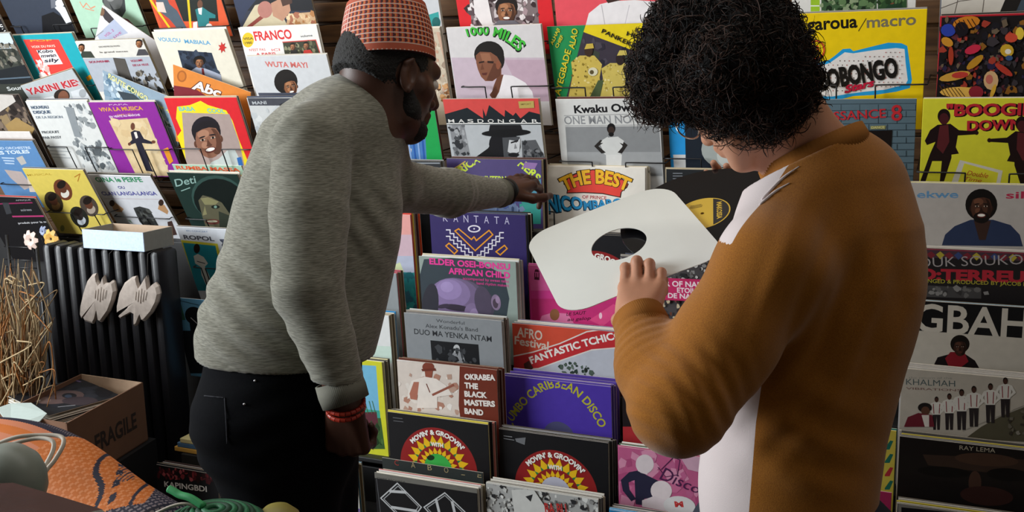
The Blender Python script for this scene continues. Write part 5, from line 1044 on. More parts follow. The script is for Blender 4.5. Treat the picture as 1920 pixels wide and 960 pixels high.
P0 = at_y(350, 849, 2.46)
bm = bmesh.new(); add_box(bm, (KR.o[0] - .01, 2.36, 0), (P0[0] + .30, 2.448, KR.o[2] - .262), .003); add_box(bm, (KR.o[0] + .06, 2.45, 0), (P0[0] + .32, 2.60, P0[2] - .001), .003)
o = bm_obj('record_plinth', bm, BLACKPAINT); tag(o, 'black low plinth under the lettered record stack beside the radiator', 'plinth')

# ------------------------------------------------------------------ table corner with woven bag, bowl, cords, coiled lid
TZ = .70
T = [at_z(292, 988, TZ), at_z(-160, 940, TZ), at_z(-900, 1500, TZ), at_z(150, 1700, TZ)]
T = [(float(p[0]), float(p[1])) for p in T]
tb = empty('display_table', (np.mean([p[0] for p in T]), np.mean([p[1] for p in T]), 0), 'small dark table under the orange woven bag in the near left corner', 'table'); ro = np.array(tb.location)
bm = bmesh.new(); vs = [bm.verts.new((p[0] - ro[0], p[1] - ro[1], z)) for z in (TZ - .03, TZ) for p in T]
for f in ((0, 1, 2, 3), (7, 6, 5, 4), (0, 1, 5, 4), (1, 2, 6, 5), (2, 3, 7, 6), (3, 0, 4, 7)): bm.faces.new([vs[i] for i in f])
bm_obj('table_top', bm, mat('dark_table_wood', '#2a2019', rough=.5, noise=.2, nscale=10, stretch=(1, 8, 1)), tb)
tc_ = np.mean(T, 0)
for p in T:
    q = np.array(p) + (tc_ - np.array(p)) * .12
    bm = bmesh.new(); add_box(bm, (q[0] - .025 - ro[0], q[1] - .025 - ro[1], 0), (q[0] + .025 - ro[0], q[1] + .025 - ro[1], TZ - .03), .004); bm_obj('leg', bm, MATS['dark_table_wood'], tb)
# woven bag: a stuffed cylinder of woven straw, face by face coloured by the weave
bx = smoothline([at(-150, 925, 1.85), at(-30, 913, 1.82), at(85, 935, 1.78), at(215, 1025, 1.70), at(310, 1095, 1.64), at(350, 1125, 1.62)], 40)
sg = np.concatenate([[0], np.cumsum(np.linalg.norm(np.diff(bx, axis=0), axis=1))]); NU, NV = 300, 190
us = np.linspace(0, sg[-1], NU + 1); ax = np.stack([np.interp(us, sg, bx[:, i]) for i in range(3)], 1)
tn = np.gradient(ax, axis=0); tn /= np.linalg.norm(tn, axis=1)[:, None]
upv = np.array([0, 0, 1.0]); sd = np.cross(tn, upv); sd /= np.linalg.norm(sd, axis=1)[:, None]; upn = np.cross(sd, tn)
V = []
for i in range(NU + 1):
    t = i / NU; rr = .112 * min(1, (max(1e-3, 1 - t) / .16)) ** .45 * min(1, (t + .02) / .1) ** .4 * (1 + .05 * math.sin(t * 7))
    for j in range(NV):
        a = 2 * math.pi * j / NV; e = .0011 * ((i + j) % 2)
        V.append(ax[i] + (sd[i] * math.cos(a) + upn[i] * math.sin(a) * (1.06 if math.sin(a) > 0 else .9)) * (rr + e))
bagm = [mat('orange_straw_weave', '#d9752a', rough=.6, noise=.15), mat('light_orange_weave', '#e8935a', rough=.6, noise=.15), mat('navy_weave', '#23243c', rough=.6), mat('mauve_grey_weave', '#8a7f86', rough=.6), mat('pink_orange_weave', '#dd8a66', rough=.6)]
F, MI = [], []
for i in range(NU):
    t = i / NU
    for j in range(NV):
        j2 = (j + 1) % NV; F.append((i * NV + j, i * NV + j2, (i + 1) * NV + j2, (i + 1) * NV + j))
        c = 0 if ((i // 2 + j // 2) % 2) else (1 if ((i // 2) % 3) else 0)
        a = j / NV * 360                                       # 90 = top; <90 = toward the wall, >90 = toward the camera
        if t < .45:                                             # striped rim end
            s_ = (a - 20) / 11.0; k = int(s_) % 6
            if 20 < a < 150:
                c = (4, 2, 3, 2, 4, 0)[k]
                if k in (2,) and (i + j) % 2: c = 2
            else: c = 4 if (i + j) % 2 else 0
        else:
            w = (t - .45) * .8
            z1 = 150 - 420 * w; z2 = 205 - 430 * w; z3 = 260 - 440 * w
            for zz, th in ((z1, 3.2), (z2, 2.6), (z3, 3.0)):
                if abs(a - zz - 7 * math.sin(w * 40)) < th: c = 2
            if z1 + 18 < a < z1 + 26 and (i // 7) % 2: c = 2
            if z2 - 34 < a < z2 - 12 and .05 < w < .19: c = 2 if (i + j) % 3 == 0 else (3 if (i * 2 + j) % 5 == 0 else c)
            ed = .84 - .0016 * abs(a - 90)
            if t > ed - .05 + .02 * math.cos((a - 90) / 22): c = 3 if ((i // 2) % 2 and j % 3) else 2
        MI.append(c)
F += [tuple(range(NV - 1, -1, -1)), tuple(NU * NV + j for j in range(NV))]; MI += [4, 2]
cb = ax.mean(0)
o = link('woven_bag', mesh_from('woven_bag', [v - cb for v in V], F, bagm, MI, True), None, cb); tag(o, 'stuffed orange woven straw bag with navy lines on the table in the near left corner', 'bag')
cord = mat('cream_cord', '#b5ada0', rough=.7, noise=.1)
tubes('handle_cord', [(smoothline([at(-20, 838, 1.66) - cb, at(30, 820, 1.66) - cb, at(75, 816, 1.665) - cb, at(112, 818, 1.66) - cb, at(119, 832, 1.645) - cb, at(103, 862, 1.625) - cb, at(85, 885, 1.61) - cb, at(82, 905, 1.60) - cb, at(62, 916, 1.59) - cb], 8), .0036), (smoothline([at(-20, 852, 1.65) - cb, at(25, 832, 1.655) - cb, at(70, 822, 1.66) - cb, at(97, 826, 1.65) - cb, at(100, 842, 1.64) - cb, at(88, 868, 1.625) - cb, at(72, 892, 1.61) - cb], 8), .0036)], cord, o, 8)
def lathe(name, prof, n, M, parent=None, loc=None, squash=1.0, rot=None):
    V, F = [], []
    for (r_, z) in prof:
        for k in range(n): a = 2 * math.pi * k / n; V.append((r_ * math.cos(a), r_ * squash * math.sin(a), z))
    for i in range(len(prof) - 1):
        for k in range(n): k2 = (k + 1) % n; F.append((i * n + k, i * n + k2, (i + 1) * n + k2, (i + 1) * n + k))
    F += [tuple(range(n - 1, -1, -1)), tuple((len(prof) - 1) * n + k for k in range(n))]
    o = link(name, mesh_from(name, V, F, [M] if not isinstance(M, list) else M, None, True), parent, loc)
    o.data.set_sharp_from_angle(angle=.8)
    if rot is not None: o.rotation_euler = rot
    return o
pb = at(18, 903, 1.50)
prof = [(.002, -.052), (.035, -.05), (.052, -.03), (.056, 0), (.052, .022), (.042, .04), (.026, .052), (.004, .056)]
o = lathe('grey_gourd', prof, 40, mat('matt_grey_gourd', '#858c84', rough=.45, noise=.06, nscale=20), None, pb, .9, (0, .25, 0)); tag(o, 'matt grey rounded gourd leaning on the orange woven bag', 'gourd')
fo = at(-10, 905, 1.40)
pl = [at(-40, 908, 1.36), at(25, 905, 1.37), at(110, 930, 1.35), at(192, 955, 1.33), at(215, 1000, 1.26), at(-60, 1010, 1.22)]
c = np.mean(pl, 0); k = len(pl); V = [p - c for p in pl] + [p - c - np.array([0, 0, .004]) for p in pl]
r_ = link('shrink_wrapped_sleeve', mesh_from('shrink_wrapped_sleeve', V, [tuple(range(k)), tuple(range(2 * k - 1, k - 1, -1))] + [(i, k + i, k + (i + 1) % k, (i + 1) % k) for i in range(k)], [mat('plum_print_in_plastic', '#4a3438', rough=.16, spec=.8, noise=.35, nscale=14, bump=.12, bscale=30)]), None, c); tag(r_, 'plum record sleeve in crinkled plastic in the very near left corner', 'record')
# coiled green lid with knob and cord
gl = at(405, 1018, 1.58); green = mat('green_raffia', '#1f6a44', rough=.6, noise=.3, nscale=90, bump=.3, bscale=150); dgreen = mat('dark_green_raffia', '#14402c', rough=.6, noise=.2)
lid = empty('coiled_lid', gl, 'coiled green raffia lid at the bottom edge beside the woven bag', 'basket lid')
for i in range(9):
    q = .088 - i * .0092; z = .052 * math.sqrt(max(0, 1 - (q / .094) ** 2)) + .004
    P = [np.array([q * math.cos(a), q * math.sin(a) * .9, z]) for a in np.linspace(0, 2 * math.pi, 48, endpoint=False)]
    tubes('coil', [(P, .0052, True)], green if i % 2 == 0 else dgreen, lid, 8)
lathe('lid_base', [(.001, 0), (.086, 0), (.08, .02), (.05, .046), (.002, .056)], 32, dgreen, lid, None, .9)
q0 = at(338, 928, 1.585) - gl
tubes('tie', [(smoothline([q0 + np.array([.045, 0, -.012]), q0 + np.array([.02, 0, -.002]), q0, q0 + np.array([-.012, 0, .004]), q0 + np.array([-.022, 0, .007])], 6), .006)], mat('bright_green_raffia', '#2f9a5a', rough=.6, noise=.2), lid, 8)
tubes('cord', [(smoothline([at(292, 962, 1.575) - gl, at(325, 948, 1.575) - gl, at(352, 945, 1.575) - gl, at(378, 956, 1.575) - gl], 6), .0024)], cord, lid, 6)
gp = at(522, 985, 1.62); prof = [(.002, -.04), (.025, -.036), (.036, -.015), (.038, 0), (.034, .018), (.02, .031), (.003, .034)]
o = lathe('small_gourd', prof, 32, mat('olive_yellow_rind', '#8a7f3a', rough=.5, noise=.25, nscale=40), None, gp); tag(o, 'small olive yellow gourd at the bottom edge in front of the trousers', 'gourd')
for ob, X, Yy, zz in ((lid, gl[0], gl[1], gl[2]), (o, gp[0], gp[1], gp[2] - .04)):
    pass
bm = bmesh.new(); h0 = min(gl[2], gp[2] - .04) - .001
add_box(bm, (gl[0] - .09, gl[1] - .10, 0), (gp[0] + .05, gl[1] + .085, h0), .004); o2 = bm_obj('wooden_stool', bm, MATS['dark_table_wood']); tag(o2, 'dark stool under the green coiled lid below the frame edge', 'stool')
# ------------------------------------------------------------------ people: continuous surfaces grown from tapered limbs
def _seg(P, a, b):
    ab = b - a; L = float(np.dot(ab, ab)) + 1e-12
    t = np.clip(((P - a) @ ab) / L, 0, 1); return t, np.linalg.norm(P - a - t[:, None] * ab, axis=1)
def smin(a, b, k):
    h = np.clip(0.5 + 0.5 * (b - a) / k, 0, 1); return b + (a - b) * h - k * h * (1 - h)
class Shape:
    """list of limbs (tapered capsules) and ellipsoids melted together"""
    def __init__(s): s.p = []; s.post = []
    def cap(s, a, b, ra, rb, k=.02, ax=None, sq=1.0):
        s.p.append(('c', np.asarray(a, float), np.asarray(b, float), ra, rb, k, ax, sq)); return s
    def chain(s, pts, rs, k=.02, ax=None, sq=1.0):
        for i in range(len(pts) - 1): s.cap(pts[i], pts[i + 1], rs[i], rs[i + 1], k, ax, sq)
        return s
    def ell(s, c, axes, r, k=.02, sub=False):
        s.p.append(('e', np.asarray(c, float), np.asarray(axes, float), np.asarray(r, float), None, k, sub, None)); return s
    def bounds(s, q):
        if q[0] == 'c': return (q[1] + q[2]) / 2, np.linalg.norm(q[1] - q[2]) / 2 + max(q[3], q[4]) / (q[7] if q[7] < 1 else 1) * 1.05
        return q[1], float(max(q[3]))
    def dist(s, q, P):
        if q[0] == 'c':
            a, b = q[1], q[2]
            if q[6] is not None:                     # flattened along an axis
                n = q[6]; f = 1 / q[7] - 1; c = (a + b) / 2
                P = P + n * (((P - c) @ n) * f)[:, None]; a = a + n * (np.dot(a - c, n) * f); b = b + n * (np.dot(b - c, n) * f)
            t, d = _seg(P, a, b); return d - (q[3] + (q[4] - q[3]) * t)
        L = (P - q[1]) @ q[2].T; r = q[3]; k0 = np.linalg.norm(L / r, axis=1); k1 = np.linalg.norm(L / (r * r), axis=1) + 1e-9
        return k0 * (k0 - 1) / k1
    def at(s, P):
        D = np.full(len(P), .5)
        for q in s.p:
            c, R_ = s.bounds(q); m_ = R_ + .07; near = np.where(np.linalg.norm(P - c, axis=1) < m_)[0]
            if len(near) == 0: continue
            d = s.dist(q, P[near])
            if q[0] == 'e' and q[6]: D[near] = -smin(-D[near], d, q[5])
            else: D[near] = smin(D[near], d, q[5])
        for f in s.post: D = f(P, D)
        return D
    def mesh(s, h):
        lo = np.min([s.bounds(q)[0] - s.bounds(q)[1] for q in s.p], 0) - 3 * h; hi = np.max([s.bounds(q)[0] + s.bounds(q)[1] for q in s.p], 0) + 3 * h
        B = 8; nb = np.ceil((hi - lo) / (h * B)).astype(int); n = nb * B + 1
        D = np.full(n, .5, np.float32)
        g = np.stack(np.meshgrid(*[np.arange(k) for k in nb], indexing='ij'), -1).reshape(-1, 3)
        cen = lo + (g + .5) * B * h; dc = s.at(cen)
        act = g[np.abs(dc) < B * h * 0.9 + .012]; ins = g[(dc <= -(B * h * 0.9 + .012))]
        o = np.stack(np.meshgrid(*[np.arange(B + 1)] * 3, indexing='ij'), -1).reshape(-1, 3)
        for q in ins: D[q[0] * B:q[0] * B + B + 1, q[1] * B:q[1] * B + B + 1, q[2] * B:q[2] * B + B + 1] = -.5
        CH = 600
        for i in range(0, len(act), CH):
            idx = (act[i:i + CH, None, :] * B + o[None]).reshape(-1, 3)
            D[idx[:, 0], idx[:, 1], idx[:, 2]] = s.at(lo + idx * h)
        neg = D < 0
        cnt = np.zeros(n - 1, np.int8)
        for dx in (0, 1):
            for dy in (0, 1):
                for dz in (0, 1): cnt += neg[dx:n[0] - 1 + dx, dy:n[1] - 1 + dy, dz:n[2] - 1 + dz]
        cells = np.argwhere((cnt > 0) & (cnt < 8)); del cnt
        vid = np.full(n - 1, -1, np.int32); vid[cells[:, 0], cells[:, 1], cells[:, 2]] = np.arange(len(cells))
        corner = [(a, b, c) for a in (0, 1) for b in (0, 1) for c in (0, 1)]
        vals = {c: D[cells[:, 0] + c[0], cells[:, 1] + c[1], cells[:, 2] + c[2]] for c in corner}
        acc = np.zeros((len(cells), 3)); w = np.zeros(len(cells))
        for c in corner:
            for ax in range(3):
                if c[ax] == 0:
                    c2 = list(c); c2[ax] = 1; c2 = tuple(c2); a, b = vals[c], vals[c2]; m_ = (a < 0) != (b < 0)
                    t = np.where(m_, a / np.where(m_, a - b, 1), 0)
                    p = np.tile(np.array(c, float), (len(cells), 1)); p[:, ax] += t; acc[m_] += p[m_]; w[m_] += 1
        V = lo + (cells + acc / np.maximum(w, 1)[:, None]) * h
        F = []
        for ax in range(3):
            sl0 = [slice(None)] * 3; sl1 = [slice(None)] * 3; sl0[ax] = slice(0, -1); sl1[ax] = slice(1, None)
            e = np.argwhere(neg[tuple(sl0)] != neg[tuple(sl1)]); u, v = [(1, 2), (2, 0), (0, 1)][ax]
            e = e[(e[:, u] > 0) & (e[:, v] > 0)]
            sg = neg[e[:, 0], e[:, 1], e[:, 2]]
            q = []
            for du, dv in ((-1, -1), (0, -1), (0, 0), (-1, 0)):
                x = e.copy(); x[:, u] += du; x[:, v] += dv; x = np.minimum(x, n - 2); q.append(vid[x[:, 0], x[:, 1], x[:, 2]])
            q = np.stack(q, 1); q[~sg] = q[~sg][:, ::-1]; F.append(q)
        F = np.concatenate(F); F = F[(F >= 0).all(1)]
        for _ in range(2):                            # pull the points onto the exact surface
            d = s.at(V); G = np.stack([s.at(V + np.eye(3)[i] * h * .5) - s.at(V - np.eye(3)[i] * h * .5) for i in range(3)], 1) / h
            gn = (G ** 2).sum(1); V = V - G * np.clip(d / np.maximum(gn, .2), -h, h)[:, None]
        return V, F
    def obj(s, name, h, M, parent, off):
        V, F = s.mesh(h)
        me = bpy.data.meshes.new(name); V = V - off
        me.vertices.add(len(V)); me.vertices.foreach_set('co', V.astype(np.float32).ravel())
        me.loops.add(len(F) * 4); me.loops.foreach_set('vertex_index', F.astype(np.int32).ravel())
        me.polygons.add(len(F)); me.polygons.foreach_set('loop_start', np.arange(0, len(F) * 4, 4, dtype=np.int32)); me.polygons.foreach_set('loop_total', np.full(len(F), 4, dtype=np.int32))
        me.polygons.foreach_set('use_smooth', np.ones(len(F), dtype=bool)); me.materials.append(M); me.update(calc_edges=True); me.validate()
        return link(name, me, parent)
def unit(v): v = np.asarray(v, float); return v / np.linalg.norm(v)
def camdir(r, u, f): return unit(RM[0] * r + RM[1] * u + RM[2] * f)
FWD = RM[2]
def hand(S, wrist, d, n, side, curls, scale=1.0, thumb=None, k=.006, spread=.012, fore=None):
    """S shape, wrist point, d finger direction, n back-of-hand normal, side toward the thumb; curls: 4 lists of three bends (index..little)"""
    d = unit(d); n = unit(np.asarray(n) - d * np.dot(n, d)); l = np.cross(d, n) * side
    W = np.asarray(wrist, float); m_ = scale
    offs = [.030, .010, -.011, -.030]; plen = [.090, .094, .090, .082]; Ls = [(.044, .027, .022), (.048, .030, .024), (.044, .028, .023), (.034, .021, .020)]; rr = [.0092, .0095, .0090, .0080]
    tips = []
    for i in range(4):
        mcp = W + (d * plen[i] + l * offs[i]) * m_
        S.cap(W + (l * offs[i] * .55 + d * .012) * m_, mcp, .0165 * m_, .0118 * m_, .012)
        p = mcp; dd = d + l * (offs[i] * spread * 20); dd = unit(dd); nn = n; r0 = rr[i] * m_
        for j in range(3):
            a = math.radians(curls[i][j]); dd2 = dd * math.cos(a) - nn * math.sin(a); nn = nn * math.cos(a) + dd * math.sin(a); dd = dd2
            q = p + dd * Ls[i][j] * m_; r1 = r0 * .90; S.cap(p, q, r0 * 1.04, r1, k); p = q; r0 = r1
        tips.append(p)
    S.ell(W + (d * .045 + l * .012 - n * .006) * m_, [d, l, n], np.array([.045, .030, .015]) * m_, .012)
    td = thumb or [(.55, .75, -.35), (.85, .40, -.35), (.95, .1, -.3)]
    p = W + (d * .022 + l * .024 - n * .006) * m_; r0 = .0135 * m_
    for (x, y, z), L in zip(td, (.042, .032, .027)):
        q = p + unit(d * x + l * y + n * z) * L * m_; S.cap(p, q, r0, r0 * .84, .008); p = q; r0 *= .84
    tips.append(p); return tips
def fold(dirn, wl, amp, c, rad, warp=9.0, ph=0.0):
    """soft cloth folds running across dirn, fading out away from c"""
    dirn = unit(dirn); c = np.asarray(c, float); b1 = unit(np.cross(dirn, [.3, .2, .9])); b2 = np.cross(dirn, b1)
    def f(P, D):
        r = np.linalg.norm(P - c, axis=1) / rad; w = np.exp(-r * r * 2.2)
        x = P @ dirn; s_ = np.sin(x * 2 * math.pi / wl + ph + 1.1 * np.sin((P @ b1) * warp) + .9 * np.sin((P @ b2) * warp * 1.4 + 1))
        return D + amp * w * s_
    return f
def below(zv, keep=1):
    return lambda P, D: np.maximum(D, keep * (zv - P[:, 2]))
def cutplane(c, n, R=.13):                                  # remove what lies on the +n side
    c = np.asarray(c, float); n = unit(n); return lambda P, D: np.maximum(D, np.minimum((P - c) @ n, R - np.linalg.norm(P - c, axis=1)))

def knit(key, c1, c2, stretch, scale, rough=.9, panel=None, bump=.35):
    M = bpy.data.materials.new(key); M.use_nodes = True; nt = M.node_tree; b = nt.nodes['Principled BSDF']
    tc = nt.nodes.new('ShaderNodeTexCoord'); mp = nt.nodes.new('ShaderNodeMapping'); mp.inputs['Scale'].default_value = stretch
    nt.links.new(tc.outputs['Object'], mp.inputs[0])
    n = nt.nodes.new('ShaderNodeTexNoise'); n.inputs['Scale'].default_value = scale; n.inputs['Detail'].default_value = 3; nt.links.new(mp.outputs[0], n.inputs['Vector'])
    r = nt.nodes.new('ShaderNodeValToRGB'); r.color_ramp.elements[0].position = .35; r.color_ramp.elements[1].position = .65
    r.color_ramp.elements[0].color = (*hexc(c1), 1); r.color_ramp.elements[1].color = (*hexc(c2), 1); nt.links.new(n.outputs['Fac'], r.inputs[0])
    out = r.outputs[0]
    if panel:
        at_ = nt.nodes.new('ShaderNodeAttribute'); at_.attribute_name = 'panel'
        ma = nt.nodes.new('ShaderNodeMath'); ma.operation = 'GREATER_THAN'; ma.inputs[1].default_value = 0; nt.links.new(at_.outputs['Fac'], ma.inputs[0])
        mx = nt.nodes.new('ShaderNodeMix'); mx.data_type = 'RGBA'; nt.links.new(ma.outputs[0], mx.inputs[0]); nt.links.new(out, mx.inputs[6]); mx.inputs[7].default_value = (*hexc(panel), 1); out = mx.outputs[2]
    nt.links.new(out, b.inputs['Base Color']); b.inputs['Roughness'].default_value = rough; b.inputs['Specular IOR Level'].default_value = .2; b.inputs['Sheen Weight'].default_value = .25; b.inputs['Sheen Roughness'].default_value = .5
    bp = nt.nodes.new('ShaderNodeBump'); bp.inputs['Strength'].default_value = bump; bp.inputs['Distance'].default_value = .002; nt.links.new(n.outputs['Fac'], bp.inputs['Height']); nt.links.new(bp.outputs[0], b.inputs['Normal'])
    return M
def skinmat(key, c, dark, rough=.48):
    M = mat(key, c, rough=rough, spec=.4, noise=.12, nscale=35, bump=.05, bscale=400)
    M.node_tree.nodes['Principled BSDF'].inputs['Subsurface Weight'].default_value = .08; M.node_tree.nodes['Principled BSDF'].inputs['Subsurface Radius'].default_value = (.012, .005, .003)
    return M
def head(S, c, f, u, sc=1.0, k=.018):
    """cranium, face, jaw, nose, brow, lips and ears melted into S; returns the axes"""
    f = unit(f); u = unit(np.asarray(u) - f * np.dot(u, f)); r = np.cross(f, u); A = np.array([f, r, u]); c = np.asarray(c, float)
    L = lambda x, y, z: c + (f * x + r * y + u * z) * sc
    S.ell(L(-.008, 0, .0), A, np.array([.098, .077, .092]) * sc, k)
    S.ell(L(.030, 0, -.050), A, np.array([.066, .061, .080]) * sc, .02)
    S.cap(L(.030, .040, -.095), L(.074, .010, -.118), .022 * sc, .019 * sc, .02); S.cap(L(.030, -.040, -.095), L(.074, -.010, -.118), .022 * sc, .019 * sc, .02)
    S.cap(L(.078, .03, .008), L(.078, -.03, .008), .018 * sc, .018 * sc, .015)
    S.cap(L(.092, 0, -.004), L(.112, 0, -.045), .009 * sc, .013 * sc, .010); S.cap(L(.098, .012, -.050), L(.098, -.012, -.050), .010 * sc, .010 * sc, .008)
    S.cap(L(.088, .020, -.078), L(.088, -.020, -.078), .010 * sc, .010 * sc, .006); S.cap(L(.086, .018, -.090), L(.086, -.018, -.090), .010 * sc, .010 * sc, .006)
    S.cap(L(.060, .048, -.040), L(.040, .060, -.035), .016 * sc, .016 * sc, .02); S.cap(L(.060, -.048, -.040), L(.040, -.060, -.035), .016 * sc, .016 * sc, .02)
    for y in (1, -1):
        S.ell(L(.088, y * .031, -.016), A, np.array([.012, .016, .010]) * sc, .008, True)
        S.ell(L(-.004, y * .080, -.030), np.array([unit(f * .9 - r * y * -.35), r, u]), np.array([.019, .007, .033]) * sc, .006)
        S.ell(L(.0, y * .086, -.028), A, np.array([.010, .006, .020]) * sc, .004, True)
        S.cap(L(-.018, y * .084, -.012), L(-.006, y * .086, -.002), .005 * sc, .005 * sc, .004); S.cap(L(-.002, y * .082, -.060), L(.002, y * .080, -.052), .006 * sc, .006 * sc, .004)
    return L, f, r, u
def eyes(L, sc, parent, off, iris):
    for y in (.031, -.031):
        p = L(.084, y, -.016) - off
        bm = bmesh.new(); bmesh.ops.create_uvsphere(bm, u_segments=16, v_segments=10, radius=.0115 * sc); o = bm_obj('eye', bm, mat('eye_white', '#d8d0c8', rough=.2), parent, True); o.location = tuple(p)
        q = L(.0945, y, -.017) - L(.084, y, -.016)
        bm = bmesh.new(); bmesh.ops.create_uvsphere(bm, u_segments=12, v_segments=8, radius=.0045 * sc); i = bm_obj('iris', bm, iris, o, True); i.location = tuple(q * .85)

# ================= the man in the grey sweater
z1 = 2.10
m1 = empty('person', [at(530, 700, 2.05)[0], at(530, 700, 2.05)[1], 0], 'man in a grey sweater and patterned fez pointing at a purple record', 'person')
o1 = np.array(m1.location)
hd_f = camdir(.76, -.20, .62); hd_u = camdir(.13, .98, .10)
B1 = Shape(); hc = at(733, 124, 2.12); SC1 = 1.06
L1, hf, hr, hu = head(B1, hc, hd_f, hd_u, SC1)
B1.chain([L1(-.03, 0, -.055), at(690, 200, 2.11), at(662, 245, 2.10)], [.060, .062, .075], .03)
B1.chain([at(650, 260, 2.1), at(606, 400, 2.1), at(565, 560, 2.09), at(530, 700, 2.05)], [.10, .135, .135, .14], .05, FWD, .8)
sh_n, el_n, wr_n = at(585, 268, 1.98), at(578, 545, 1.895), at(648, 752, 1.90)
sh_f, el_f, wr_f = at(722, 345, 2.24), at(842, 362, 2.46), at(943, 362, 2.70)
B1.chain([sh_n, el_n, wr_n], [.055, .042, .030], .03); B1.chain([sh_f, el_f, wr_f], [.05, .04, .027], .03)
dh = unit(at(652, 835, 1.94) - wr_n); hand(B1, wr_n + dh * .006, dh, camdir(-.25, .1, -.95), 1, [[62, 78, 50], [66, 82, 50], [68, 84, 52], [70, 84, 52]], 1.12, [(.75, .5, -.6), (.85, -.15, -.75), (.6, -.5, -.6)])
df = unit(at(1002, 330, 2.83) - wr_f)
hand(B1, wr_f, df, camdir(-.35, .35, -.9), 1, [[30, 45, 25], [16, 26, 16], [6, 14, 8], [2, 10, 6]], 1.12, [(.60, .85, -.15), (.90, .42, -.1), (1, .1, -.1)], spread=.016)
B1o = B1.obj('body', .0033, skinmat('dark_brown_skin', '#4a2c1f', '#22120c'), m1, o1)
eyes(L1, SC1, m1, o1, mat('brown_iris', '#1c100a', rough=.2))

S1 = Shape()
S1.chain([at(648, 242, 2.11), at(615, 300, 2.11), at(598, 400, 2.11), at(582, 480, 2.10), at(558, 570, 2.09), at(533, 645, 2.06), at(527, 720, 2.05)], [.105, .142, .162, .162, .166, .166, .163], .05, FWD, .80)
S1.cap(at(672, 205, 2.11), at(640, 235, 2.11), .068, .085, .03); S1.cap(at(655, 222, 2.08), sh_n, .07, .078, .05); S1.cap(at(690, 250, 2.16), sh_f, .08, .066, .04)
S1.chain([sh_n, at(580, 400, 1.935), el_n, at(612, 640, 1.895), wr_n + (wr_n - el_n) * -.03], [.078, .076, .067, .054, .043], .006)
S1.chain([sh_f, el_f, wr_f + unit(el_f - wr_f) * .012], [.062, .054, .036], .03)
S1.post += [fold(el_n - sh_n, .030, .0026, el_n + camdir(.03, 0, -.05), .10), fold(wr_n - el_n, .022, .0016, wr_n - (wr_n - el_n) * .22, .07),
            fold(camdir(.55, .8, 0), .052, .0065, at(430, 560, 2.0), .15, 12), fold(camdir(.35, .9, 0), .042, .0045, at(490, 630, 1.95), .15, 14), fold(camdir(.8, .5, 0), .045, .004, at(690, 420, 2.02), .12), fold(camdir(1, -.1, 0), .04, .0025, at(770, 360, 2.22), .10), fold(camdir(.8, -.6, 0), .05, .0035, at(520, 250, 1.97), .10),
            fold(el_f - sh_f, .035, .0018, el_f, .14),
            cutplane(at(530, 694, 1.95), camdir(-.02, -1, .17), .6), cutplane(at(690, 176, 2.11), unit(L1(0, 0, 0) - at(655, 240, 2.11))), cutplane(wr_n, wr_n - el_n, .10), cutplane(wr_f, wr_f - el_f, .09)]
def far_cut(P, D): return D
grey = knit('heather_grey_knit', '#605f54', '#89887c', (2.2, 2.2, 26), 26)
S1.obj('sweater', .0048, grey, m1, o1)
rib = mat('grey_rib', '#6e6d62', rough=.9)
def band(name, c, n, ra, rb, h, M, parent, off, ux, seg=80, rib_=.0012, thick=.004):
    """ribbed band of knit around a limb"""
    n = unit(n); ux = unit(np.asarray(ux) - n * np.dot(ux, n)); uy = np.cross(n, ux); V, F = [], []
    prof = [(-thick, -h / 2), (0, -h / 2), (.0015, 0), (0, h / 2), (-thick, h / 2)]
    N = seg * 2
    for i in range(N):
        a = 2 * math.pi * i / N; w = rib_ if i % 2 else 0
        for (dr, z) in prof: V.append(np.asarray(c) - off + ux * (ra + dr + w) * math.cos(a) + uy * (rb + dr + w) * math.sin(a) + n * z)
    m_ = len(prof)
    for i in range(N):
        j = (i + 1) % N
        for k in range(m_): k2 = (k + 1) % m_; F.append((i * m_ + k, j * m_ + k, j * m_ + k2, i * m_ + k2))
    return link(name, mesh_from(name, V, F, [M], None, True), parent)
band('cuff', wr_n - unit(wr_n - el_n) * .02, wr_n - el_n, .044, .044, .045, rib, m1, o1, FWD)
band('cuff', wr_f - unit(wr_f - el_f) * .022, wr_f - el_f, .0375, .0375, .03, rib, m1, o1, FWD)
# trousers, shoes
T1 = Shape(); hip = at(532, 712, 2.05)
kn_n = np.array([at(552, 1080, 1.99)[0], at(552, 1080, 1.99)[1], .50]); kn_f = np.array([at(600, 1080, 2.16)[0], at(600, 1080, 2.16)[1], .50]); an_n = kn_n + np.array([-.03, .03, -.41]); an_f = kn_f + np.array([.03, .02, -.41])
T1.cap(hip + RM[1] * .05, hip - RM[1] * .10, .158, .158, .05, FWD, .8); T1.cap(at(455, 790, 2.0), at(470, 810, 2.02), .100, .105, .05); T1.cap(at(480, 790, 2.12), at(490, 810, 2.12), .10, .105, .05)
T1.chain([at(520, 790, 2.02), kn_n, an_n], [.125, .080, .060], .04); T1.chain([at(570, 790, 2.12), kn_f, an_f], [.115, .078, .060], .03)
T1.post += [fold(camdir(.3, 1, 0), .05, .004, at(430, 860, 1.98), .14), fold(camdir(-.4, 1, 0), .06, .003, at(560, 800, 1.95), .14)]
T1.obj('trousers', .006, mat('black_denim', '#06070b', rough=.95, spec=.08, noise=.2, nscale=200, bump=.1, bscale=500), m1, o1)
def hit(S, x, y, z0, z1):
    ts = np.linspace(z0, z1, 240); P = CAM + ray(x, y)[None] * ts[:, None]; d = S.at(P); k = np.where(d < 0)[0]
    return P[max(0, k[0] - 1)] if len(k) else P[-1]
seam = mat('dark_seam', '#12141e', rough=.9)
tubes('pocket_seam', [([hit(T1, *q, 1.6, 2.3) - o1 for q in smoothline(L_, 6)], .0012) for L_ in ([(383, 742), (402, 744), (421, 746)], [(421, 746), (424, 790), (426, 832)])], seam, m1, 6)
bm = bmesh.new()
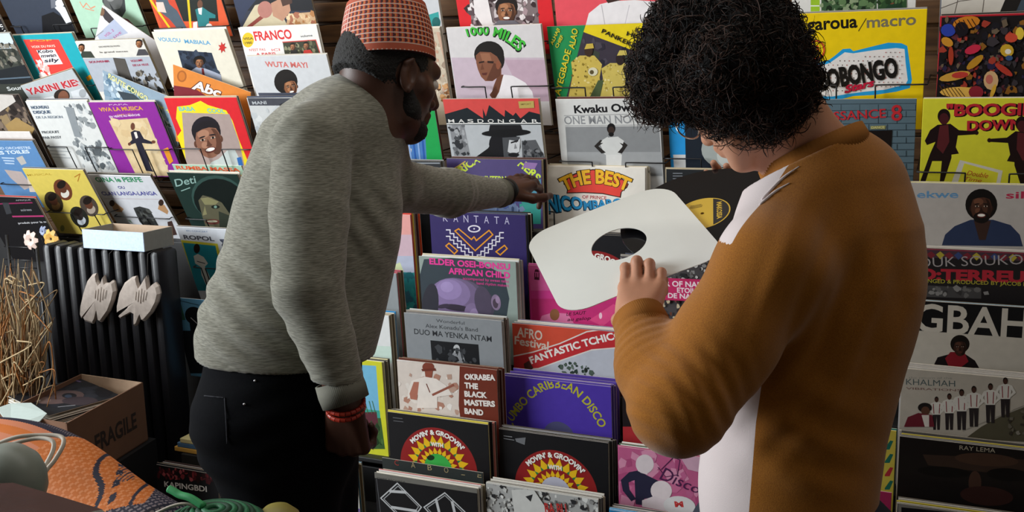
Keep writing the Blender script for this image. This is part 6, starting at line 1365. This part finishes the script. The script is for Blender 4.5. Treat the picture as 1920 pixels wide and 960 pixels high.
for q in ((478, 714), (458, 758)): bmesh.ops.create_uvsphere(bm, u_segments=10, v_segments=6, radius=.0026, matrix=Matrix.Translation(Vector(hit(T1, *q, 1.6, 2.3) - o1)))
bm_obj('rivet', bm, mat('steel_rivet', '#b8b8bc', rough=.3, metal=.9), m1, True)
def shoe(ankle, dirn, M, parent, off):
    s_ = Shape(); d = unit([dirn[0], dirn[1], 0]); b = np.array([ankle[0], ankle[1], .045])
    s_.cap(b - d * .05, b + d * .14, .042, .038, .02); s_.cap(b, np.array([ankle[0], ankle[1], .09]), .045, .05, .02); s_.post.append(lambda P, D: np.maximum(D, .002 - P[:, 2])); s_.obj('shoe', .007, M, parent, off)
lea = mat('black_leather', '#151312', rough=.4)
for a in (an_n, an_f): shoe(a, hd_f, lea, m1, o1)
# hair, beard
hairM = mat('black_hair', '#0d0a0a', rough=.75, bump=.8, bscale=350, noise=.3, nscale=90)
H1 = Shape(); H1.ell(L1(-.016, 0, .002), [hf, hr, hu], np.array([.100, .082, .094]) * SC1, .01); H1.ell(L1(-.060, 0, -.030), [hf, hr, hu], np.array([.052, .062, .055]) * SC1, .02)
H1.post += [cutplane(L1(.045, 0, 0), hf + hu * .2, .3), cutplane(L1(-.03, 0, -.062), -hu - hf * .35, .3), lambda P, D: np.maximum(D, -(np.linalg.norm((P - L1(0.0, .085, -.03)) * 1.0, axis=1) - .034)), lambda P, D: D + .0018 * np.sin(P[:, 0] * 520) * np.sin(P[:, 1] * 540) * np.sin(P[:, 2] * 530)]
H1.obj('hair', .0035, hairM, m1, o1)
Bd = Shape(); Bd.chain([L1(.012, .062, -.058), L1(.030, .048, -.085), L1(.074, .014, -.112), L1(.074, -.014, -.112), L1(.030, -.048, -.085), L1(.012, -.062, -.058)], [.012, .019, .020, .020, .019, .012], .02); Bd.cap(L1(.092, .018, -.066), L1(.092, -.018, -.066), .007, .007, .006)
Bd.post += [lambda P, D: D + .0014 * np.sin(P[:, 0] * 620) * np.sin(P[:, 1] * 640) * np.sin(P[:, 2] * 630)]
Bd.obj('beard', .0035, hairM, m1, o1)
# fez: woven bands face by face
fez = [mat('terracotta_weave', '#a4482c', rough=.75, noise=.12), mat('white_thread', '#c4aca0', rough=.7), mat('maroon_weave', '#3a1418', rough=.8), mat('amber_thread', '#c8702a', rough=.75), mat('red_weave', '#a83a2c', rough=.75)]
cb0, cb1, ct0, ct1 = at(639, 119, 2.12), at(817, 107, 2.12), at(650, 18, 2.12), at(799, 8, 2.12)
cbase = (cb0 + cb1) / 2; ctop = (ct0 + ct1) / 2; cu = unit(ctop - cbase); chh = np.linalg.norm(ctop - cbase); cx_ = unit((cb1 - cb0) - cu * np.dot(cb1 - cb0, cu)); cy_ = np.cross(cu, cx_); r0, r1 = np.linalg.norm(cb1 - cb0) / 2 * 1.0, np.linalg.norm(ct1 - ct0) / 2
NS, NR = 208, 56; V, F, MI = [], [], []
for j in range(NR + 1):
    t = j / NR; rr = r0 + (r1 - r0) * t + .004 * math.sin(math.pi * t)
    for i in range(NS): a = 2 * math.pi * i / NS; V.append(cbase - o1 + cu * chh * t + (cx_ * math.cos(a) + cy_ * 1.12 * math.sin(a)) * rr)
ring = [(.985, 1.035), (.93, 1.075), (.80, 1.10), (.5, 1.115), (.15, 1.12)]
for q, t in ring:
    for i in range(NS): a = 2 * math.pi * i / NS; V.append(cbase - o1 + cu * chh * t + (cx_ * math.cos(a) + cy_ * 1.12 * math.sin(a)) * r1 * q)
for j in range(NR + len(ring)):
    for i in range(NS):
        i2 = (i + 1) % NS; F.append((j * NS + i, j * NS + i2, (j + 1) * NS + i2, (j + 1) * NS + i)); c = 0
        lf = (i + 96) % NS                            # seam toward the left of the camera
        if j == 0 and i % 3 == 0: c = 1
        elif 7 <= j < 53:
            k = (j - 7) % 5
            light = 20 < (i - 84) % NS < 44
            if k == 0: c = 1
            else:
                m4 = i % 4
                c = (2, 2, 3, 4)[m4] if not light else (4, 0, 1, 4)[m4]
                if k in (1, 4) and m4 in (0, 1) and not light: c = 4 if m4 else 2
        MI.append(c)
F += [tuple((NR + len(ring)) * NS + i for i in range(NS))]; MI += [0]; F += [tuple(range(NS - 1, -1, -1))]; MI += [2]
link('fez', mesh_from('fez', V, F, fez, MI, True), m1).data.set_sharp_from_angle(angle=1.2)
# bead bracelets and watch band
redb = mat('red_coral_beads', '#b0321e', rough=.4); 
for q in (.004, .017):
    c = wr_n + dh * q; ux = unit(FWD - dh * np.dot(FWD, dh)); uy = np.cross(dh, ux); bm = bmesh.new()
    for i in range(22):
        a = 2 * math.pi * i / 22; p = c - o1 + (ux * math.cos(a) + uy * math.sin(a)) * .0335 + RM[1] * .004 * math.sin(a + 1)
        t_ = (-ux * math.sin(a) + uy * math.cos(a)); M_ = Vector(t_).to_track_quat('Z', 'Y').to_matrix().to_4x4(); M_.translation = Vector(p)
        bmesh.ops.create_cone(bm, cap_ends=True, segments=10, radius1=.0042, radius2=.0042, depth=.0092, matrix=M_)
    bm_obj('bead_bracelet', bm, redb, m1)['label'] = 'strand of red coral beads'
band('watch_strap', wr_f + df * .012, df, .0385, .036, .020, mat('black_rubber', '#0c0c0e', rough=.5), m1, o1, FWD, 40, 0, .004)
cs = at(655, 172, 2.13) - o1
tubes('shirt_collar', [(smoothline([at(638, 176, 2.16) - o1, at(641, 168, 2.11) - o1, at(650, 170, 2.07) - o1], 6), .006)], mat('pale_tee', '#c9c4cc', rough=.8), m1, 8)

# ================= the man in the mustard sweater
m2 = empty('person', [at(1490, 1000, 1.62)[0], at(1490, 1000, 1.62)[1], 0], 'man with dark curly hair in a mustard sweater holding a white paper sleeve', 'person')
o2_ = np.array(m2.location)
B2 = Shape(); SC2 = .96; hc2 = at(1374, 142, 1.60)
f2 = camdir(-.42, -.52, .74); u2 = camdir(-.52, .74, .42)
L2, f2, r2, u2 = head(B2, hc2, f2, u2, SC2)
B2.chain([L2(-.045, 0, -.050), at(1480, 240, 1.62), at(1525, 300, 1.63)], [.060, .060, .064], .03)
B2.chain([at(1540, 350, 1.63), at(1542, 500, 1.64), at(1508, 700, 1.64), at(1478, 1000, 1.64)], [.08, .118, .108, .105], .05, FWD, .85)
sh2, el2, wr2 = at(1445, 500, 1.52), at(1272, 762, 1.46), at(1198, 598, 1.585)
sr2, er2, wr2r = at(1622, 405, 1.74), at(1496, 660, 2.00), at(1408, 450, 1.985)
B2.chain([sh2, el2, wr2], [.052, .042, .029], .03); B2.chain([sr2, er2, wr2r], [.052, .042, .029], .03)
# pose of the paper sleeve, solved from its four corners in the photograph
q4 = [at(*p) for p in ((1003, 452, 2.015 * .935), (1263, 329, 2.062 * .935), (1335, 463, 1.811 * .935), (1040, 607, 1.765 * .935))]
pc = np.mean(q4, 0); e1 = unit(q4[1] - q4[0] + q4[2] - q4[3]); e2 = unit(q4[3] - q4[0] + q4[2] - q4[1]); s_, t_ = unit(e1 + e2), unit(e1 - e2)
E1, E2 = unit(s_ + t_), unit(s_ - t_); EN = np.cross(E2, E1); EN = EN if np.dot(EN, FWD) < 0 else -EN
hb = unit(E1 * .10 - E2 * 1.0 + EN * .25)                    # direction from wrist up the sleeve
kn2 = at(1206, 532, 1.665)
tipsL = hand(B2, wr2, unit(kn2 - wr2), camdir(-.25, .7, -.6), -1, [[-16, 84, 42], [-24, 90, 44], [-22, 90, 42], [-12, 86, 42]], 1.0, [(.7, .5, -.75), (.8, -.1, -.7), (.8, -.3, -.4)])
ft = at(1346, 290, 1.96)
hand(B2, wr2r, unit(ft - wr2r), camdir(.2, .3, .9), 1, [[8, 25, 20], [6, 25, 20], [8, 28, 22], [12, 30, 24]], .95)
fair = skinmat('fair_skin', '#b98468', '#7a4a38')
B2.obj('body', .0031, fair, m2, o2_); eyes(L2, SC2, m2, o2_, mat('brown_iris', '#1c100a'))
S2 = Shape()
S2.chain([at(1548, 352, 1.63), at(1552, 430, 1.635), at(1542, 520, 1.64), at(1524, 620, 1.64), at(1497, 750, 1.64), at(1477, 900, 1.64), at(1473, 1030, 1.64)], [.098, .132, .149, .143, .136, .131, .134], .05, FWD, .86)
NK2 = camdir(-.42, .90, .12); S2.cap(at(1520, 290, 1.63), at(1540, 350, 1.63), .080, .096, .03); S2.cap(at(1600, 350, 1.66), sr2, .075, .078, .05); S2.cap(at(1500, 370, 1.60), sh2, .075, .078, .05)
S2.chain([sh2, at(1360, 640, 1.50), el2, at(1228, 690, 1.525), wr2], [.082, .076, .068, .056, .041], .025)
S2.chain([sr2, er2, wr2r + unit(er2 - wr2r) * .05], [.070, .066, .045], .03)
S2.post += [fold(camdir(.45, .85, 0), .021, .0016, at(1225, 740, 1.44), .085, 24), fold(camdir(.8, .5, 0), .029, .0022, at(1320, 740, 1.42), .10, 22), fold(wr2 - el2, .018, .0016, at(1205, 650, 1.53), .06, 20), fold(camdir(.9, -.42, 0), .075, .0055, at(1540, 580, 1.52), .20, 9), fold(camdir(.9, -.42, 0), .034, .0018, at(1500, 600, 1.52), .16, 15), fold(camdir(.5, .85, 0), .065, .0032, at(1520, 850, 1.5), .15, 14), fold(camdir(.9, .35, 0), .07, .0025, at(1640, 480, 1.55), .14), fold(camdir(.8, -.5, 0), .042, .0035, at(1440, 740, 1.5), .12, 16),
            cutplane(at(1528, 296, 1.63), NK2, .15), cutplane(wr2 - unit(wr2 - el2) * .002, wr2 - el2, .08), cutplane(wr2r - unit(wr2r - er2) * .03, wr2r - er2, .09), cutplane(at(1490, 1010, 1.6), [0, 0, -1], .5)]
must = knit('mustard_sweat', '#8a530f', '#9f6418', (30, 30, 40), 18, panel='#d9cccb', bump=.2)
sw2 = S2.obj('sweater', .0048, must, m2, o2_)
# pale front and side panel of the sweater: everything beyond a cut through the body just left of the side seam
co = np.zeros(len(sw2.data.vertices) * 3); sw2.data.vertices.foreach_get('co', co); co = co.reshape(-1, 3) + o2_
axis = np.array([at(1548, 352, 1.63), at(1545, 520, 1.64), at(1512, 750, 1.64), at(1490, 1030, 1.64)])
ax_at = np.stack([np.interp(-co[:, 2], -axis[:, 2], axis[:, i]) for i in range(3)], 1)
arm = np.minimum(_seg(co, sh2, el2)[1] - .088, _seg(co, el2, wr2)[1] - .088); armr = np.minimum(_seg(co, sr2, er2)[1] - .085, _seg(co, er2, wr2r)[1] - .085)
rel = co - ax_at; leftness = -(rel @ RM[0]); front = rel @ FWD
P1_, P2_ = at(1492, 318, 1.575), at(1388, 452, 1.50); pn = np.cross(P2_ - P1_, camdir(-.55, 0, -.83)); pn = unit(pn); pn = pn if np.dot(pn, at(1345, 380, 1.55) - P1_) > 0 else -pn
upper = (co - P1_) @ pn; lower = leftness - .086 + .25 * np.minimum(0, front + .02); zmid = P2_[2]
pan = np.where(co[:, 2] > zmid, np.minimum(upper, armr), np.minimum(np.minimum(lower, arm), armr))
at_p = sw2.data.attributes.new('panel', 'FLOAT', 'POINT'); at_p.data.foreach_set('value', pan.astype(np.float32))
mrib = mat('mustard_rib', '#905813', rough=.9)
band('collar', at(1527, 294, 1.63), NK2, .089, .085, .034, mrib, m2, o2_, RM[0], 90, .0012, .014)
band('cuff', wr2 - unit(wr2 - el2) * .018, wr2 - el2, .041, .041, .045, mrib, m2, o2_, FWD)
# thin pale piping from the shoulder
pipe = mat('pale_piping', '#d9cccb', rough=.8)
def hit(S, x, y, z0, z1):
    ts = np.linspace(z0, z1, 160); P = CAM + ray(x, y)[None] * ts[:, None]; d = S.at(P); k = np.where(d < 0)[0]
    return P[max(0, k[0] - 1)] if len(k) else P[-1]
for a, b_, c_ in (((1428, 374), (1466, 335), (1498, 312)), ((1424, 384), (1452, 360), (1480, 343))):
    tubes('shoulder_stripe', [([hit(S2, *q, 1.3, 1.7) - o2_ for q in smoothline([a, b_, c_], 8)], [.0009 + .0013 * math.sin(math.pi * min(1, .15 + k / 17)) for k in range(17)])], pipe, m2, 8)
T2 = Shape(); hp = at(1490, 1010, 1.64); hp[2] = .90
kl = np.array([hp[0] - .12, hp[1] - .02, .48]); kr = np.array([hp[0] + .08, hp[1] + .05, .48])
T2.cap(hp + np.array([0, 0, .02]), hp - np.array([0, 0, .06]), .115, .13, .05, FWD, .85); T2.chain([hp + np.array([-.075, 0, -.08]), kl, kl + np.array([0, -.02, -.39])], [.10, .07, .055], .03); T2.chain([hp + np.array([.075, .02, -.08]), kr, kr + np.array([0, -.02, -.39])], [.10, .07, .055], .03)
T2.obj('trousers', .008, mat('dark_blue_denim', '#1d2433', rough=.85, noise=.2, nscale=150), m2, o2_)
for a in (kl, kr): shoe(a + np.array([0, -.02, -.39]), [-.6, .8], lea, m2, o2_)
# curls
hb2 = Shape()
hb2.ell(L2(-.02, 0, .02), [f2, r2, u2], np.array([.110, .097, .112]) * SC2, .02)
for (x, y, zc, r_) in ((1250, 120, 1.60, .052), (1232, 176, 1.60, .033), (1300, 55, 1.60, .065), (1372, 28, 1.60, .068), (1418, 95, 1.60, .069), (1464, 130, 1.56, .046), (1452, 160, 1.545, .050), (1474, 178, 1.565, .036), (1440, 200, 1.545, .034), (1432, 172, 1.535, .034), (1415, 206, 1.56, .040), (1370, 203, 1.56, .032), (1282, 166, 1.57, .034), (1350, 130, 1.51, .05)):
    hb2.ell(at(x, y, zc), np.eye(3), [r_, r_, r_], .03)
hb2.post += [lambda P, D: D + .0045 * np.sin(P[:, 0] * 210 + 2 * np.sin(P[:, 2] * 90)) * np.sin(P[:, 1] * 220) * np.sin(P[:, 2] * 215 + 1.5 * np.sin(P[:, 0] * 80))]
curlM = mat('dark_curly_hair', '#0c0909', rough=.6, spec=.22, noise=.4, nscale=60); curlB = mat('brown_curly_hair', '#38231a', rough=.6, spec=.25, noise=.3, nscale=60)
hairo = hb2.obj('hair', .0045, curlM, m2, o2_)
hv, _hf = hb2.mesh(.012)
G = np.stack([hb2.at(hv + np.eye(3)[i] * .002) - hb2.at(hv - np.eye(3)[i] * .002) for i in range(3)], 1); G /= np.linalg.norm(G, axis=1)[:, None] + 1e-9
rng = np.random.RandomState(3); NC, NP, SD = 8000, 14, 3
pick = rng.randint(0, len(hv), NC); base = hv[pick] + rng.normal(0, .004, (NC, 3)); nn = G[pick]
tang = np.cross(nn, rng.normal(0, 1, (NC, 3))); tang /= np.linalg.norm(tang, axis=1)[:, None]; bit = np.cross(nn, tang)
lenc = rng.uniform(.025, .06, NC); rad = rng.uniform(.003, .0085, NC); turns = rng.uniform(.5, 1.7, NC); ph = rng.uniform(0, 6.28, NC); out_ = rng.uniform(-.006, .009, NC)
t = np.linspace(0, 1, NP)
ang = ph[:, None] + turns[:, None] * 2 * math.pi * t
pts = base[:, None] + tang[:, None] * ((t - .5) * lenc[:, None])[..., None] + nn[:, None] * (out_[:, None] - 6 * ((t - .5) * lenc[:, None]) ** 2 + rad[:, None] * np.cos(ang))[..., None] + bit[:, None] * (rad[:, None] * np.sin(ang))[..., None] + np.array([0, 0, -.012]) * (t ** 2)[None, :, None]
Tn = np.gradient(pts, axis=1); Tn /= np.linalg.norm(Tn, axis=2)[..., None] + 1e-9
U = np.cross(Tn, np.array([.31, .55, .77])); U /= np.linalg.norm(U, axis=2)[..., None] + 1e-9; Wv = np.cross(Tn, U)
wid = (rng.uniform(.0005, .0011, NC)[:, None] * (1 - .75 * np.abs(2 * t - 1) ** 3))
allv = np.stack([pts + (U * math.cos(2 * math.pi * k / SD) + Wv * math.sin(2 * math.pi * k / SD)) * wid[..., None] for k in range(SD)], 2).reshape(-1, 3) - o2_
ii = np.arange(NC)[:, None, None] * NP * SD + np.arange(NP - 1)[None, :, None] * SD; kk = np.arange(SD)[None, None, :]; k2 = (kk + 1) % SD
Fq = np.stack([ii + kk, ii + k2, ii + SD + k2, ii + SD + kk], -1).reshape(-1, 4)
me = bpy.data.meshes.new('curls'); me.vertices.add(len(allv)); me.vertices.foreach_set('co', allv.astype(np.float32).ravel()); me.loops.add(len(Fq) * 4); me.loops.foreach_set('vertex_index', Fq.astype(np.int32).ravel()); me.polygons.add(len(Fq)); me.polygons.foreach_set('loop_start', np.arange(0, len(Fq) * 4, 4, dtype=np.int32)); me.polygons.foreach_set('loop_total', np.full(len(Fq), 4, dtype=np.int32)); me.polygons.foreach_set('use_smooth', np.ones(len(Fq), dtype=bool))
me.materials.append(curlM); me.materials.append(curlB); me.polygons.foreach_set('material_index', np.repeat((rng.rand(NC) < .45).astype(np.int32), (NP - 1) * SD)); me.update(calc_edges=True)
cu_o = link('curls', me, hairo); cu_o['kind'] = 'stuff'
# spectacles
gm_ = mat('thin_metal_rim', '#c0b8b0', rough=.25, metal=.9)
rim = []
for y in (.033, -.033):
    rim.append(([L2(.112, y + .024 * math.cos(a), -.018 + .021 * math.sin(a)) - o2_ for a in np.linspace(0, 6.283, 28, endpoint=False)], .0016, True))
    rim.append(([L2(.110, y * 1.7, -.012) - o2_, L2(.06, y * 2.35, -.010) - o2_, L2(.0, y * 2.55, -.008) - o2_, L2(-.012, y * 2.55, -.02) - o2_], .0011))
rim.append(([L2(.114, .009, -.014) - o2_, L2(.117, 0, -.011) - o2_, L2(.114, -.009, -.014) - o2_], .0011))
tubes('spectacles', rim, gm_, m2, 6)

# ------------------------------------------------------------------ the paper sleeve and the record in his hands
SZ = .292; half = SZ / 2; rc = .050
outl = []
for cx, cy, a0 in ((half - rc, half - rc, 0), (-half + rc, half - rc, 90), (-half + rc, -half + rc, 180), (half - rc, -half + rc, 270)):
    for i in range(10): a = math.radians(a0 + i * 10); outl.append((cx + rc * math.cos(a), cy + rc * math.sin(a)))
    nx_, ny_ = {0: (-half + rc, half), 90: (-half, -half + rc), 180: (half - rc, -half), 270: (half, half - rc)}[a0]; lx_, ly_ = outl[-1]
    for i in range(1, 14): outl.append((lx_ + (nx_ - lx_) * i / 14, ly_ + (ny_ - ly_) * i / 14))
NH = len(outl); hole = []
for (x, y) in outl: a = math.atan2(y, x); hole.append((.050 * math.cos(a), .050 * math.sin(a)))
def lay(x, y, z):
    bend = .010 * (x / half) ** 2 * (1 if x > 0 else .3)      # the paper bows a little
    return E1 * x - E2 * y + EN * (z - bend * .6)
V = [lay(x, y, z) for z in (0, -.0012) for (x, y) in outl] + [lay(x, y, z) for z in (0, -.0012) for (x, y) in hole]
mid1 = [((a[0] + b[0]) / 2, (a[1] + b[1]) / 2) for a, b in zip(outl, hole)]; V += [lay(x, y, z) for z in (0, -.0012) for (x, y) in mid1]
F = []
for i in range(NH):
    j = (i + 1) % NH; o_, u_, h0, h1, m0, mm1 = 0, NH, 2 * NH, 3 * NH, 4 * NH, 5 * NH
    F += [(o_ + i, o_ + j, m0 + j, m0 + i), (m0 + i, m0 + j, h0 + j, h0 + i), (u_ + j, u_ + i, mm1 + i, mm1 + j), (mm1 + j, mm1 + i, h1 + i, h1 + j), (o_ + j, o_ + i, u_ + i, u_ + j), (h0 + i, h0 + j, h1 + j, h1 + i)]
ps = link('paper_sleeve', mesh_from('paper_sleeve', V, F, [mat('white_inner_sleeve', '#dfe1dc', rough=.55, noise=.05, nscale=12)], None), None, pc)
tag(ps, 'white inner paper sleeve with a round hole, held by the man in mustard', 'paper sleeve')
def onplane(x, y, off):
    d = ray(x, y); t = np.dot(pc + EN * off - CAM, EN) / np.dot(d, EN); return CAM + d * t
dc = onplane(1317, 400, -.012); vn = empty('vinyl_record', dc, 'black vinyl record with a yellow label sliding out of the white paper sleeve', 'record disc')
def disc_mesh(r0, r1, z0, z1, n=96, rings=1, groove=0):
    V, F = [], []
    rs = np.linspace(r0, r1, rings + 1)
    for k, r_ in enumerate(rs):
        zz = z0 - (groove if (k % 2) else 0)
        for i in range(n): a = 2 * math.pi * i / n; V.append(E1 * r_ * math.cos(a) - E2 * r_ * math.sin(a) + EN * zz)
    for k in range(rings):
        for i in range(n): j = (i + 1) % n; F.append((k * n + i, (k + 1) * n + i, (k + 1) * n + j, k * n + j))
    b = len(V)
    for r_ in (r1, r0):
        for i in range(n): a = 2 * math.pi * i / n; V.append(E1 * r_ * math.cos(a) - E2 * r_ * math.sin(a) + EN * z1)
    for i in range(n):
        j = (i + 1) % n; F += [(rings * n + i, b + i, b + j, rings * n + j), (b + i, b + n + i, b + n + j, b + j), (b + n + i, i, j, b + n + j)]
    return V, F
V, F = disc_mesh(.050, .1505, 0, -.002, 120, 60, .00016)
vin = mat('black_vinyl', '#0c0c10', rough=.16, spec=.7); link('vinyl_disc', mesh_from('vinyl_disc', V, F, [vin], None, True), vn).data.set_sharp_from_angle(angle=.6)
V, F = disc_mesh(.0036, .050, .0002, -.002, 64); lb = link('centre_label', mesh_from('centre_label', V, F, [mat('yellow_label_paper', '#c9a636', rough=.55)], None), vn)
lb['label'] = 'yellow and black centre label'
ldir = unit(onplane(1369, 391, -.012) - dc); lx = ldir; ly = np.cross(EN, lx)
if np.dot(ly, RM[1]) < 0: ly = -ly
V, F = [], []
P = [(.0475 * math.cos(a), .0475 * math.sin(a)) for a in np.linspace(-1.15, 1.15, 24)]
V = [lx * x + ly * y + EN * .0004 for x, y in P]; link('label_band', mesh_from('label_band', V, [tuple(range(len(P)))], [mat('black_label_ink', '#1c1b1c', rough=.5)]), lb)
V0, F0 = glyphs('MAKOSSA', .03); x0, x1 = V0[:, 0].min(), V0[:, 0].max()
V = [lx * (.026 + .7 * 0 + (v[1] / .7) * .009) + ly * (.028 - (v[0] - x0) / (x1 - x0) * .056) + EN * .0006 for v in V0]
link('label_print', mesh_from('label_print', V, F0, [MATS['yellow_label_paper']]), lb)
V, F = [], []
for k, (yy, ll) in enumerate(((.030, .020), (.026, .024), (.022, .022), (-.022, .014), (-.030, .010))):
    b = len(V); V += [lx * x + ly * y + EN * .0005 for x, y in ((-.012 - ll / 2, yy), (-.012 + ll / 2, yy), (-.012 + ll / 2, yy + .0014), (-.012 - ll / 2, yy + .0014))]; F.append((b, b + 1, b + 2, b + 3))
link('label_print', mesh_from('label_print', V, F, [mat('brown_label_ink', '#5a4414', rough=.6)]), lb)
